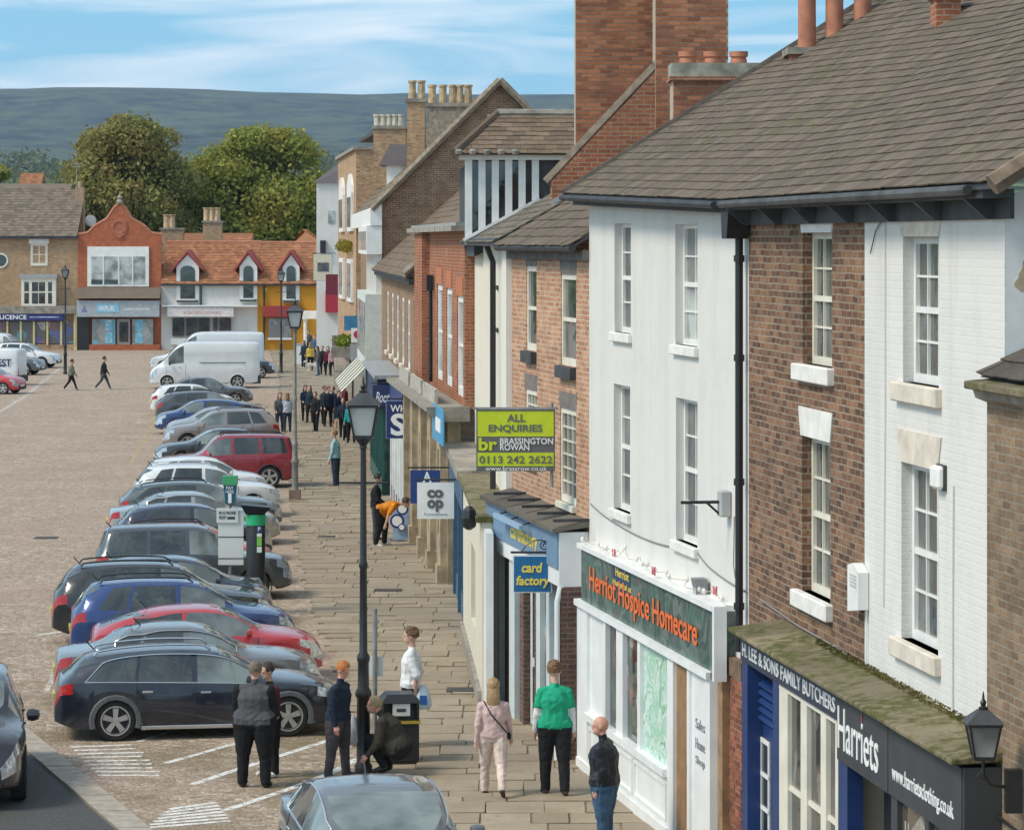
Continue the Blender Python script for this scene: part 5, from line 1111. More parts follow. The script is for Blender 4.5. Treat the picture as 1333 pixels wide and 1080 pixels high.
MB().box((0, .2, 2.3), (L8, .5, 3.0)).build('fascia', plain('plum fascia', (.10, .02, .03), .5), t); MB().box((0, .2, 0), (L8, .4, 2.29)).build('shop_window', shop_goods('mixed shop windows', [(.25, .05, .06), (.40, .38, .34), (.08, .20, .17)], 2.0, (.06, .06, .06)), t)
p0, p1 = at(412, 460, 197), at(440, 460, 197)
k = thing('white_side_house', 'narrow white rendered side wall with grey slate roof beyond the orange building', 'building', (p0.x, 197, 0)); w_ = 6.0
MB().box((0, 0, 0), (w_, 9, 11.6)).build('wall', M_WHITE, k); MB().add([(-.2, -.2, 11.6), (w_, -.2, 11.6), (w_, 3, 14.6), (2.2, 3, 13.6), (-.2, 9, 11.6)], [(0, 1, 2, 3), (0, 3, 4)]).build('roof', slate_mat('purple slates', (.13, .11, .115)), k, fixn=False)
MB().box((.25, -.3, 7.1), (.6, -.003, 7.9)).build('wall_lamp', M_BLACK, k); MB().box((.6, -.5, 3.3), (1.6, -.003, 4.7)).build('shopfront', plain('red shopfront', (.38, .02, .04), .5), k)
for z in (5.2, 9.6): MB().box((.75, -.05, z - .6), (1.15, -.002, z + .2)).build('window', M_GLASSL, k)
p0 = at(396, 460, 206); k = thing('entrance_portico', 'small white portico at the corner beside the orange shop', 'portico', (p0.x, 206, 0))
for x in (.05, .95): MB().lathe([(.17, 0), (.17, .1), (.12, .14), (.11, 2.5), (.17, 2.56), (.17, 2.65)], (x, .2, 0), 10).build('column', M_STONEW, k)
MB().box((-.2, -.1, 2.65), (1.3, 1.5, 3.15)).build('entablature', M_STONEW, k)

# ================================================================== far terrace across the end of the market place
DF = 222.0
def fx_(px, d=DF): return (px - CX) * d / FPX
def far_b(name, label, pl, pr, d=DF): return Bld(name, label, (fx_(pr, d), d), (fx_(pl, d), d))
def gable_window(B, pl, pr, yt, yb, fm=None, gm=None, cols=2, rows=2, y=.0):
    o = op(B, pl, pr, yt, yb, y); return window(B.t, *o, y, fm or M_WOODC, gm or M_GLASSD, cols=cols, rows=rows, fr=.16, bar=.07, panes=True)
# T1 ochre brick house with the licence shop
T1 = far_b('ochre_brick_house', 'ochre brick house with bay window over the blue and yellow shop, far left', -70, 101); t = T1.t; Lt = T1.L; e = T1.p(50, 308)[1]
wall(t, M_BRLEFT, 0, Lt, 0, e, ())
rf = MB().add([(0, .3, e), (Lt, .3, e), (Lt, -4.3, e + 3.5), (0, -4.3, e + 3.5)], [(0, 1, 2, 3)]).build('roof', M_PANTB, t, fixn=False)
slates(rf, (0, .35, e + .02), (1, 0, 0), (0, -4.65, 3.5), Lt, 5.8, .34, .32, M_PANTB, 0, name='pantile', seed=51, thick=.05, jit=2)
MB().box((0, .02, e - .15), (Lt, .4, e + .05)).build('gutter_box', M_GUT, t)
gable_window(T1, 40, 62, 317, 346, rows=2); MB().box((T1.p(64, 0)[0], .0, T1.p(50, 317)[1]), (T1.p(38, 0)[0], .14, T1.p(50, 311)[1])).build('lintel', M_STONEW, t)
bay = MB(); bay.box((T1.p(74, 0)[0], .001, T1.p(50, 400)[1]), (T1.p(29, 0)[0], .5, T1.p(50, 362)[1])); bay.build('bay_window', M_WOODC, t)
for a, b in ((33, 39), (43, 51), (52, 60), (64, 69)):
    for c, d in ((367, 379), (381, 395)): MB().box((T1.p(b, 0)[0], .5, T1.p(50, d)[1]), (T1.p(a, 0)[0], .51, T1.p(50, c)[1])).build('pane', M_GLASSD, t)
MB().box((T1.p(76, 0)[0], .001, T1.p(50, 362)[1]), (T1.p(27, 0)[0], .62, T1.p(50, 357)[1])).build('bay_roof', M_LEAD, t)
rw = MB(); cx0, cz0 = T1.p(1, 339); rw.lathe([(.55, -.02), (.55, .06), (.42, .07)], (cx0, 0.0, cz0), 20, 'y'); ro = rw.build('round_window', M_WOODC, t); rw = MB(); rw.lathe([(.43, .07), (.40, .075)], (cx0, 0, cz0), 18, 'y'); rw.build('pane', M_GLASSD, ro)
z_ = lambda y: T1.p(50, y)[1]; x_ = lambda px: T1.p(px, 0)[0]
MB().box((0, .001, z_(408)), (Lt, .55, z_(398))).build('canopy_roof', M_CONC, t); MB().box((x_(84), .001, z_(417)), (Lt, .5, z_(408))).build('fascia', plain('shop navy sign', (.025, .03, .15), .4), t)
lettering(t, 'LICENCE', x_(1) - x_(36), .32, PM((x_(1) + x_(36)) / 2, z_(412.5), .51), M_WHT, bold=.02); MB().box((x_(78), .5, z_(413.2)), (x_(40), .51, z_(411.8))).build('illegible_line', plain('pale blue print', (.42, .44, .62), .5, var=.5, scale=9), t)
MB().box((0, .001, 0), (Lt, .25, z_(448))).build('stallriser', M_BRLEFT, t)
M_SCR = [shop_goods('shop posters', [(.10, .30, .42), (.05, .25, .12), (.45, .42, .36), (.25, .10, .12), (.1, .12, .3)], 1.4, (.10, .11, .11))]
for i, (a, b) in enumerate(((-60, -20), (-16, 8), (13, 26), (29, 43), (46, 60), (64, 79), (81, 96))): MB().box((x_(b), .001, z_(447)), (x_(a), .24, z_(419))).build('shop_window', M_SCR[0], t)
for a in (9.5, 27, 44, 61.5, 79.5, 97): MB().box((x_(a + 2.2), .001, z_(449)), (x_(a - .3), .34, z_(418))).build('shopfront_post', plain('pale yellow paint', (.62, .54, .28), .5), t)
MB().box((0, .001, 0), (x_(97), .3, z_(408))).build('end_pilaster', plain('pale yellow paint', (.62, .54, .28), .5), t)
k = thing('chimney_stack', 'slim orange brick stack at the end of the ochre house roof', 'chimney', (fx_(90), DF + 3.0, 8.5)); MB().box((0, 0, 0), (.62, .7, 3.3)).build('stack', M_BROR, k); pm = MB(); pot(pm, .3, .35, 3.3, .16, .45); pm.build('chimney_pot', M_TERRAB, k); MB().tube([(.1, 0, 2), (.1, 0, 5.2)], .025, 5).tube([(-.3, 0, 5.0), (.5, 0, 5.0)], .018, 4).tube([(-.25, 0, 4.8), (.45, 0, 4.8)], .018, 4).build('aerial', M_LEAD, k)
# T2 red gabled shop
T2 = far_b('red_gabled_shop', 'orange red brick shop with a curved Dutch gable and wide white window', 101, 210); t = T2.t; Lt = T2.L
z_ = lambda y: T2.p(150, y)[1]; x_ = lambda px: T2.p(px, 300)[0]
half = [(101, 306), (110, 305), (116, 303), (122, 296), (130, 291), (139, 286), (145, 277), (149, 271), (155.5, 265)]
gp = half + [(311 - a, b) for a, b in reversed(half[:-1])]
M_REDO = brick('orange red gable brick', (.50, .105, .04), (.56, .14, .055), (.46, .19, .10), dirtamt=.12)
MB().prism([(x_(101), 0), (x_(210), 0)] + [(x_(a), z_(b)) for a, b in reversed(gp)], -.35, 0, 'y').build('wall', M_REDO, t)
MB().tube([(x_(a), -.1, z_(b) + .04) for a, b in gp], .14, 5).build('gable_coping', plain('red stone coping', (.38, .15, .09), .9, var=.2), t)
MB().lathe([(.22, 0), (.26, .15), (.12, .3), (.2, .45), (.05, .6)], (x_(155.5), -.1, z_(265)), 8).build('finial', M_CONC, t)
m = MB(); m.lathe([(.62, .0), (.62, .07), (.42, .1), (.36, .05)], (x_(155), 0, z_(296)), 16, 'y'); m.build('roundel', plain('red terracotta ornament', (.40, .13, .07), .9, var=.2), t)
MB().prism([(x_(146), z_(304)), (x_(164), z_(304)), (x_(155), z_(311))], 0, .09, 'y').build('ornament', plain('red terracotta ornament', (.40, .13, .07), .9, var=.2), t)
MB().box((x_(194), .001, z_(373)), (x_(114), .12, z_(321))).build('window_surround', M_WOODW, t)
for a, b, c, d in ((119, 134, 334, 370), (136, 154, 334, 370), (156, 172, 334, 370), (174, 189, 334, 370)):
    m = MB().box((x_(b), .1, z_(d)), (x_(a), .14, z_(c))); wd = m.build('window', M_GLASSL, t)
for a, b in ((119, 134), (136, 154)): MB().box((x_(b), .14, z_(370)), (x_(a), .147, z_(364))).build('dark_pane', M_GLASSD, t)
for a in (134.2, 154.2, 172.2): MB().box((x_(a + 1.6), .12, z_(371)), (x_(a), .17, z_(333))).build('mullion', M_WOODW, t)
MB().hexa([(x_(210), 0, z_(388)), (x_(101), 0, z_(388)), (x_(101), 1.1, z_(388)), (x_(210), 1.1, z_(388)), (x_(210), 0, z_(374)), (x_(101), 0, z_(374)), (x_(101), .1, z_(374)), (x_(210), .1, z_(374))]).build('canopy', M_PANTB, t)
MB().box((x_(209), 0, z_(412)), (x_(102), .9, z_(391))).build('fascia', plain('pale grey fascia', (.38, .42, .44), .5), t)
MB().box((x_(157), .9, z_(406)), (x_(128), .92, z_(395))).build('sign_panel', plain('light blue sign', (.25, .52, .68), .4), t); lettering(t, 'WPUK', x_(130) - x_(151), .38, PM(x_(141), z_(401), .925), M_WHT, bold=.02); MB().box((x_(197), .9, z_(403.5)), (x_(163), .907, z_(400.5))).build('illegible_line', plain('faded white print', (.56, .59, .60), .5, var=.25, scale=9), t)
MB().prism([(x_(108), z_(406)), (x_(116), z_(406)), (x_(112), z_(397))], .9, .91, 'y').build('emblem', plain('violet emblem', (.2, .2, .35), .5, var=0), t)
MB().box((x_(117), .001, 0), (x_(102.5), .3, z_(413))).build('passage_shade', M_BLACK, t)  # solid black block: the dark of the open way is painted, no opening behind
MB().box((x_(209), .001, 0), (x_(117), .4, z_(448))).build('stallriser', M_REDO, t)
M_SHW = shop_goods('pale shop window', [(.5, .5, .48), (.15, .42, .55), (.45, .40, .36), (.2, .2, .2)], 1.1, (.26, .30, .30))
for a, b in ((121, 151), (173, 200)): MB().box((x_(b), .001, z_(448)), (x_(a), .38, z_(415))).build('shop_window', M_SHW, t)
for a, b in ((138, 147), (177, 187)):
    for c, d in ((416, 430), (432, 446)): MB().box((x_(b), .38, z_(d)), (x_(a), .40, z_(c))).build('poster', swirl('blue poster', [(.65, .72, .75), (.12, .45, .62), (.7, .75, .76)], 1.5), t)
MB().box((x_(170), .001, .05), (x_(153), .30, z_(415))).build('door', plain('grey shop door', (.30, .27, .25), .5), t); MB().box((x_(167.5), .3, .6), (x_(156), .32, z_(419))).build('door_glass', M_GLASSD, t)
# T3 white shop, T4 orange shop under one pantile roof
T3 = far_b('white_pantile_shop', 'white rendered shop with two red gabled dormers under orange pantiles', 210, 335); t = T3.t; Lt = T3.L
z_ = lambda y: T3.p(250, y)[1]; x_ = lambda px: T3.p(px, 300)[0]; e3 = z_(370)
wall(t, M_WHITE, 0, Lt, 0, e3, ())
def pant_roof(B, e, rise, run, mat, seed):
    rf = MB().add([(0, .3, e), (B.L, .3, e), (B.L, -run, e + rise), (0, -run, e + rise)], [(0, 1, 2, 3)]).build('roof', mat, B.t, fixn=False)
    slates(rf, (0, .35, e + .03), (1, 0, 0), (0, -run - .3, rise), B.L, math.hypot(run + .3, rise), .30, .32, mat, 0, name='pantile', seed=seed, thick=.06, jit=2.5)
    MB().tube([(0, -run, e + rise + .05), (B.L, -run, e + rise + .05)], .14, 6).build('ridge_tile', M_TERRA, B.t)
pant_roof(T3, e3, 3.0, 3.4, M_PANT, 61)
def far_dormer(B, pl, pr, ypk, yt, yb, wallm, z_, x_):
    xa, xb, xm_ = x_(pr), x_(pl), (x_(pr) + x_(pl)) / 2; zb = z_(yb + 5)
    MB().prism([(xa, zb), (xb, zb), (xb, z_(yt - 3)), (xm_, z_(ypk)), (xa, z_(yt - 3))], -2.6, .12, 'y').build('dormer', wallm, B.t)
    for s_, x0 in ((1, xa), (-1, xb)): MB().hexa([(x0 - s_ * .35, -2.6, z_(yt + 3)), (xm_, -2.6, z_(ypk) + .1), (xm_, .35, z_(ypk) + .1), (x0 - s_ * .35, .35, z_(yt + 3)), (x0 - s_ * .35, -2.6, z_(yt + 3) + .16), (xm_, -2.6, z_(ypk) + .34), (xm_, .35, z_(ypk) + .34), (x0 - s_ * .35, .35, z_(yt + 3) + .16)]).build('bargeboard', plain('dull red bargeboard', (.36, .06, .05), .6, var=.1), B.t)
    w0, w1 = xa + .28, xb - .28; m = MB(); pts = [(w0, z_(yb)), (w1, z_(yb)), (w1, z_(yt + 2))] + [((w0 + w1) / 2 + (w1 - w0) / 2 * math.cos(a), z_(yt + 2) + .35 * math.sin(a)) for a in [math.pi * i / 6 for i in range(1, 6)]] + [(w0, z_(yt + 2))]
    m.prism(pts, .12, .16, 'y'); wd = m.build('window', M_GLASSD, B.t); MB().box((w0, .16, (z_(yb) + z_(yt)) / 2 - .06), (w1, .2, (z_(yb) + z_(yt)) / 2 + .06)).box((w0 - .1, .12, z_(yb) - .14), (w1 + .1, .24, z_(yb))).build('sash_bar', M_WOODW, wd)
    MB().box((w0 - .25, .125, z_(yb + 4)), (w1 + .25, .4, z_(yb + 2))).build('window_box', M_BLACK, B.t)
far_dormer(T3, 230, 259, 331, 350, 389, M_WOODW, z_, x_); far_dormer(T3, 312, 335, 331, 350, 388, M_WOODW, z_, x_)
MB().box((0, .02, e3 - .1), (Lt, .38, e3 + .05)).build('gutter_box', M_GUT, t)
MB().box((x_(305), .001, z_(412)), (x_(219), .6, z_(400))).build('fascia', plain('pinkish white fascia', (.72, .66, .64), .5), t); MB().box((x_(288), .6, z_(408)), (x_(240), .61, z_(404.5))).build('illegible_line', plain('faded pink print', (.62, .45, .42), .5, var=.25, scale=9), t)
MB().box((x_(336), .001, z_(399)), (x_(212), .68, z_(397))).build('cornice', M_WOODW, t)
for a, b in ((225, 240), (243, 257), (259, 273)): MB().box((x_(b), .001, z_(437)), (x_(a), .3, z_(414))).build('shop_window', M_GLASSD, t)
MB().box((x_(301), .001, z_(430)), (x_(286), .3, z_(414))).build('side_window', M_GLASSD, t); MB().box((x_(283), .001, z_(430)), (x_(278), .3, z_(414))).build('notice_board', M_GREYD, t)
MB().box((x_(303), .001, .4), (x_(223), .27, z_(440))).build('stallriser', M_WOODW, t); MB().tube([(x_(262), .15, 3), (x_(262), .15, e3)], .07, 6).build('downpipe', M_BLACK, t)
T4 = far_b('orange_pantile_shop', 'bright orange painted shop with one red gabled dormer under pantiles', 335, 412); t = T4.t; Lt = T4.L
z_ = lambda y: T4.p(370, y)[1]; x_ = lambda px: T4.p(px, 300)[0]
wall(t, render_wall('orange ochre paint', (.66, .30, .03), stain=(.4, .2, .05), amt=.2), 0, Lt, 0, e3, ()); pant_roof(T4, e3, 2.95, 3.4, M_PANT, 62)
far_dormer(T4, 368, 390, 331, 350, 389, M_WOODW, z_, x_); MB().box((0, .02, e3 - .1), (Lt, .36, e3 + .05)).build('gutter_box', M_GUT, t)
MB().box((x_(392), .001, z_(412)), (x_(343), .5, z_(398))).build('fascia', plain('dull red fascia', (.34, .035, .035), .5), t); MB().box((x_(379), .001, z_(439)), (x_(350), .25, z_(414))).build('shop_window', shop_goods('grey shop window', [(.3, .3, .3), (.45, .45, .44), (.2, .18, .17)], 1.6, (.2, .2, .2)), t)
MB().box((x_(380), .001, z_(442)), (x_(349), .35, z_(439.5))).build('sill', M_WOODW, t); MB().tube([(x_(344), .15, 0), (x_(344), .15, e3)], .08, 6).build('downpipe', M_BLACK, t)
MB().box((x_(348), .02, z_(379)), (x_(344), .12, z_(374))).build('alarm_box', plain('yellow box', (.7, .5, .08), .5), t)
# chimneys and roofs seen over the pantiles
for lab, pl, pr, yb, yt, d, pots, g_ in [('red brick stack with two buff pots left above the pantiles', 209, 238, 318, 299, 229, [216, 223], 1), ('brick stack with three buff pots above the middle of the pantiles', 264, 288, 320, 290, 231, [268, 275, 282], 1)]:
    stack('c', lab, pl, pr, yb, yt, d, pots, M_BROR, M_TERRAB, .26, 1.0)
for lab, pl, pr, yr, ye, d in [('low orange pantile roof behind the left chimney stacks', 236, 326, 305, 330, 236), ('hipped orange pantile roof behind the orange shop', 368, 440, 300, 330, 240), ('dark tiled roof behind the ochre house', -30, 88, 240, 262, 244), ('small red roofed house beyond the ochre house roof', 22, 52, 226, 252, 300)]:
    p0, p1, z1_, z0_ = at(pl, ye, d), at(pr, ye, d), at(pl, yr, d).z, at(pl, ye, d).z
    k = thing('roofed_house', lab, 'house', (p0.x, d, 0)); w_ = p1.x - p0.x; hp = 3.0 if 'hipped' in lab else 0.0
    MB().box((.2, .2, 0), (w_ - .2, 5, z0_)).build('wall', M_BROR, k); m_ = M_PANTB if 'dark' in lab else M_PANT
    rf = MB().add([(0, 0, z0_), (w_, 0, z0_), (w_ - hp, 2.6, z1_ + .1), (hp * .6, 2.6, z1_ + .1), (0, 5.2, z0_), (w_, 5.2, z0_)], [(0, 1, 2, 3), (5, 4, 3, 2), (1, 5, 2), (4, 0, 3)]).build('roof', m_, k, fixn=False)
    if hp == 0: slates(rf, (0, -.05, z0_ + .03), (1, 0, 0), (0, 2.6, z1_ - z0_), w_, math.hypot(2.6, z1_ - z0_), .32, .34, m_, 0, name='pantile', seed=70, thick=.06, jit=2)
k = thing('satellite_dish', 'pale grey satellite dish beside the red gable', 'dish', (fx_(113), DF + 2, z_(287))); m = MB(); m.lathe([(.42, 0), (.36, .08), (.2, .13), (.02, .15)], (0, 0, 0), 14, 'y'); m.build('reflector', plain('dish grey', (.45, .44, .42), .6), k); MB().tube([(0, .15, 0), (0, .4, -1.5)], .03, 5).build('mast', M_LEAD, k)
# ================================================================== CARS
def pchip(pts):
    xs = np.array([p[0] for p in pts], float); ys = np.array([p[1] for p in pts], float); h = np.diff(xs); d = np.diff(ys) / h; m = np.zeros(len(xs)); m[0], m[-1] = d[0], d[-1]
    for i in range(1, len(xs) - 1):
        if d[i-1] * d[i] > 0: w1, w2 = 2*h[i] + h[i-1], h[i] + 2*h[i-1]; m[i] = (w1 + w2) / (w1 / d[i-1] + w2 / d[i])
    def f(x):
        x = min(max(x, xs[0]), xs[-1]); i = min(max(int(np.searchsorted(xs, x) - 1), 0), len(h) - 1); t = (x - xs[i]) / h[i]
        return ((1+2*t)*(1-t)**2)*ys[i] + t*(1-t)**2*h[i]*m[i] + t*t*(3-2*t)*ys[i+1] + t*t*(t-1)*h[i]*m[i+1]
    return f
def lin(pts):
    xs = [p[0] for p in pts]; ys = [p[1] for p in pts]
    return lambda x: float(np.interp(x, xs, ys))
CARS = {
 'estate': dict(W=.94, T=[(-2.45,.66),(-2.42,.86),(-2.36,.98),(-2.30,1.01),(-1.92,1.33),(-1.72,1.39),(-1.2,1.455),(-.6,1.485),(-.1,1.475),(.32,1.42),(1.12,1.03),(1.25,1.0),(1.8,.94),(2.2,.84),(2.38,.74),(2.45,.6)],
   B=[(-2.45,.62),(-2.36,.92),(-2.1,.985),(-1,.96),(0,.93),(1.1,.90),(1.8,.86),(2.2,.77),(2.45,.56)], ax=(1.47,-1.44), r=.345, ws=(1.12,.32), rg=(-2.30,-1.92), side=[(-1.95,-1.12),(-1.06,-.16),(-.06,.86)], seam=(-1.09,-.11,.98), rails=1),
 'saloon': dict(W=.91, T=[(-2.32,.62),(-2.30,.86),(-2.24,.98),(-1.85,1.03),(-1.62,1.07),(-.95,1.37),(-.5,1.43),(-.05,1.43),(.28,1.38),(1.05,1.0),(1.2,.97),(1.75,.91),(2.1,.82),(2.27,.7),(2.32,.56)],
   B=[(-2.32,.58),(-2.22,.93),(-1.8,.985),(-1,.95),(0,.91),(1.05,.88),(1.75,.84),(2.1,.75),(2.32,.52)], ax=(1.40,-1.36), r=.33, ws=(1.05,.28), rg=(-1.62,-.95), side=[(-1.28,-.98),(-.92,-.1),(0,.82)], seam=(-.95,-.05,.94), rails=0),
 'hatch': dict(W=.89, T=[(-2.0,.6),(-1.98,.84),(-1.94,.98),(-1.88,1.03),(-1.56,1.34),(-1.36,1.395),(-.6,1.47),(.0,1.46),(.4,1.39),(1.1,1.02),(1.22,.99),(1.6,.92),(1.88,.8),(1.97,.68),(2.0,.55)],
   B=[(-2.0,.56),(-1.92,.92),(-1.5,.98),(-.8,.95),(0,.92),(1.1,.90),(1.6,.85),(1.88,.74),(2.0,.52)], ax=(1.24,-1.24), r=.32, ws=(1.10,.40), rg=(-1.88,-1.55), side=[(-1.42,-1.02),(-.95,-.12),(-.02,.86)], seam=(-.98,-.07,.94), rails=0),
 'coupe': dict(W=.90, T=[(-2.15,.6),(-2.13,.86),(-2.08,1.0),(-2.0,1.05),(-1.25,1.30),(-.7,1.385),(-.1,1.40),(.25,1.36),(1.05,.99),(1.2,.96),(1.7,.89),(2.0,.79),(2.12,.66),(2.15,.54)],
   B=[(-2.15,.56),(-2.06,.94),(-1.6,1.0),(-.8,.95),(0,.90),(1.05,.87),(1.7,.82),(2.0,.72),(2.15,.5)], ax=(1.32,-1.27), r=.335, ws=(1.05,.25), rg=(-2.0,-1.25), side=[(-1.35,-.55),(-.45,.8)], seam=(-.5,.92), rails=0),
 'suv': dict(W=.93, T=[(-2.25,.66),(-2.24,.9),(-2.2,1.06),(-2.14,1.12),(-1.82,1.53),(-1.6,1.59),(-.8,1.635),(-.1,1.62),(.32,1.55),(1.02,1.14),(1.16,1.10),(1.7,1.03),(2.05,.93),(2.2,.8),(2.25,.62)],
   B=[(-2.25,.62),(-2.18,1.0),(-1.8,1.08),(-1,1.05),(0,1.02),(1.02,1.0),(1.7,.95),(2.05,.85),(2.25,.58)], ax=(1.36,-1.32), r=.355, ws=(1.02,.32), rg=(-2.14,-1.82), side=[(-1.72,-1.18),(-1.1,-.18),(-.08,.80)], seam=(-1.14,-.13,.92), rails=1, clad=1),
 'box': dict(W=.92, T=[(-2.35,.7),(-2.34,1.0),(-2.31,1.14),(-2.27,1.2),(-2.1,1.68),(-1.9,1.745),(-.8,1.78),(0,1.77),(.34,1.70),(.86,1.19),(1.0,1.13),(1.6,1.07),(2.12,1.0),(2.28,.86),(2.35,.66)],
   B=[(-2.35,.66),(-2.3,1.08),(-1.8,1.12),(-1,1.11),(0,1.09),(.86,1.06),(1.6,1.02),(2.12,.92),(2.35,.62)], ax=(1.42,-1.38), r=.37, ws=(.86,.34), rg=(-2.27,-2.1), side=[(-2.0,-1.15),(-1.05,-.22),(-.12,.66)], seam=(-1.1,-.17,.84), rails=1, clad=1),
 'van': dict(W=1.0, T=[(-3.0,.8),(-2.99,2.2),(-2.95,2.42),(-2.85,2.5),(-1.5,2.55),(.6,2.55),(1.1,2.50),(1.45,2.36),(2.25,1.50),(2.4,1.38),(2.75,1.16),(2.93,.95),(3.0,.66)],
   B=[(-3.0,.74),(-2.96,1.3),(-2,1.36),(0,1.36),(1.5,1.32),(2.3,1.22),(2.75,1.02),(3.0,.62)], ax=(2.05,-1.75), r=.36, ws=(2.25,1.45), rg=(-3.5,-3.4), side=[(1.15,1.98)], seam=(1.05,2.1,.0,-2.85), rails=0, top=.90),
}
M_TYRE = plain('tyre rubber', (.022, .021, .02), .85, var=.3, scale=12); M_RIM = plain('alloy wheel', (.52, .50, .47), .35, .7, var=.15, scale=10); M_DARK = plain('black plastic trim', (.025, .026, .028), .6, var=.2, scale=8)
M_CARGL = glass_mat('tinted car glass', (.05, .058, .058), .03, .9, .3); M_CARGL2 = glass_mat('daylight painted car glass', (.17, .20, .195), .03, .9, .35)  # second glass is opaque: light seen through is put into its paler colour
M_CHROME = plain('chrome trim', (.62, .62, .62), .22, .9, var=0); M_TAIL = plain('red tail lamp', (.42, .012, .012), .2, var=.2, scale=15, coat=.5); M_HEAD = plain('clear headlamp', (.50, .52, .54), .12, .4, var=.4, scale=18, coat=1.0)
M_PLATEY = plain('yellow number plate', (.62, .50, .06), .5, var=0); M_PLATEW = plain('white number plate', (.70, .70, .66), .5, var=0); M_CLADG = plain('grey wheel arch cladding', (.11, .115, .12), .6, var=.15)
def wheel(car, x, y, r, side, rim=None):
    t = MB(); w = .11
    t.lathe([(r*.62, -w), (r*.93, -w), (r, -w*.7), (r, w*.7), (r*.93, w), (r*.66, w), (r*.64, w*.5), (r*.62, -w)], (0, 0, 0), 26, 'y', cap=False)
    o = t.build('wheel', M_TYRE, car, smooth=True, loc=(x, y, r))
    m = MB(); f = side * w; m.lathe([(r*.74, f*.9), (r*.73, f*1.04), (r*.66, f*1.04), (r*.60, f*.6)], (0, 0, 0), 26, 'y', cap=False); m.lathe([(.05, f*.7), (.06, f*.95), (.03, f*.98)], (0, 0, 0), 10, 'y')
    for k in range(5):
        a = 2*math.pi*k/5 + .3; c, s = math.cos(a), math.sin(a); p = lambda rr, tt, yy: (c*rr - s*tt, yy, s*rr + c*tt)
        m.hexa([p(.03, -.035, f*.55), p(r*.66, -.05, f*.6), p(r*.66, -.05, f*.93), p(.03, -.035, f*.9), p(.03, .035, f*.55), p(r*.66, .05, f*.6), p(r*.66, .05, f*.93), p(.03, .035, f*.9)])
    m.build('rim', rim or M_RIM, o); m = MB(); m.lathe([(r*.62, f*.45), (r*.60, f*.5)], (0, 0, 0), 20, 'y'); m.build('brake_disc', M_DARK, o)
    return o
def car(name, label, kind, paint, loc, yaw, sc=1.0, group='cars parked in the long row', cat='car', glass=None, front_glass=None, archtrim=False, rails=None, chrome=False, extra=None):
    S = CARS[kind]; c = thing(name, label, cat, loc, R(yaw), group); c.scale = (sc, sc, sc)
    W = S['W']; T, B = pchip(S['T']), pchip(S['B']); x0, x1 = S['T'][0][0], S['T'][-1][0]; H = max(z for _, z in S['T']); r = S['r']; Ra = r * 1.14; topf = S.get('top', .70)
    plan = pchip([(x0, W*.74), (x0 + .06, W*.85), (x0 + .3, W*.95), (x0 + .9, W), (x1 - 1.1, W), (x1 - .45, W*.93), (x1 - .14, W*.82), (x1, W*.62)])
    zb0 = .19 if kind not in ('suv', 'box', 'van') else .25
    def zbot(x):
        z = zb0 + max(0, (x - (x1 - .3)) * .25) + max(0, ((x0 + .35) - x) * .4)
        for a in S['ax']:
            if abs(x - a) < Ra: z = max(z, r + math.sqrt(Ra*Ra - (x - a)**2) * .98)
        return z
    xs = {x0, x1, S['ws'][0], S['ws'][1], S['rg'][0], S['rg'][1], x0 + .04, x0 + .12, x1 - .04, x1 - .12, x1 - .25, x0 + .3}
    for a, b in S['side']: xs |= {a, b}
    for a in S['ax']:
        for k in range(-6, 7): xs.add(a + Ra * math.sin(k * math.pi / 12) * .999)
        xs |= {a - Ra - .01, a + Ra + .01}
    for p in S['T']: xs.add(p[0])
    xs = sorted(x for x in xs if x0 <= x <= x1); out = [xs[0]]
    for x in xs[1:]:
        if x - out[-1] < .012: continue
        n = int((x - out[-1]) / .16)
        for i in range(1, n + 1): out.append(out[-1] + (x - out[-1]) / (n + 2 - i))
        out.append(x)
    out[-1] = x1; xs = out; NP = 12
    def section(x):
        w = plan(x); zb = zbot(x); t_, b_ = T(x), min(B(x), T(x) - .012); hg = max(.04, b_ - zb); g = t_ - b_
        k = min(1, max(0, (g - .08) / .22)); k = k*k*(3 - 2*k); wt = W * topf * (w / W)
        zz = [zb, zb, zb + .06*hg, zb + .42*hg, zb + .76*hg, b_]; yy = [0, .86*w, .965*w, w, .99*w, .955*w]
        if zb > zb0 + .06: zz[2] = zb + .02*hg; yy[1] = .90*w; yy[2] = .99*w
        hood = [(.86*w, b_ + .35*g), (.76*w, b_ + .58*g), (.62*w, b_ + .78*g), (.46*w, b_ + .9*g), (.25*w, b_ + .97*g), (0, t_)]
        yl = lambda f: .945*w + (wt*1.04 - .945*w) * f
        gh = [(yl(.04), b_ + .05*g), (yl(.5), b_ + .46*g), (yl(.92), b_ + .86*g), (wt*.97, b_ + .94*g), (wt*.62, t_ - .012), (0, t_)]
        pts = list(zip(yy, zz)) + [(a[0]*(1-k) + b[0]*k, a[1]*(1-k) + b[1]*k) for a, b in zip(hood, gh)]
        return pts
    secs = [section(x) for x in xs]
    sw0, sw1 = S['side'][0][0], S['side'][-1][1]; lean_r = 0.0 if kind == 'van' else (.10 if kind == 'box' else .30)
    def leanf(x, j):
        if j < 6 or j > 9 or not (rg1_ - .05 < x < sw1): return 0.0
        k = max(0.0, 1 - (x - sw0) / 1.1) if x >= sw0 else max(0.0, 1 - (sw0 - x) / .35)
        return lean_r * k * (0, .5, 1.0, .8)[j - 6]
    rg1_ = S['rg'][1]
    XO = [[x + leanf(x, j) for j in range(NP)] for x in xs]
    groups = {}
    def put(key, quad): groups.setdefault(key, []).append(quad)
    ws0, ws1 = S['ws']; rg0, rg1 = S['rg']
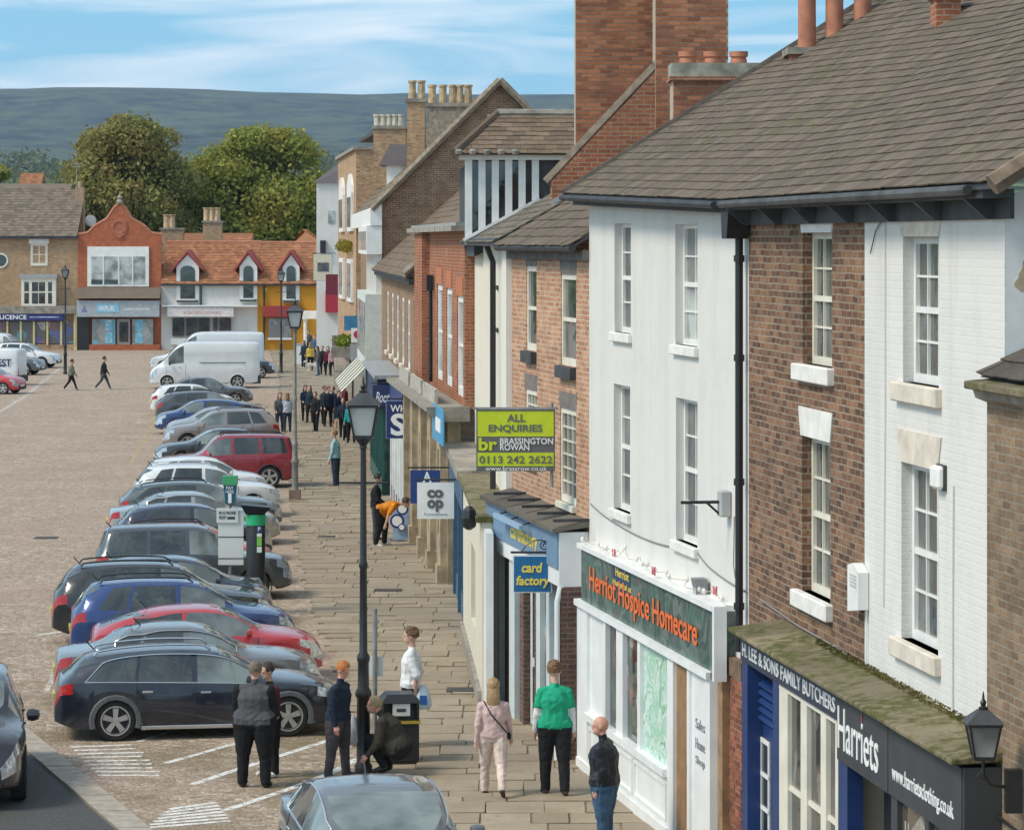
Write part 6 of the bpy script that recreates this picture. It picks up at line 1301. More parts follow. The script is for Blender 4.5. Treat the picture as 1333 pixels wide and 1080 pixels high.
    for i in range(len(xs) - 1):
        xm_ = (xs[i] + xs[i+1]) / 2; dz = T(xm_) - B(xm_)
        for j in range(NP - 1):
            key = 'body'
            if j == 0: key = 'underside'
            elif j in (6, 7) and any(a < xm_ < b for a, b in S['side']) and dz > .1: key = 'side_window_%d' % [k for k, (a, b) in enumerate(S['side']) if a < xm_ < b][0]
            elif j in (8, 9, 10) and ws1 < xm_ < ws0: key = 'windscreen' if j > 8 else 'body'
            elif j in (8, 9, 10) and rg0 < xm_ < rg1: key = 'rear_window' if j > 8 else 'body'
            elif j in (3, 4) and xm_ > x1 - (.42 if j == 4 else .22) and kind != 'van' or (kind == 'van' and j in (3, 4) and xm_ > x1 - .35): key = 'headlight'
            elif (j == 4 and xm_ < x0 + (.30 if kind != 'van' else .05)) or (j == 3 and kind in ('box', 'van') and xm_ < x0 + .05): key = 'tail_light'
            elif j == 1 and (S.get('clad') or archtrim): key = 'sill_cladding'
            for sgn in (1, -1):
                q = [(XO[i][j], sgn*secs[i][j][0], secs[i][j][1]), (XO[i+1][j], sgn*secs[i+1][j][0], secs[i+1][j][1]), (XO[i+1][j+1], sgn*secs[i+1][j+1][0], secs[i+1][j+1][1]), (XO[i][j+1], sgn*secs[i][j+1][0], secs[i][j+1][1])]
                if sgn < 0: q.reverse()
                kk = key + ('_L' if sgn > 0 else '_R') if key.startswith(('side', 'head', 'tail')) else key
                put(kk, q)
    for i, sg in ((0, -1), (len(xs) - 1, 1)):
        for j in range(1, NP - 1):
            a, b = secs[i][j], secs[i][j+1]; q = [(xs[i], a[0], a[1]), (xs[i], b[0], b[1]), (xs[i], -b[0], b[1]), (xs[i], -a[0], a[1])]
            if sg > 0: q.reverse()
            put('grille' if (sg > 0 and j in (2, 3)) else 'body', q)
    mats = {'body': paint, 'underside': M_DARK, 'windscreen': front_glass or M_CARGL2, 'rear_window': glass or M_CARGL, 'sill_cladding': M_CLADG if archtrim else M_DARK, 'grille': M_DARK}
    for key, quads in groups.items():
        idx, vs, fs = {}, [], []
        for q in quads:
            f = []
            for p in q:
                kx = (round(p[0], 4), round(p[1], 4), round(p[2], 4))
                if kx not in idx: idx[kx] = len(vs); vs.append(p)
                if idx[kx] not in f: f.append(idx[kx])
            if len(f) > 2: fs.append(f)
        nm = 'side_window' if key.startswith('side_w') else 'headlight' if key.startswith('head') else 'tail_light' if key.startswith('tail') else key
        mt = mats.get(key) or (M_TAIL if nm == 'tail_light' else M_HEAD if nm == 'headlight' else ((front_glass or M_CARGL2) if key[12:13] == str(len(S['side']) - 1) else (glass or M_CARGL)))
        mb = MB(); mb.add(vs, fs); mb.build(nm, mt, c, smooth=True, fixn=False)
    for a in S['ax']:
        for s_ in (1, -1):
            wheel(c, a, s_ * (W - .115), r, s_)
            tr = MB(); tr.tube([(a + Ra*math.cos(t)*1.0, s_*(plan(a) * .995), r + Ra*math.sin(t)) for t in [math.pi * k / 10 for k in range(-1, 12)]], .055 if archtrim else .016, 5); tr.build('wheel_arch', M_CLADG if archtrim else (M_DARK if S.get('clad') else paint), c, smooth=True)
    for s_ in (1, -1):   # mirrors, handles, trims
        xm_ = S['side'][-1][1] - .06; zz = B(xm_) + .08; m = MB(); m.lathe([(.02, -.09), (.09, -.07), (.105, 0), (.08, .08), (.02, .10)], (0, 0, 0), 8, 'y'); o = m.build('mirror', paint if kind != 'van' else M_DARK, c, smooth=True, loc=(xm_, s_*(plan(xm_) + .10), zz)); o.scale = (.62, 1, .85)
        for a in S['seam']:
            if a == 0 or abs(a) > 2.6: continue
            sec = section(a); MB().tube([(a, s_*(y + .002), z) for y, z in sec[2:6]], .006, 4).build('door_seam', M_DARK, c)
        for a in S['seam'][:-1] if kind != 'van' else (1.2,): MB().box((a + .10, s_*(plan(a) * .985), B(a) - .16), (a + .28, s_*(plan(a) * .985 + .03), B(a) - .125)).build('door_handle', M_CHROME if chrome else paint, c, bevel=.008)
        if chrome:
            lo = [(x, s_*(section(x)[6][0] + .008), section(x)[6][1] - .012) for x in xs if S['side'][0][0] - .02 <= x <= S['side'][-1][1] + .02]; hi = [(x + leanf(x, 8), s_*(section(x)[8][0] + .008), section(x)[8][1] + .012) for x in xs if S['side'][0][0] - .02 <= x <= S['side'][-1][1] + .02]
            MB().tube([lo[0]] + hi + [lo[-1]], .012, 5).build('window_trim', M_CHROME, c, smooth=True); MB().tube(lo, .011, 5).build('window_trim', M_CHROME, c, smooth=True)
        if (S['rails'] if rails is None else rails):
            xs_ = [x for x in xs if S['rg'][1] + .12 <= x <= S['ws'][1] - .05]; pts = [(x, s_*(section(x)[10][0] + .02), T(x) + (.055 if 0 < i < len(xs_) - 1 else .0)) for i, x in enumerate(xs_)]; MB().tube(pts, .018, 6).build('roof_rail', M_CHROME if chrome or rails == 2 else M_DARK, c, smooth=True)
        if archtrim: MB().box((S['ax'][1] + Ra + .03, s_*(W*.93), zb0 - .01), (S['ax'][0] - Ra - .03, s_*(W*.985), zb0 + .055)).build('sill_strip', M_CHROME, c, bevel=.01)
    MB().box((x1 - .02, -.26, .40), (x1 + .012, .26, .51)).build('number_plate', M_PLATEW, c); MB().box((x0 - .012, -.26, .62), (x0 + .02, .26, .73)).build('number_plate', M_PLATEY, c)
    MB().tube([(S['rg'][1] + .15 if kind != 'van' else .9, 0, H - .05), (S['rg'][1] + .02 if kind != 'van' else .8, 0, H + .09)], .012, 5).build('aerial', M_DARK, c)
    if kind == 'van': MB().box((-2.2, W*.985, 1.38), (.3, W*.985 + .012, 1.42)).build('side_rail', M_DARK, c); MB().box((-2.2, -W*.985 - .012, 1.38), (.3, -W*.985, 1.42)).build('side_rail', M_DARK, c); MB().box((x0 - .02, -W*.9, .25), (x0 + .5, W*.9, .7)).build('bumper', M_DARK, c)
    return c
P = {k: car_paint('paint ' + k, v, m) for k, (v, m) in {'navy': ((.012, .016, .03), .3), 'grey': ((.20, .20, .20), .6), 'red': ((.46, .025, .035), .15), 'blue': ((.016, .05, .18), .35), 'black': ((.012, .014, .015), .2), 'darkblue': ((.02, .028, .055), .4),
   'slate': ((.075, .085, .095), .5), 'silver': ((.46, .47, .47), .7), 'white': ((.72, .73, .73), .0), 'midgrey': ((.13, .14, .145), .6), 'darkred': ((.30, .015, .03), .2), 'taupe': ((.30, .25, .235), .5), 'charcoal': ((.045, .05, .052), .5), 'brightred': ((.55, .03, .03), .05), 'greengrey': ((.10, .12, .115), .5), 'plum': ((.018, .012, .018), .3)}.items()}
def park(kind, paint, label, pl, pr, d, rev=False, yaw=9.6, sc=.95, **k):
    x = ((pl + pr) / 2 - CX) * d / FPX; return car('parked_' + ('van' if kind == 'van' else 'car'), label, kind, P[paint], (x, d, 0), yaw + (180 if rev else 0), sc, **k)
park('estate', 'navy', 'dark navy estate with grey wheel arches and chrome window line, nearest in the row', 78, 437, 49.1, archtrim=True, chrome=True, sc=.93)
park('saloon', 'grey', 'mid grey saloon parked tight behind the dark navy estate', 68, 418, 52.0, chrome=True, sc=.96)
park('coupe', 'red', 'low red hatchback between the grey saloon and the blue car', 118, 417, 54.9)
park('suv', 'blue', 'blue crossover behind the low red hatchback', 97, 378, 57.6, sc=.93, rails=1)
park('suv', 'black', 'black sport utility car with red rear lamp behind the blue crossover', 67, 357, 60.2, sc=.96)
park('hatch', 'darkblue', 'dark navy hatchback with curved roof in front of the parking sign', 105, 357, 62.9)
park('box', 'slate', 'slate grey boxy utility car beside the ticket machine', 135, 366, 67.5, sc=.91, rails=0)
park('hatch', 'brightred', 'bright red hatchback with roof rails behind the slate grey utility car', 122, 377, 70.3, rails=1)
park('hatch', 'darkblue', 'dark blue grey hatchback two behind the slate utility car', 127, 376, 75.5)
park('saloon', 'silver', 'silver saloon with bright window trim in mid row', 131, 372, 79.5, chrome=True)
park('estate', 'greengrey', 'green grey estate with tall red rear lamps', 148, 371, 83.4, sc=.9, rails=1)
park('suv', 'white', 'white crossover with roof rails in front of the dark red car', 165, 372, 87.4, sc=.92, rails=2)
park('hatch', 'white', 'white hatchback parked beside the white crossover', 178, 352, 92.0)
park('box', 'darkred', 'dark red boxy utility car parked tail to the pavement', 222, 366, 98.0, rev=True, sc=.95)
park('saloon', 'charcoal', 'charcoal saloon with its front to the square behind the dark red car', 203, 366, 106.5, rev=True)
park('suv', 'taupe', 'taupe crossover with red rear lamps toward the pavement', 212, 364, 115.0, rev=True, sc=.96)
park('hatch', 'silver', 'silver hatchback between the taupe crossover and the blue hatchback', 215, 345, 119.8, rev=True)
park('hatch', 'blue', 'bright blue hatchback facing the open square', 194, 332, 125.5, rev=True)
park('estate', 'slate', 'slate grey estate between the blue and the white hatchbacks', 195, 345, 133.0, sc=.92)
park('hatch', 'white', 'white hatchback with red rear lamps, third in front of the large van', 189, 312, 139.0)
park('saloon', 'midgrey', 'grey saloon right in front of the large white van', 198, 338, 147.0)
park('suv', 'charcoal', 'dark crossover half hidden by the large white van', 262, 352, 176.5, sc=.98)
park('van', 'white', 'large white panel van facing the open square', 190, 343, 164.5, rev=True, sc=.98, yaw=7, cat='van')
park('van', 'white', 'second white panel van behind the large one', 215, 345, 183.0, rev=True, sc=.97, yaw=7, cat='van')
park('hatch', 'white', 'small white car at the head of the row by the white shop', 204, 268, 187.0, rev=True)
GL = 'cars parked along the left side'
park('hatch', 'brightred', 'bright red hatchback at the left picture edge', -58, 27, 158.5, rev=False, yaw=-14, group=GL)
cv = park('van', 'white', 'white van with dark lettering on its rear flank at the left edge', -95, 47, 168.0, rev=True, yaw=-12, sc=.8, group=GL, cat='van')
lettering(cv, 'CREST', 1.9, .52, plane_m((-1.6, 1.02, 1.55), (-1, 0, 0), (0, 0, 1)), plain('navy lettering', (.02, .03, .12), .5, var=0), bold=.02); lettering(cv, 'CREST', 1.9, .52, plane_m((-1.6, -1.02, 1.55), (1, 0, 0), (0, 0, 1)), plain('navy lettering', (.02, .03, .12), .5, var=0), bold=.02)
park('suv', 'midgrey', 'grey crossover beyond the lettered van on the left', -42, 64, 181.0, yaw=-10, group=GL)
park('suv', 'white', 'white crossover at the far end of the left row', -18, 86, 191.0, yaw=-10, group=GL)
park('van', 'white', 'low white van behind the grey crossover on the left', -70, 52, 197.0, yaw=-8, sc=.78, group=GL, cat='van')
car('moving_car', 'dark plum crossover driving in at the lower left edge', 'suv', P['plum'], (-7.95, 44.2, 0.004), -80, 1.0, group=None)
car('grey_car', 'grey saloon with pale windscreen at the bottom edge facing the camera', 'saloon', P['grey'], (-1.58, 36.0, 0), -78, 1.03, group=None, chrome=True)
# ================================================================== PEOPLE
def cloth(name, c, rough=.85):
    if name in MATS: return MATS[name]
    m, nt, b = _new(name); v = objvec(nt); f = noise_n(nt, v, 7.0, 4, .6, .35, .65); w = noise_n(nt, v, 16.0, 3, .5, .3, .7)
    nt.links.new(mix_n(nt, f, tuple(x * .82 for x in c), tuple(min(1, x * 1.15) for x in c)), b.inputs['Base Color']); b.inputs['Roughness'].default_value = rough; b.inputs['Specular IOR Level'].default_value = .2
    mp = node(nt, 'ShaderNodeMapping'); mp.inputs['Scale'].default_value = (9, 9, 5); nt.links.new(v, mp.inputs[0]); n2 = node(nt, 'ShaderNodeTexNoise', Scale=1.3, Detail=3, Distortion=1.2); nt.links.new(mp.outputs[0], n2.inputs['Vector'])
    bump_n(nt, b, n2.outputs[0], .5, .03); MATS[name] = m; return m
M_SKIN = plain('skin', (.58, .34, .25), .6, var=.1, scale=20); M_SKIN2 = plain('ruddy skin', (.60, .31, .23), .6, var=.12, scale=20)
def ellip(mb, c, r, n=10, M=None):
    vs, fs = [], []; c = Vector(c)
    for i in range(1, n):
        t = math.pi * i / n
        for k in range(n): a = 2*math.pi*k/n; vs.append(Vector((r[0]*math.sin(t)*math.cos(a), r[1]*math.sin(t)*math.sin(a), r[2]*math.cos(t))))
    vs += [Vector((0, 0, r[2])), Vector((0, 0, -r[2]))]; m = (n - 1) * n
    for i in range(n - 2):
        for k in range(n): fs.append((i*n+k, (i+1)*n+k, (i+1)*n+(k+1) % n, i*n+(k+1) % n))
    for k in range(n): fs.append((m, k, (k+1) % n)); fs.append((m+1, (n-2)*n+(k+1) % n, (n-2)*n+k))
    mb.add([c + (M @ v if M else v) for v in vs], fs)
def ering(mb, pts, ra, rb, A, n=12):
    """tube with elliptical rings: ra along A, rb across"""
    pts = [Vector(p) for p in pts]; base = len(mb.v); A = Vector(A)
    for i, p in enumerate(pts):
        t = (pts[min(i+1, len(pts)-1)] - pts[max(i-1, 0)]).normalized(); a = (A - t * A.dot(t)).normalized(); b = t.cross(a)
        for k in range(n): an = 2*math.pi*k/n; mb.v.append(tuple(p + a*(math.cos(an)*ra[i]) + b*(math.sin(an)*rb[i])))
    m = len(pts)
    for i in range(m-1):
        for k in range(n): mb.f.append((base+i*n+k, base+i*n+(k+1) % n, base+(i+1)*n+(k+1) % n, base+(i+1)*n+k)); mb.mi.append(0)
    mb.f.append(tuple(base+k for k in range(n-1, -1, -1))); mb.f.append(tuple(base+(m-1)*n+k for k in range(n))); mb.mi += [0, 0]
POSE0 = dict(lean=2, hl=0, hr=0, kl=2, kr=2, spread=3, sl=2, sr=2, al=8, ar=8, el=12, er=12, yl=0, yr=0, head=0, nod=0, wide=1.0, legw=1.0)
def person(label, pos, face, h, cols, pose=None, hair=None, hairc=(.10, .06, .035), vox=.011, group=None, sleeve=1.0, skin=None, eyes=False, long_coat=0.0, extra=None, skirt=False, bald=False, over=False):
    """cols: top, legs, shoes[, sleeve colour]; sleeve = share of the arm that is covered; pose angles in degrees"""
    Pz = dict(POSE0); Pz.update(pose or {}); s = h / 1.75; t = thing('person', label, 'person', pos, R(face), group)
    sk = skin or M_SKIN; mats = [sk, cols[0], cols[1], cols[2], cols[3] if len(cols) > 3 else cols[0]]
    mb = MB(); bones = []
    def limb(a, b, ra, rb, part, n=10):
        a, b = Vector(a), Vector(b); mb.tube([a - (b - a).normalized()*ra*.3, a.lerp(b, .5), b + (b - a).normalized()*rb*.3], [ra, (ra + rb) / 2, rb], n); ellip(mb, a, (ra,)*3, 8); ellip(mb, b, (rb,)*3, 8); bones.append((a, b, ra, rb, part))
    ln = R(Pz['lean']); up = Vector((math.sin(ln), 0, math.cos(ln))); fw = Vector((math.cos(ln), 0, -math.sin(ln))); wd = Pz['wide'] * 1.09; lw = Pz['legw'] * 1.08
    hip = Vector((0, 0, .93)); LAT = Vector((0, 1, 0)); feet = []
    for sg, hp, kn in ((1, R(Pz['hl']), R(Pz['kl'])), (-1, R(Pz['hr']), R(Pz['kr']))):
        sp = R(Pz['spread']); a = hip + LAT*sg*.095*wd; d = Vector((math.sin(hp), sg*math.sin(sp)*.6, -math.cos(hp))).normalized(); k = a + d*.43
        d2 = Vector((math.sin(hp - kn), sg*math.sin(sp)*.2, -math.cos(hp - kn))).normalized(); an = k + d2*.41
        lp = 0 if skirt else 2
        limb(a, k, .098*lw*wd, .070*lw, 2); limb(k, an, .064*lw, .050*lw, 2 if not skirt else 0)
        ft = R(Pz['hl' if sg > 0 else 'hr']) - kn; fd = Vector((math.cos(min(0, ft)*.7), sg*.15, math.sin(min(0, ft)*.7))).normalized(); heel = an + Vector((-.03, 0, -.03)) if ft > -.5 else an; toe = an + fd*.155 + Vector((0, 0, -.045))
        limb(an + Vector((-.025, 0, -.035)), toe, .044, .036, 3); feet.append(min(an.z - .08, toe.z - .035))
    # trunk
    P_ = lambda z: hip + up*(z - .93); hem = .90 - long_coat
    ering(mb, [P_(.84), P_(.93), P_(1.02)], [.11*wd, .125*wd, .115*wd], [.15*wd, .175*wd, .15*wd], fw); bones.append((P_(.86), P_(.95), .13*wd, .13*wd, 2))
    ering(mb, [P_(hem), P_(.98), P_(1.1), P_(1.26), P_(1.36), P_(1.435)], [.134*wd, .134*wd, .126*wd, .138*wd, .108*wd, .055], [.186*wd, .178*wd, .166*wd, .186*wd, .150*wd, .06], fw); bones.append((P_(hem + .05), P_(1.33), .16*wd, .15*wd, 1))
    sh = []
    for sg, sp_, ab, eb, yw in ((1, R(Pz['sl']), R(Pz['al']), R(Pz['el']), R(Pz['yl'])), (-1, R(Pz['sr']), R(Pz['ar']), R(Pz['er']), R(Pz['yr']))):
        a = P_(1.36) + LAT*sg*.168*wd; d = (fw*math.sin(sp_) - up*math.cos(sp_)*math.cos(ab) + LAT*sg*math.sin(ab)).normalized(); e = a + d*.285
        f0 = (fw*math.sin(sp_ + eb) - up*math.cos(sp_ + eb) + LAT*(sg*math.sin(ab)*.5 - sg*math.sin(yw))).normalized(); w_ = e + f0*.245
        cov = lambda q: 4 if q <= sleeve + 1e-6 else 0
        limb(P_(1.405) + LAT*sg*.05, a, .045*wd, .056*wd, 1)
        if sleeve < .55: m_ = a.lerp(e, min(1, sleeve*2)); limb(a, m_, .060*wd, .060*wd, 4); limb(m_, e, .047, .043, 0)
        elif over: m_ = a.lerp(e, .62); limb(a, m_, .056*wd, .062*wd, 1); limb(m_, e, .052*wd, .052*wd, 4)
        else: limb(a, e, .060*wd, .052*wd, 4)
        limb(e, w_, .048*wd if sleeve >= 1 else .042, .038 if sleeve >= 1 else .030, 4 if sleeve >= 1 else 0)
        # hand: palm, four curled fingers, thumb
        side = LAT*sg; pal = w_ + f0*.05; acr = fw - f0*fw.dot(f0); acr = acr.normalized() if acr.length > .1 else up
        mb.tube([w_ - f0*.01, pal + f0*.04], [.030, .036], 8); bones.append((w_, pal + f0*.04, .03, .036, 0))
        for q, L_ in enumerate((.060, .072, .068, .052)):
            r0 = pal + f0*.035 + acr*(.030 - q*.020); k1 = r0 + f0*L_*.55 - side*.006; k2 = k1 + f0*L_*.35 - side*.026; mb.tube([r0, k1, k2], [.0105, .010, .009], 6); bones.append((r0, k2, .011, .01, 0))
        r0 = w_ + f0*.02 + acr*.028; mb.tube([r0, r0 + acr*.022 + f0*.03, r0 + acr*.024 + f0*.062 - side*.008], [.013, .012, .010], 6); bones.append((r0, r0 + acr*.02 + f0*.05, .012, .01, 0)); sh.append(pal)
    # neck and head
    nk = P_(1.45); hd = R(Pz['head']); nd = R(Pz['nod']); limb(nk, nk + up*.085 + fw*.012, .056, .052, 0); HC = nk + up*.185 + fw*.03
    fz = Vector((math.cos(hd)*math.cos(ln*.3 + nd), math.sin(hd), -math.sin(ln*.3 + nd))).normalized(); lz = Vector((0, 0, 1)).cross(fz).normalized(); uz = fz.cross(lz); M = Matrix((fz, lz, uz)).transposed()
    ellip(mb, HC + uz*.02 - fz*.008, (.103, .083, .104), 12, M); ellip(mb, HC + fz*.022 - uz*.052, (.072, .063, .072), 10, M); ellip(mb, HC + fz*.102 - uz*.022, (.020, .013, .024), 8, M); ellip(mb, HC + fz*.076 - uz*.085, (.022, .03, .018), 8, M)
    ellip(mb, HC + fz*.085 + uz*.018, (.018, .045, .012), 8, M); ellip(mb, HC + fz*.088 - uz*.058, (.012, .026, .010), 8, M)
    for sg in (1, -1): ellip(mb, HC + lz*sg*.084 - fz*.008 - uz*.012, (.020, .011, .032), 8, M)
    bones.append((HC - uz*.05, HC + uz*.05, .095, .1, 0)); bones.append((HC + fz*.03 - uz*.08, HC + fz*.09, .06, .03, 0))
    me0 = mb.mesh('raw'); o = bpy.data.objects.new('body', me0)
    md = o.modifiers.new('r', 'REMESH'); md.mode = 'VOXEL'; md.voxel_size = vox; md2 = o.modifiers.new('s', 'SMOOTH'); md2.factor = .5; md2.iterations = 2
    me = baked(o)
    n = len(me.polygons); cen = np.zeros(n*3); me.polygons.foreach_get('center', cen); cen = cen.reshape(-1, 3); best = np.full(n, 9.); mi = np.zeros(n, int)
    for a, b, ra, rb, part in bones:
        a, b = np.array(a), np.array(b); d = b - a; L2 = max(1e-9, d @ d); tt = np.clip((cen - a) @ d / L2, 0, 1); dist = np.linalg.norm(cen - (a + tt[:, None]*d), axis=1) - (ra + (rb - ra)*tt)
        k = dist < best; best[k] = dist[k]; mi[k] = part
    zt = (cen - np.array(hip)) @ np.array(up)
    rad = np.linalg.norm((cen - np.array(hip)) - zt[:, None]*np.array(up), axis=1)
    mi[(mi == 2) & (zt > hem - .93) & (rad < .215*wd)] = 1; mi[(mi == 1) & (zt < hem - .945)] = 2
    for m in mats: me.materials.append(m)
    me.polygons.foreach_set('material_index', mi.tolist()); me.polygons.foreach_set('use_smooth', [True]*n)
    if vox < .02:      # creases in the cloth
        from mathutils import noise as _nz
        co = np.zeros(len(me.vertices)*3); me.vertices.foreach_get('co', co); co = co.reshape(-1, 3); nr = np.zeros(len(me.vertices)*3); me.vertices.foreach_get('normal', nr); nr = nr.reshape(-1, 3)
        cl = np.zeros(len(me.vertices), bool)
        for p_ in me.polygons:
            if mi[p_.index] in (1, 2, 4): cl[list(p_.vertices)] = True
        for i_ in np.nonzero(cl)[0]:
            c_ = co[i_]; a_ = 1 - abs(_nz.noise(Vector((c_[0]*7 + c_[2]*4, c_[1]*7 + face, c_[2]*10 + c_[1]*5)))*2.0); co[i_] += nr[i_] * (.007 * max(-.4, a_) - .003)
        me.vertices.foreach_set('co', co.ravel()); me.update()
    drop = min(feet); co = np.zeros(len(me.vertices)*3); me.vertices.foreach_get('co', co); co = co.reshape(-1, 3); zmin = co[:, 2].min(); co[:, 2] -= zmin; me.vertices.foreach_set('co', (co*s).ravel()); me.update()
    off = Vector((0, 0, -zmin)); body = link('body', me, t)
    X = lambda v: (Vector(v) + off)*s
    if hair and not bald:
        hm_ = MB(); ellip(hm_, (0, 0, 0), (1, 1, 1), 22); vs = []; rh = random.Random(int(h*1000))
        for v in hm_.v:
            v = Vector(v); k = Vector((v.x*.113, v.y*.096, v.z*.113)); nzv = 1 + .05*math.sin(v.x*9 + v.y*7)*math.cos(v.z*8 + v.y*5) + rh.uniform(-.05, .07)
            if v.z < -.15 - (0.2 if v.x < 0 else 0): k.z = -.15*.108 - (.03 if v.x < -.2 else 0); 
            if v.x > .45 and v.z < .62: k.x = min(k.x, .062)
            vs.append(X(HC + uz*.028 - fz*.012 + M @ (k*nzv)))
        hb = MB(); hb.add(vs, hm_.f)
        if hair == 'long':
            c0 = HC - fz*.055 + uz*.02; q = MB(); ering(q, [c0, c0 - fz*.035 - uz*.10, c0 - fz*.05 - uz*.22, c0 - fz*.045 - uz*.34], [.05, .055, .05, .02], [.085, .10, .105, .06], fz, 10); hb.add([X(v) for v in q.v], q.f)
        if hair == 'curly':
            for i in range(46):
                a = i*2.4; zz = -.1 + 1.05*((i*7) % 46)/46; rr = math.sqrt(max(0, 1 - (zz - .1)**2)); p = M @ Vector((min(rr*.10*math.cos(a), .07) - .012, rr*.084*math.sin(a), zz*.100)); q = MB(); ellip(q, HC + uz*.03 + p, (.022, .022, .02), 6); hb.add([X(v) for v in q.v], q.f)
        hb.build('hair', plain('hair %.2f %.2f' % hairc[:2], hairc, .7, var=.35, scale=60), t, smooth=True)
    if eyes:
        for sg in (1, -1): q = MB(); ellip(q, X(HC + fz*.086 + lz*sg*.032 - uz*.002), (.007*s, .007*s, .006*s), 6); q.build('eye', M_BLACK, t)
    return t, (lambda v: X(v)), dict(hands=[X(p) for p in sh], head=X(HC), hip=X(hip), chest=X(P_(1.25)), up=up, fw=fw)
CB = cloth('black cloth', (.016, .016, .018)); CG = cloth('dark grey jersey', (.085, .087, .09)); CN = cloth('navy jersey', (.018, .026, .045)); CJ = cloth('grey jeans', (.065, .062, .07)); CW = cloth('white cotton', (.74, .74, .74)); CP = cloth('pale pink jersey', (.60, .42, .40))
CGR = cloth('emerald cotton', (.02, .36, .20)); CBJ = cloth('blue jeans', (.055, .11, .19)); CO = cloth('orange cotton', (.62, .22, .02)); CLB = cloth('pale teal cotton', (.34, .50, .52)); COL_ = cloth('olive cloth', (.14, .14, .10)); CBR = cloth('brown waxed cotton', (.045, .04, .032)); SHB = plain('black shoe', (.02, .02, .02), .5, var=0); SHW = plain('white shoe', (.70, .69, .66), .6, var=0); SHBR = plain('brown boot', (.06, .035, .03), .5, var=0); CTE = cloth('teal cloth', (.02, .25, .27)); CRD = cloth('maroon cloth', (.12, .02, .03))
def gp_(px, py): return ground(px, py)
person('stocky man in grey hooded top with black sleeves seen from behind by the navy estate', gp_(331, 1024), 80, 1.79, (CG, CB, SHB, CB), dict(wide=1.26, legw=1.36, sl=12, sr=12, el=55, er=55, yl=10, yr=10, spread=6, head=8), 'short', (.16, .12, .09), skin=M_SKIN2)
person('boy in dark clothes half hidden in front of the stocky man', gp_(352, 1010), 215, 1.66, (CB, CB, SHW, cloth('maroon cloth', (.12, .02, .03))), dict(el=40, er=60, nod=15, legw=1.1), 'short', (.05, .035, .025), eyes=True)
t_, X_, J_ = person('ginger haired man in navy hoodie looking down beside the lamp post', gp_(440, 1013), -18, 1.70, (CN, CJ, SHB), dict(lean=4, nod=28, head=-8, sl=-4, sr=0, el=14, er=16, legw=1.2, hl=6, hr=-6, wide=1.17), 'short', (.40, .14, .03), eyes=True, skin=M_SKIN2)
person('young man in white T-shirt with hands behind his back near the litter bin', gp_(534, 973), 176, 1.86, (CW, CB, SHW), dict(lean=-3, sl=-22, sr=-22, el=25, er=25, yl=18, yr=18, legw=1.05, head=4), 'curly', (.15, .075, .035), sleeve=.5, eyes=True)
person('man in brown waxed jacket crouching on the ground beside the lamp post', gp_(520, 1010), 172, 1.74, (CBR, CB, SHB), dict(lean=30, hl=105, hr=95, kl=135, kr=130, sl=40, sr=35, el=30, er=40, nod=-10, wide=1.3, legw=1.2), 'short', (.30, .22, .13), eyes=True, skin=M_SKIN2)
t_, X_, J_ = person('blonde woman in pale pink top and trousers walking away', gp_(642, 1036), 92, 1.67, (CP, cloth('cream pink denim', (.66, .52, .46)), SHBR), dict(hl=14, hr=-16, kl=6, kr=26, sl=-12, sr=16, el=16, er=10, al=10, ar=12, legw=1.12, wide=.97), 'long', (.36, .23, .12), vox=.010)
st = MB(); st.tube([X_(p) for p in ((-.02, .14, 1.44), (-.15, .03, 1.25), (-.14, -.12, 1.08), (-.04, -.22, .95))], .010, 5); st.build('bag_strap', CB, t_); st = MB(); ellip(st, X_((.0, -.235, .92)), (.07, .03, .055), 8); st.build('shoulder_bag', CB, t_)
person('tall youth in emerald T-shirt with white sleeves walking away', gp_(722, 1035), 94, 1.88, (CGR, CB, SHBR, CW), dict(hl=5, hr=-7, kl=4, kr=10, sl=4, sr=2, al=10, ar=10, el=14, er=14, legw=1.2, wide=.98), 'curly', (.17, .09, .045), vox=.010, over=True)
person('bald man in black puffer jacket and blue jeans looking to the left', gp_(787, 1109), 168, 1.74, (cloth('black quilted nylon', (.022, .024, .03), .5), CBJ, SHBR), dict(wide=1.34, sl=-10, sr=-10, el=32, er=32, al=10, ar=10, yl=12, yr=12, legw=1.2, head=10), None, bald=True, eyes=True, skin=M_SKIN2)
person('person in orange T-shirt bending over the sandwich board', gp_(494, 711), -5, 1.76, (CO, CB, SHW), dict(lean=72, hl=18, hr=2, kl=22, kr=16, sl=30, sr=40, el=10, er=15, legw=1.25), 'short', (.05, .03, .02), sleeve=.4, vox=.016)
person('man in dark coat and cap behind the person in orange', gp_(489, 703), 0, 1.74, (CB, CJ, SHB), dict(nod=18, sl=14, sr=14, el=40, er=40), 'short', (.02, .02, .02), vox=.016)
person('person in pale teal top standing alone on the pavement', gp_(437, 633), 165, 1.80, (CLB, cloth('dark jeans', (.035, .05, .075)), SHBR), dict(sl=8, sr=-6, legw=1.1), 'short', (.24, .14, .07), vox=.016)
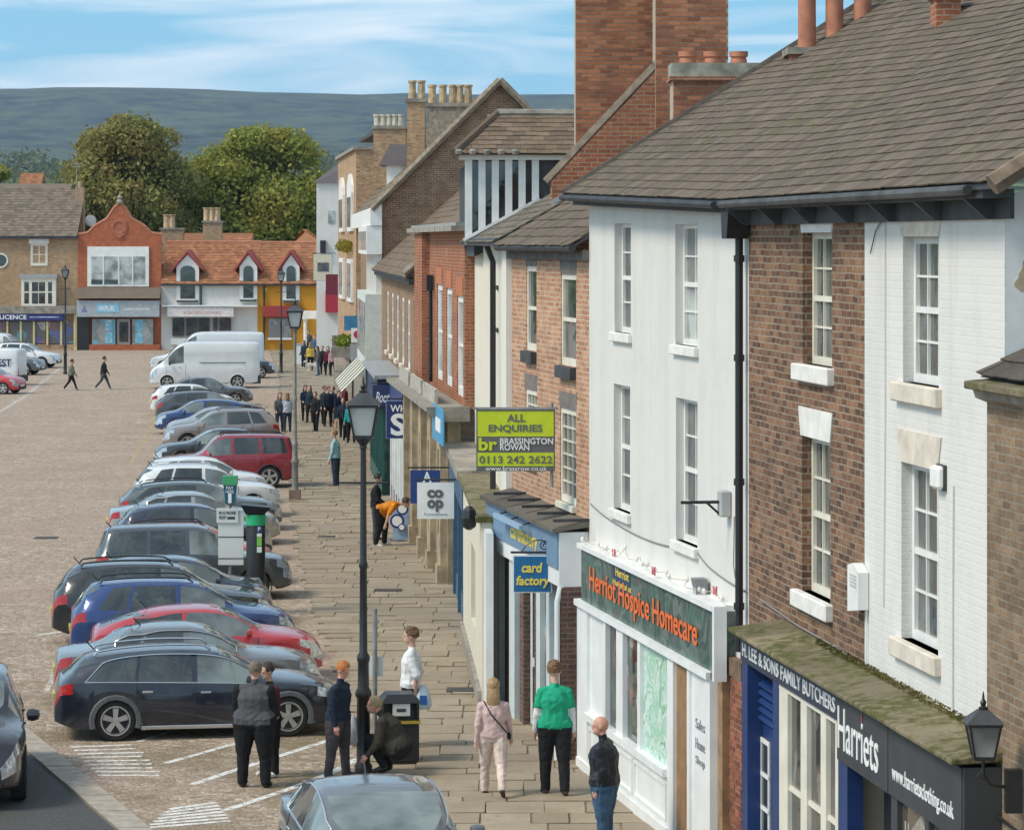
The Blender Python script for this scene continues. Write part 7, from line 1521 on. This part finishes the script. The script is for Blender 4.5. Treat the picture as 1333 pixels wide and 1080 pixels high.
# school group beyond the second lamp post
rgp = random.Random(12); TOPS = [CN, CB, CG, CN, cloth('blazer navy', (.015, .02, .05)), CRD]
desc = ['taller pupil in dark blazer', 'pupil in black jacket', 'pupil in grey jumper and black trousers', 'pupil in navy blazer with bag', 'girl in dark skirt with bare legs', 'pupil in maroon jacket', 'pupil in dark coat by the shopfront', 'pupil in black near the green shopfront', 'person in teal coat by the green shopfront', 'pupil with long brown hair', 'pupil with white shirt collar']
spots = [(397, 549), (411, 562), (421, 553), (427, 556), (440, 558), (449, 549), (447, 570), (452, 574), (457, 577), (404, 551), (434, 551)]
for i, ((px, py), ds) in enumerate(zip(spots, desc)):
    person('%s in the school group, %s' % (ds, ['leftmost', 'nearest', 'near the middle', 'right of the middle', 'right front', 'right back', 'far right', 'beside the shop window', 'at the right end', 'second from left at the back', 'middle of the back'][i]), gp_(px, py), rgp.choice([200, 240, 260, 300, 320]), rgp.uniform(1.55, 1.72),
           (CTE if i == 8 else TOPS[i % 6], CB if i != 4 else CN, SHB), dict(sl=rgp.uniform(-8, 20), sr=rgp.uniform(-8, 20), el=rgp.uniform(10, 70), er=rgp.uniform(10, 70), hl=rgp.uniform(-8, 8), hr=rgp.uniform(-8, 8), head=rgp.uniform(-30, 30)), 'long' if i in (0, 4, 6, 9) else 'short', rgp.choice([(.12, .06, .03), (.20, .11, .05), (.05, .03, .02)]), vox=.022, group='school group on the pavement', skirt=i == 4)
for px, py, ds, hc, f in ((364, 563, 'girl with long brown hair standing left of the pale lamp post', (.16, .07, .03), 290), (374, 563, 'girl in pale blue and white beside her friend by the lamp post', (.25, .15, .07), 110)):
    person(ds, gp_(px, py), f, 1.64, (CG if px < 370 else cloth('pale blue cotton', (.45, .50, .62)), cloth('dark jeans', (.035, .05, .075)), SHB), dict(el=45, er=45, sl=14, sr=14), 'long', hc, vox=.022, group='girls by the pale lamp post')
person('walker in olive jacket crossing the open square', gp_(93, 508), 20, 1.70, (COL_, CB, SHW), dict(hl=24, hr=-22, kl=5, kr=18, sl=-16, sr=18), 'short', (.05, .03, .02), vox=.024, group='walkers crossing the square')
person('walker in dark jacket striding across the open square', gp_(135, 507), 15, 1.82, (CB, CG, SHW), dict(hl=26, hr=-20, kl=5, kr=22, sl=-18, sr=20), 'short', (.04, .03, .02), vox=.024, group='walkers crossing the square')
fs = [(396, 479, 'man in navy with white shoes leading the far group', CN, 230), (404, 483, 'person in yellow top in the far group', cloth('yellow cloth', (.6, .42, .08)), 100), (414, 489, 'person in blue jeans with the white dog', CG, 200), (420, 488, 'person pushing dark bags in the far group', CB, 250), (427, 489, 'person in maroon patterned dress in the far group', CRD, 270), (433, 490, 'person in dusky pink at the right of the far group', cloth('dusky pink cloth', (.45, .25, .26)), 280), (402, 462, 'person in grey under the portico', CG, 260), (410, 470, 'person in denim jacket at the back of the far group', CBJ, 240)]
for px, py, ds, c, f in fs: person(ds, gp_(px, py), f, 1.72, (c, CBJ if px == 414 else CB, SHW if px < 400 else SHB), dict(hl=rgp.uniform(-14, 14), hr=rgp.uniform(-14, 14), el=30, er=30), rgp.choice(['short', 'long']), rgp.choice([(.12, .06, .03), (.25, .16, .08), (.05, .03, .02)]), vox=.026, group='far group by the shops')
# white dog on a lead
p = gp_(406, 484); dg = thing('dog', 'white dog on a lead with the far group', 'dog', p, R(200)); mb = MB()
ering(mb, [(-.30, 0, .40), (-.2, 0, .42), (.0, 0, .41), (.2, 0, .42), (.28, 0, .46)], [.07, .10, .11, .13, .09], [.06, .085, .09, .10, .07], (0, 0, 1)); mb.tube([(.25, 0, .46), (.36, 0, .60)], [.075, .06], 8); ellip(mb, (.40, 0, .63), (.09, .065, .065), 8); mb.tube([(.42, 0, .62), (.53, 0, .59)], [.045, .03], 7)
for sg in (1, -1):
    mb.tube([(.22, sg*.07, .42), (.20, sg*.07, .2), (.22, sg*.07, .0)], [.05, .03, .028], 7); mb.tube([(-.24, sg*.07, .42), (-.16, sg*.07, .26), (-.27, sg*.07, .14), (-.25, sg*.07, 0)], [.065, .045, .026, .028], 7); mb.tube([(.38, sg*.05, .68), (.35, sg*.08, .60)], [.03, .015], 6)
mb.tube([(-.30, 0, .44), (-.42, 0, .56)], [.025, .012], 6); me0 = mb.mesh('raw'); o = bpy.data.objects.new('b', me0); md = o.modifiers.new('r', 'REMESH'); md.mode = 'VOXEL'; md.voxel_size = .016
me = baked(o); me.materials.append(plain('white dog fur', (.70, .62, .52), .9, var=.15)); link('body', me, dg); MB().tube([(.27, -.07, .52), (.33, 0, .46), (.27, .07, .52)], .012, 5).build('collar', CRD, dg)
# carried bags
def carrier(label, pos, c, s=1.0):
    k = thing('carrier_bag', label, 'bag', pos); m = MB(); ering(m, [(0, 0, 0), (0, 0, .06*s), (0, 0, .22*s), (0, 0, .34*s), (0, 0, .42*s)], [.10*s, .15*s, .14*s, .08*s, .03*s], [.06*s, .09*s, .08*s, .05*s, .02*s], (1, .3, 0), 11)
    for v in range(len(m.v)): q = m.v[v]; m.v[v] = (q[0] + random.uniform(-.012, .012), q[1] + random.uniform(-.012, .012), q[2])
    m.build('bag', c, k, smooth=True); return k
MB_ = plain('thin white plastic', (.66, .66, .70), .35, var=.1, scale=15)
p = gp_(458, 1006); carrier('white plastic carrier bag hanging beside the ginger haired man', (p.x, p.y, .42), MB_, 1.0)
p = gp_(551, 975); k = carrier('clear bag with blue print held by the young man in white', (p.x, p.y, .62), plain('clear plastic bag', (.55, .66, .72), .2, var=.1), .9); MB().box((-.05, -.085, .08), (.06, -.078, .22)).build('print', plain('blue print', (.02, .10, .35), .5, var=0), k)
# ================================================================== STREET FURNITURE AND SIGNS
M_GALV = plain('galvanised steel', (.30, .30, .29), .55, .4, var=.2, scale=6)
M_POSTG = plain('grey green lamp paint', (.22, .215, .19), .6, .1, var=.25, scale=4)
def lamp_post(label, px, py, top, mat, s=1.0, bars=True, gm=None):
    g = ground(px, py); d = g.y; zt = CAM_H - (top - YH)*d/FPX; k = thing('street_lamp', label, 'street lamp', g); zl = zt - .92*s
    MB().lathe([(.13, 0), (.13, .12), (.10, .16), (.095, 1.1), (.12, 1.14), (.12, 1.2), (.085, 1.26), (.08, 1.62), (.095, 1.66), (.095, 1.72), (.06, 1.78), (.052, 3.0), (.065, 3.03), (.065, 3.08), (.05, 3.12), (.042, zl - .06), (.06, zl - .04), (.05, zl)], (0, 0, 0), 14).build('column', mat, k, smooth=True)
    MB().lathe([(.05, zl), (.09, zl + .05), (.13*s, zl + .10)], (0, 0, 0), 10).build('cradle', mat, k, smooth=True)
    if bars: MB().tube([(-.35, 0, zl - .55), (.35, 0, zl - .55)], .018, 6).build('ladder_bar', mat, k)
    lantern(k, 1.0*s, gm or M_GLASSL, zl + .13); return k
lamp_post('tall black lamp post with four sided lantern standing by the litter bin', 473, 1006, 498, M_BLACK, 1.0)
lamp_post('pale grey lamp post with lantern in the middle of the pavement', 384, 651, 390, M_POSTG, 1.05, False)
lamp_post('far slender black lamp post before the orange shop', 366, 486, 349, M_BLACK, .95)
lamp_post('black lamp post before the ochre brick house on the left', 85, 487, 345, M_BLACK, .95)
g = ground(384, 651); MB().box((-.17, -.17, 0), (.17, .17, .32)).build('pedestal', plain('brown pedestal', (.22, .16, .12), .8), [o for o in bpy.data.objects if o.get('label', '').startswith('pale grey lamp')][0])
k = thing('sign_post', 'galvanised post with small white plate beside the black lamp post', 'post', ground(488, 985))
MB().tube([(0, 0, 0), (0, 0, 2.25)], .038, 10).build('post', M_GALV, k, smooth=True); MB().box((-.22, .045, 1.22), (.12, .055, 1.52)).build('plate', M_PLATEW, k); MB().box((-.02, -.045, 1.35), (.02, .05, 1.39)).build('clip', M_GALV, k)
# litter bin
k = thing('litter_bin', 'black litter bin with peaked lid and yellow band by the lamp post', 'bin', ground(520, 992), R(8)); w = .27
MB().box((-w, -w, .05), (w, w, .62)).build('bin_body', M_BLACK, k, bevel=.02); MB().box((-w - .02, -w - .02, .62), (w + .02, w + .02, .66)).build('band', plain('gold band', (.45, .32, .05), .5, var=0), k)
for sx_ in (-1, 1): MB().box((sx_*w - .04*sx_, -w, .66), (sx_*w, w, .93)).build('side_panel', M_BLACK, k)
MB().box((-w + .04, -w + .12, .66), (w - .04, w - .12, .93)).build('liner', M_GREYD, k); MB().hexa([(-w - .03, -w - .03, .93), (w + .03, -w - .03, .93), (w + .03, w + .03, .93), (-w - .03, w + .03, .93), (-.2, -.2, 1.05), (.2, -.2, 1.05), (.2, .2, 1.05), (-.2, .2, 1.05)]).build('lid', M_BLACK, k)
MB().box((-.13, -w - .012, .74), (.13, -w + .02, .92)).build('notice', M_PLATEW, k); MB().box((-.07, -w - .016, .80), (.07, -w - .011, .85)).build('notice_text', M_GREYD, k); MB().box((-w + .03, -w + .03, 0), (w - .03, w - .03, .05)).build('base', M_GREYD, k)
# parking signs
d = 64.5; k = thing('parking_sign', 'white parking tariff board with green and blue topper on a steel post', 'sign', (at(298, 740, d).x, d, 0))
def pz(py): return CAM_H - (py - YH)*d/FPX
def pxx(px): return (px - 298)*d/FPX
MB().tube([(.02, .06, 0), (.02, .06, pz(640))], .035, 8).build('post', M_GALV, k, smooth=True)
MB().box((pxx(284), 0, pz(735)), (pxx(317), .025, pz(664))).build('board', M_PLATEW, k); 
for yy in (698, 726): MB().box((pxx(284), -.006, pz(yy + 1.2)), (pxx(317), 0, pz(yy))).build('clamp_bar', M_GREYD, k)
MB().box((pxx(282), -.03, pz(680)), (pxx(310), -.006, pz(661))).build('notice', M_PLATEW, k); lettering(k, 'PAY AT MACHINE', pxx(307) - pxx(285), .07, plane_m((pxx(296), -.034, pz(667)), (1, 0, 0), (0, 0, 1)), M_GREYD); lettering(k, 'RIGHT', pxx(294) - pxx(285), .07, plane_m((pxx(290), -.034, pz(673)), (1, 0, 0), (0, 0, 1)), M_GREYD); MB().box((pxx(296), -.034, pz(675.5)), (pxx(306), -.03, pz(672))).build('arrow', M_GREYD, k)
MB().hexa([(pxx(294), -.06, pz(655)), (pxx(306), -.06, pz(655)), (pxx(306), .12, pz(655)), (pxx(294), .12, pz(655)), (pxx(291), -.06, pz(631)), (pxx(308), -.06, pz(631)), (pxx(308), .12, pz(631)), (pxx(291), .12, pz(631))]).build('topper', plain('petrol blue', (.012, .09, .14), .4), k)
MB().box((pxx(290), -.07, pz(631)), (pxx(309), .13, pz(619))).build('topper_cap', plain('sign green', (.06, .33, .14), .4), k); lettering(k, '1', .07, .2, plane_m((pxx(299.5), -.062, pz(648)), (1, 0, 0), (0, 0, 1)), M_WHT, bold=.04); lettering(k, 'PAY', .15, .07, plane_m((pxx(299.5), -.062, pz(634.5)), (1, 0, 0), (0, 0, 1)), M_WHT); lettering(k, 'HERE', .17, .06, plane_m((pxx(299.5), -.062, pz(639.5)), (1, 0, 0), (0, 0, 1)), M_WHT)
k = thing('ticket_machine', 'tall black ticket machine with green band beside the parking board', 'ticket machine', (at(333, 740, d).x, d, 0)); hm = pz(668)
MB().lathe([(.20, 0), (.20, hm - .02), (.19, hm)], (0, 0, 0), 18).build('cabinet', M_BLACK, k, smooth=True); MB().lathe([(.208, hm - .24), (.208, hm - .02)], (0, 0, 0), 18).build('green_band', plain('machine green', (.02, .38, .15), .4), k, smooth=True); MB().hexa([(-.2, -.2, hm), (.2, -.2, hm), (.2, .2, hm), (-.2, .2, hm), (-.30, -.26, hm + .2), (.34, -.26, hm + .14), (.34, .26, hm + .14), (-.30, .26, hm + .2)]).build('hood', M_BLACK, k)
MB().box((.03, -.215, hm - .38), (.15, -.19, hm - .25)).build('parking_symbol', plain('symbol blue', (.02, .04, .12), .4), k); lettering(k, 'P', .05, .09, plane_m((.09, -.217, hm - .31), (1, 0, 0), (0, 0, 1)), M_WHT); MB().box((.04, -.212, hm - .66), (.14, -.19, hm - .48)).build('green_label', plain('lime label', (.20, .50, .08), .4), k); MB().box((.04, -.212, hm - .8), (.14, -.19, hm - .68)).build('white_label', M_PLATEW, k); MB().box((.04, -.212, hm - .47), (.14, -.19, hm - .40)).build('white_label', M_PLATEW, k)
k = thing('hoop_barrier', 'low steel hoop barrier in front of the ticket machine', 'barrier', (at(313, 760, 63.4).x, 63.4, 0)); MB().tube([(-.45, 0, 0), (-.45, 0, .75), (-.38, 0, .85), (.38, 0, .85), (.45, 0, .75), (.45, 0, 0)], .03, 8).build('hoop', M_GALV, k, smooth=True)
# estate agent's board
M_LIME = plain('lime board', (.52, .62, .015), .5, var=.05); M_BGREY = plain('board grey', (.12, .12, .115), .5, var=.05)
d = 47.2; a, b = at(620, 613, d), at(722.5, 533, d); k = thing('letting_board', 'lime and grey estate agent board projecting from the rose brick house', 'sign board', (a.x, d, a.z)); W_, H_ = b.x - a.x, b.z - a.z
MB().box((0, 0, 0), (W_, .03, H_)).build('board', M_BGREY, k); f = lambda y: (613 - y)/80*H_
MB().box((.02, -.006, f(568)), (W_ - .02, 0, f(535))).build('lime_panel', M_LIME, k); MB().box((.02, -.006, f(606.5)), (W_ - .02, 0, f(589))).build('lime_panel', M_LIME, k)
for s_, x0, x1, yc, h_, m_, bo in (('ALL', 660, 684, 544, 10, M_BGREY, .025), ('ENQUIRIES', 636, 706, 558, 11, M_BGREY, .025), ('br', 623, 647, 578, 17, M_LIME, .03), ('BRASSINGTON', 651, 720, 574, 8, M_WHT, .01), ('ROWAN', 651, 689, 582, 8, M_WHT, .01), ('0113 242 2622', 624, 719, 598, 10, M_BGREY, .015), ('www.brassrow.co.uk', 632, 712, 609.5, 5.5, M_WHT, .0)):
    lettering(k, s_, (x1 - x0)*d/FPX, h_*d/FPX, plane_m((((x0 + x1)/2 - 620)*d/FPX, -.010, f(yc)), (1, 0, 0), (0, 0, 1)), m_, bold=bo)
MB().box((-.05, -.02, H_), (W_ + .05, .05, H_ + .035)).build('top_rail', M_GALV, k); MB().tube([(W_ - .05, .05, -.25), (W_ - .05, .05, H_ + .1)], .03, 6).build('pole', M_GALV, k)
# projecting shop signs: (camera-facing boards hung from brackets)
def hang(label, px0, px1, y0, y1, d, mat, texts, bracket=True, border=None, name='hanging_sign', arm=None):
    a, b = at(px0, y1, d), at(px1, y0, d); k = thing(name, label, 'sign', (a.x, d, a.z)); W_, H_ = b.x - a.x, b.z - a.z
    if border: MB().box((-.015, .004, -.015), (W_ + .015, .05, H_ + .015)).build('frame', border, k)
    MB().box((0, 0, 0), (W_, .055, H_)).build('panel', mat, k)
    for s_, tx0, tx1, ty0, ty1, m_, bo, shr in texts: lettering(k, s_, (tx1 - tx0)*d/FPX, (ty1 - ty0)*d/FPX, plane_m((((tx0 + tx1)/2 - px0)*d/FPX, -.006, (y1 - (ty0 + ty1)/2)*d/FPX), (1, 0, 0), (0, 0, 1)), m_, bold=bo, shear=shr)
    if bracket: MB().tube([(-.05, .03, H_ + .06), (W_ + (arm or .25), .03, H_ + .06)], .02, 6).build('bracket', M_BLACK, k)
    return k
k = hang('blue and yellow card shop sign hanging from a scrolled bracket', 669, 717, 724, 770, 47.0, plain('card shop blue', (.012, .13, .30), .4, var=.05), [('card', 679, 706, 732, 745, M_YEL, .03, .15), ('factory', 672, 716, 749, 765, M_YEL, .03, .15)], border=M_SHOPW, arm=.1)
sc_ = [(.15 + .03*i, .03, .72 + .02*math.sin(i)) for i in range(3)]; pts = []
for i in range(22): an = i*.5; r_ = .085*(1 - i/26); pts.append((.47 + r_*math.cos(an), .03, .70 + r_*math.sin(an)))
MB().tube([(.12, .03, .61), (.18, .03, .70), (.30, .03, .78), (.42, .03, .79)] + pts, .010, 5).build('scroll', M_BLACK, k)
hang('white square grocery sign with grey rounded letters', 543, 591, 628, 675, 62.5, M_SHOPW, [('co', 556, 577, 637, 648, M_BGREY, .05, 0), ('op', 556, 577, 650, 666, M_BGREY, .05, 0), ('Funeralcare', 552, 582, 667, 670, plain('pale lettering', (.5, .45, .45), .5, var=0), 0, 0)])
hang('deep blue stationer sign with white serif letters', 503, 532, 522, 570, 84.0, plain('stationer blue', (.016, .03, .14), .45), [('WH', 508, 529, 527, 536, M_WHT, .02, 0), ('S', 508.5, 528.5, 538, 567, M_WHT, .03, 0)], border=plain('pale blue edge', (.3, .36, .5), .5, var=0), arm=.35)
hang('dark blue chemist sign with white script', 485, 512, 501, 528, 94.0, plain('chemist navy', (.02, .035, .10), .45), [('Boots', 489, 510, 510, 524, M_WHT, .01, .3)], arm=.3)
hang('blue bank sign with pale emblem behind the grocery sign', 534, 573, 612, 655, 68.0, plain('bank blue', (.018, .05, .20), .4), [('A', 550, 562, 614, 628, M_WHT, .03, 0)], arm=.2)
hang('blue shop sign high above the awning', 448, 476, 411, 430, 132, plain('mid blue sign', (.04, .20, .36), .4), [], bracket=False)
hang('white sign with red oval below the blue sign', 457, 474, 427, 446, 131, M_SHOPW, [('o', 460, 472, 430, 441, plain('sign red', (.5, .02, .07), .5, var=0), .15, 0)], bracket=False)
hang('cream pub sign with dark picture on the white side house', 408, 432, 331, 365, 190, plain('cream pub sign', (.62, .56, .42), .6, var=.1), [], border=M_BLACK)
MB().box((.25, -.02, .55), (.95, 0, 1.1)).build('picture', plain('sign slate', (.10, .10, .11), .6, var=.4, scale=4), [o for o in bpy.data.objects if o.get('label', '').startswith('cream pub sign')][0])
hang('dark red sign board below the pub sign', 424, 440, 357, 384, 186, plain('plum sign', (.16, .015, .03), .5, var=.2), [], bracket=False)
# sandwich board with round blue badges
d = 80.0; k = thing('sandwich_board', 'blue sandwich board with three round badges outside the stationer', 'sign', (at(516, 700, d).x, d, 0)); M_BAN = plain('badge navy', (.02, .05, .20), .4, var=0)
MB().hexa([(-.1, 0, 0), (.32, 0, 0), (.32, .03, 0), (-.1, .03, 0), (-.1, .25, .95), (.32, .25, .95), (.32, .28, .95), (-.1, .28, .95)]).build('panel', plain('pale blue panel', (.25, .33, .45), .5), k); MB().lathe([(.3, 0), (.3, .04), (.1, .06)], (.1, .2, 0), 12).build('base', M_GREYD, k)
for i, (px, py, r_) in enumerate(((517, 678, 9.5), (523, 686, 5), (524, 662, 8))):
    c = at(px, py, d - .05); rr = r_*d/FPX; q = (c.x - k.location.x, -.06 - .02*i, c.z); m = MB(); m.lathe([(rr, .03), (rr, 0), (rr*.72, -.005)], q, 18, 'y'); o = m.build('badge', M_BAN, k); m = MB(); m.lathe([(rr*.70, -.004), (rr*.68, -.012)], q, 16, 'y'); m.build('badge_face', M_WHT, k)
# planter near the awning and small cabinet
me = leaf_cloud([(0, 0, .9, .7, .5, .35)], 500, .10, 91); me.materials.append(leaf_mat('lime shrub leaves', (.12, .20, .02), (.30, .36, .05), (.2, .25, .04)))
p = at(455, 445, 140); k = thing('planter', 'bright green shrub in a planter on the shop canopy', 'planter', (p.x, 140, p.z - .9)); link('foliage', me, k); MB().box((-.8, -.5, .2), (.8, .5, .7)).build('trough', M_CONC, k)
k = thing('utility_cabinet', 'white cabinet standing behind the pale lamp post', 'cabinet', ground(392, 474)); MB().box((-.3, -.25, 0), (.3, .25, 1.25)).build('cabinet_body', M_PLATEW, k, bevel=.02); MB().box((-.34, -.29, 1.25), (.34, .29, 1.31)).build('cap', M_LEAD, k)
# rear view: nothing; distant haze
m, nt, b = _new('thin air'); nt.nodes.remove(b); pv = nt.nodes.new('ShaderNodeVolumePrincipled'); pv.inputs['Color'].default_value = (.56, .72, .98, 1); pv.inputs['Density'].default_value = 0.000064; pv.inputs['Anisotropy'].default_value = 0.1
nt.links.new(pv.outputs[0], nt.nodes['Material Output'].inputs['Volume'])
hz_ = MB().box((-13000, -200, -6), (13000, 15000, 470)).build('haze', m); tag(hz_, kind='stuff')

bpy.data.scenes.remove(TMP)
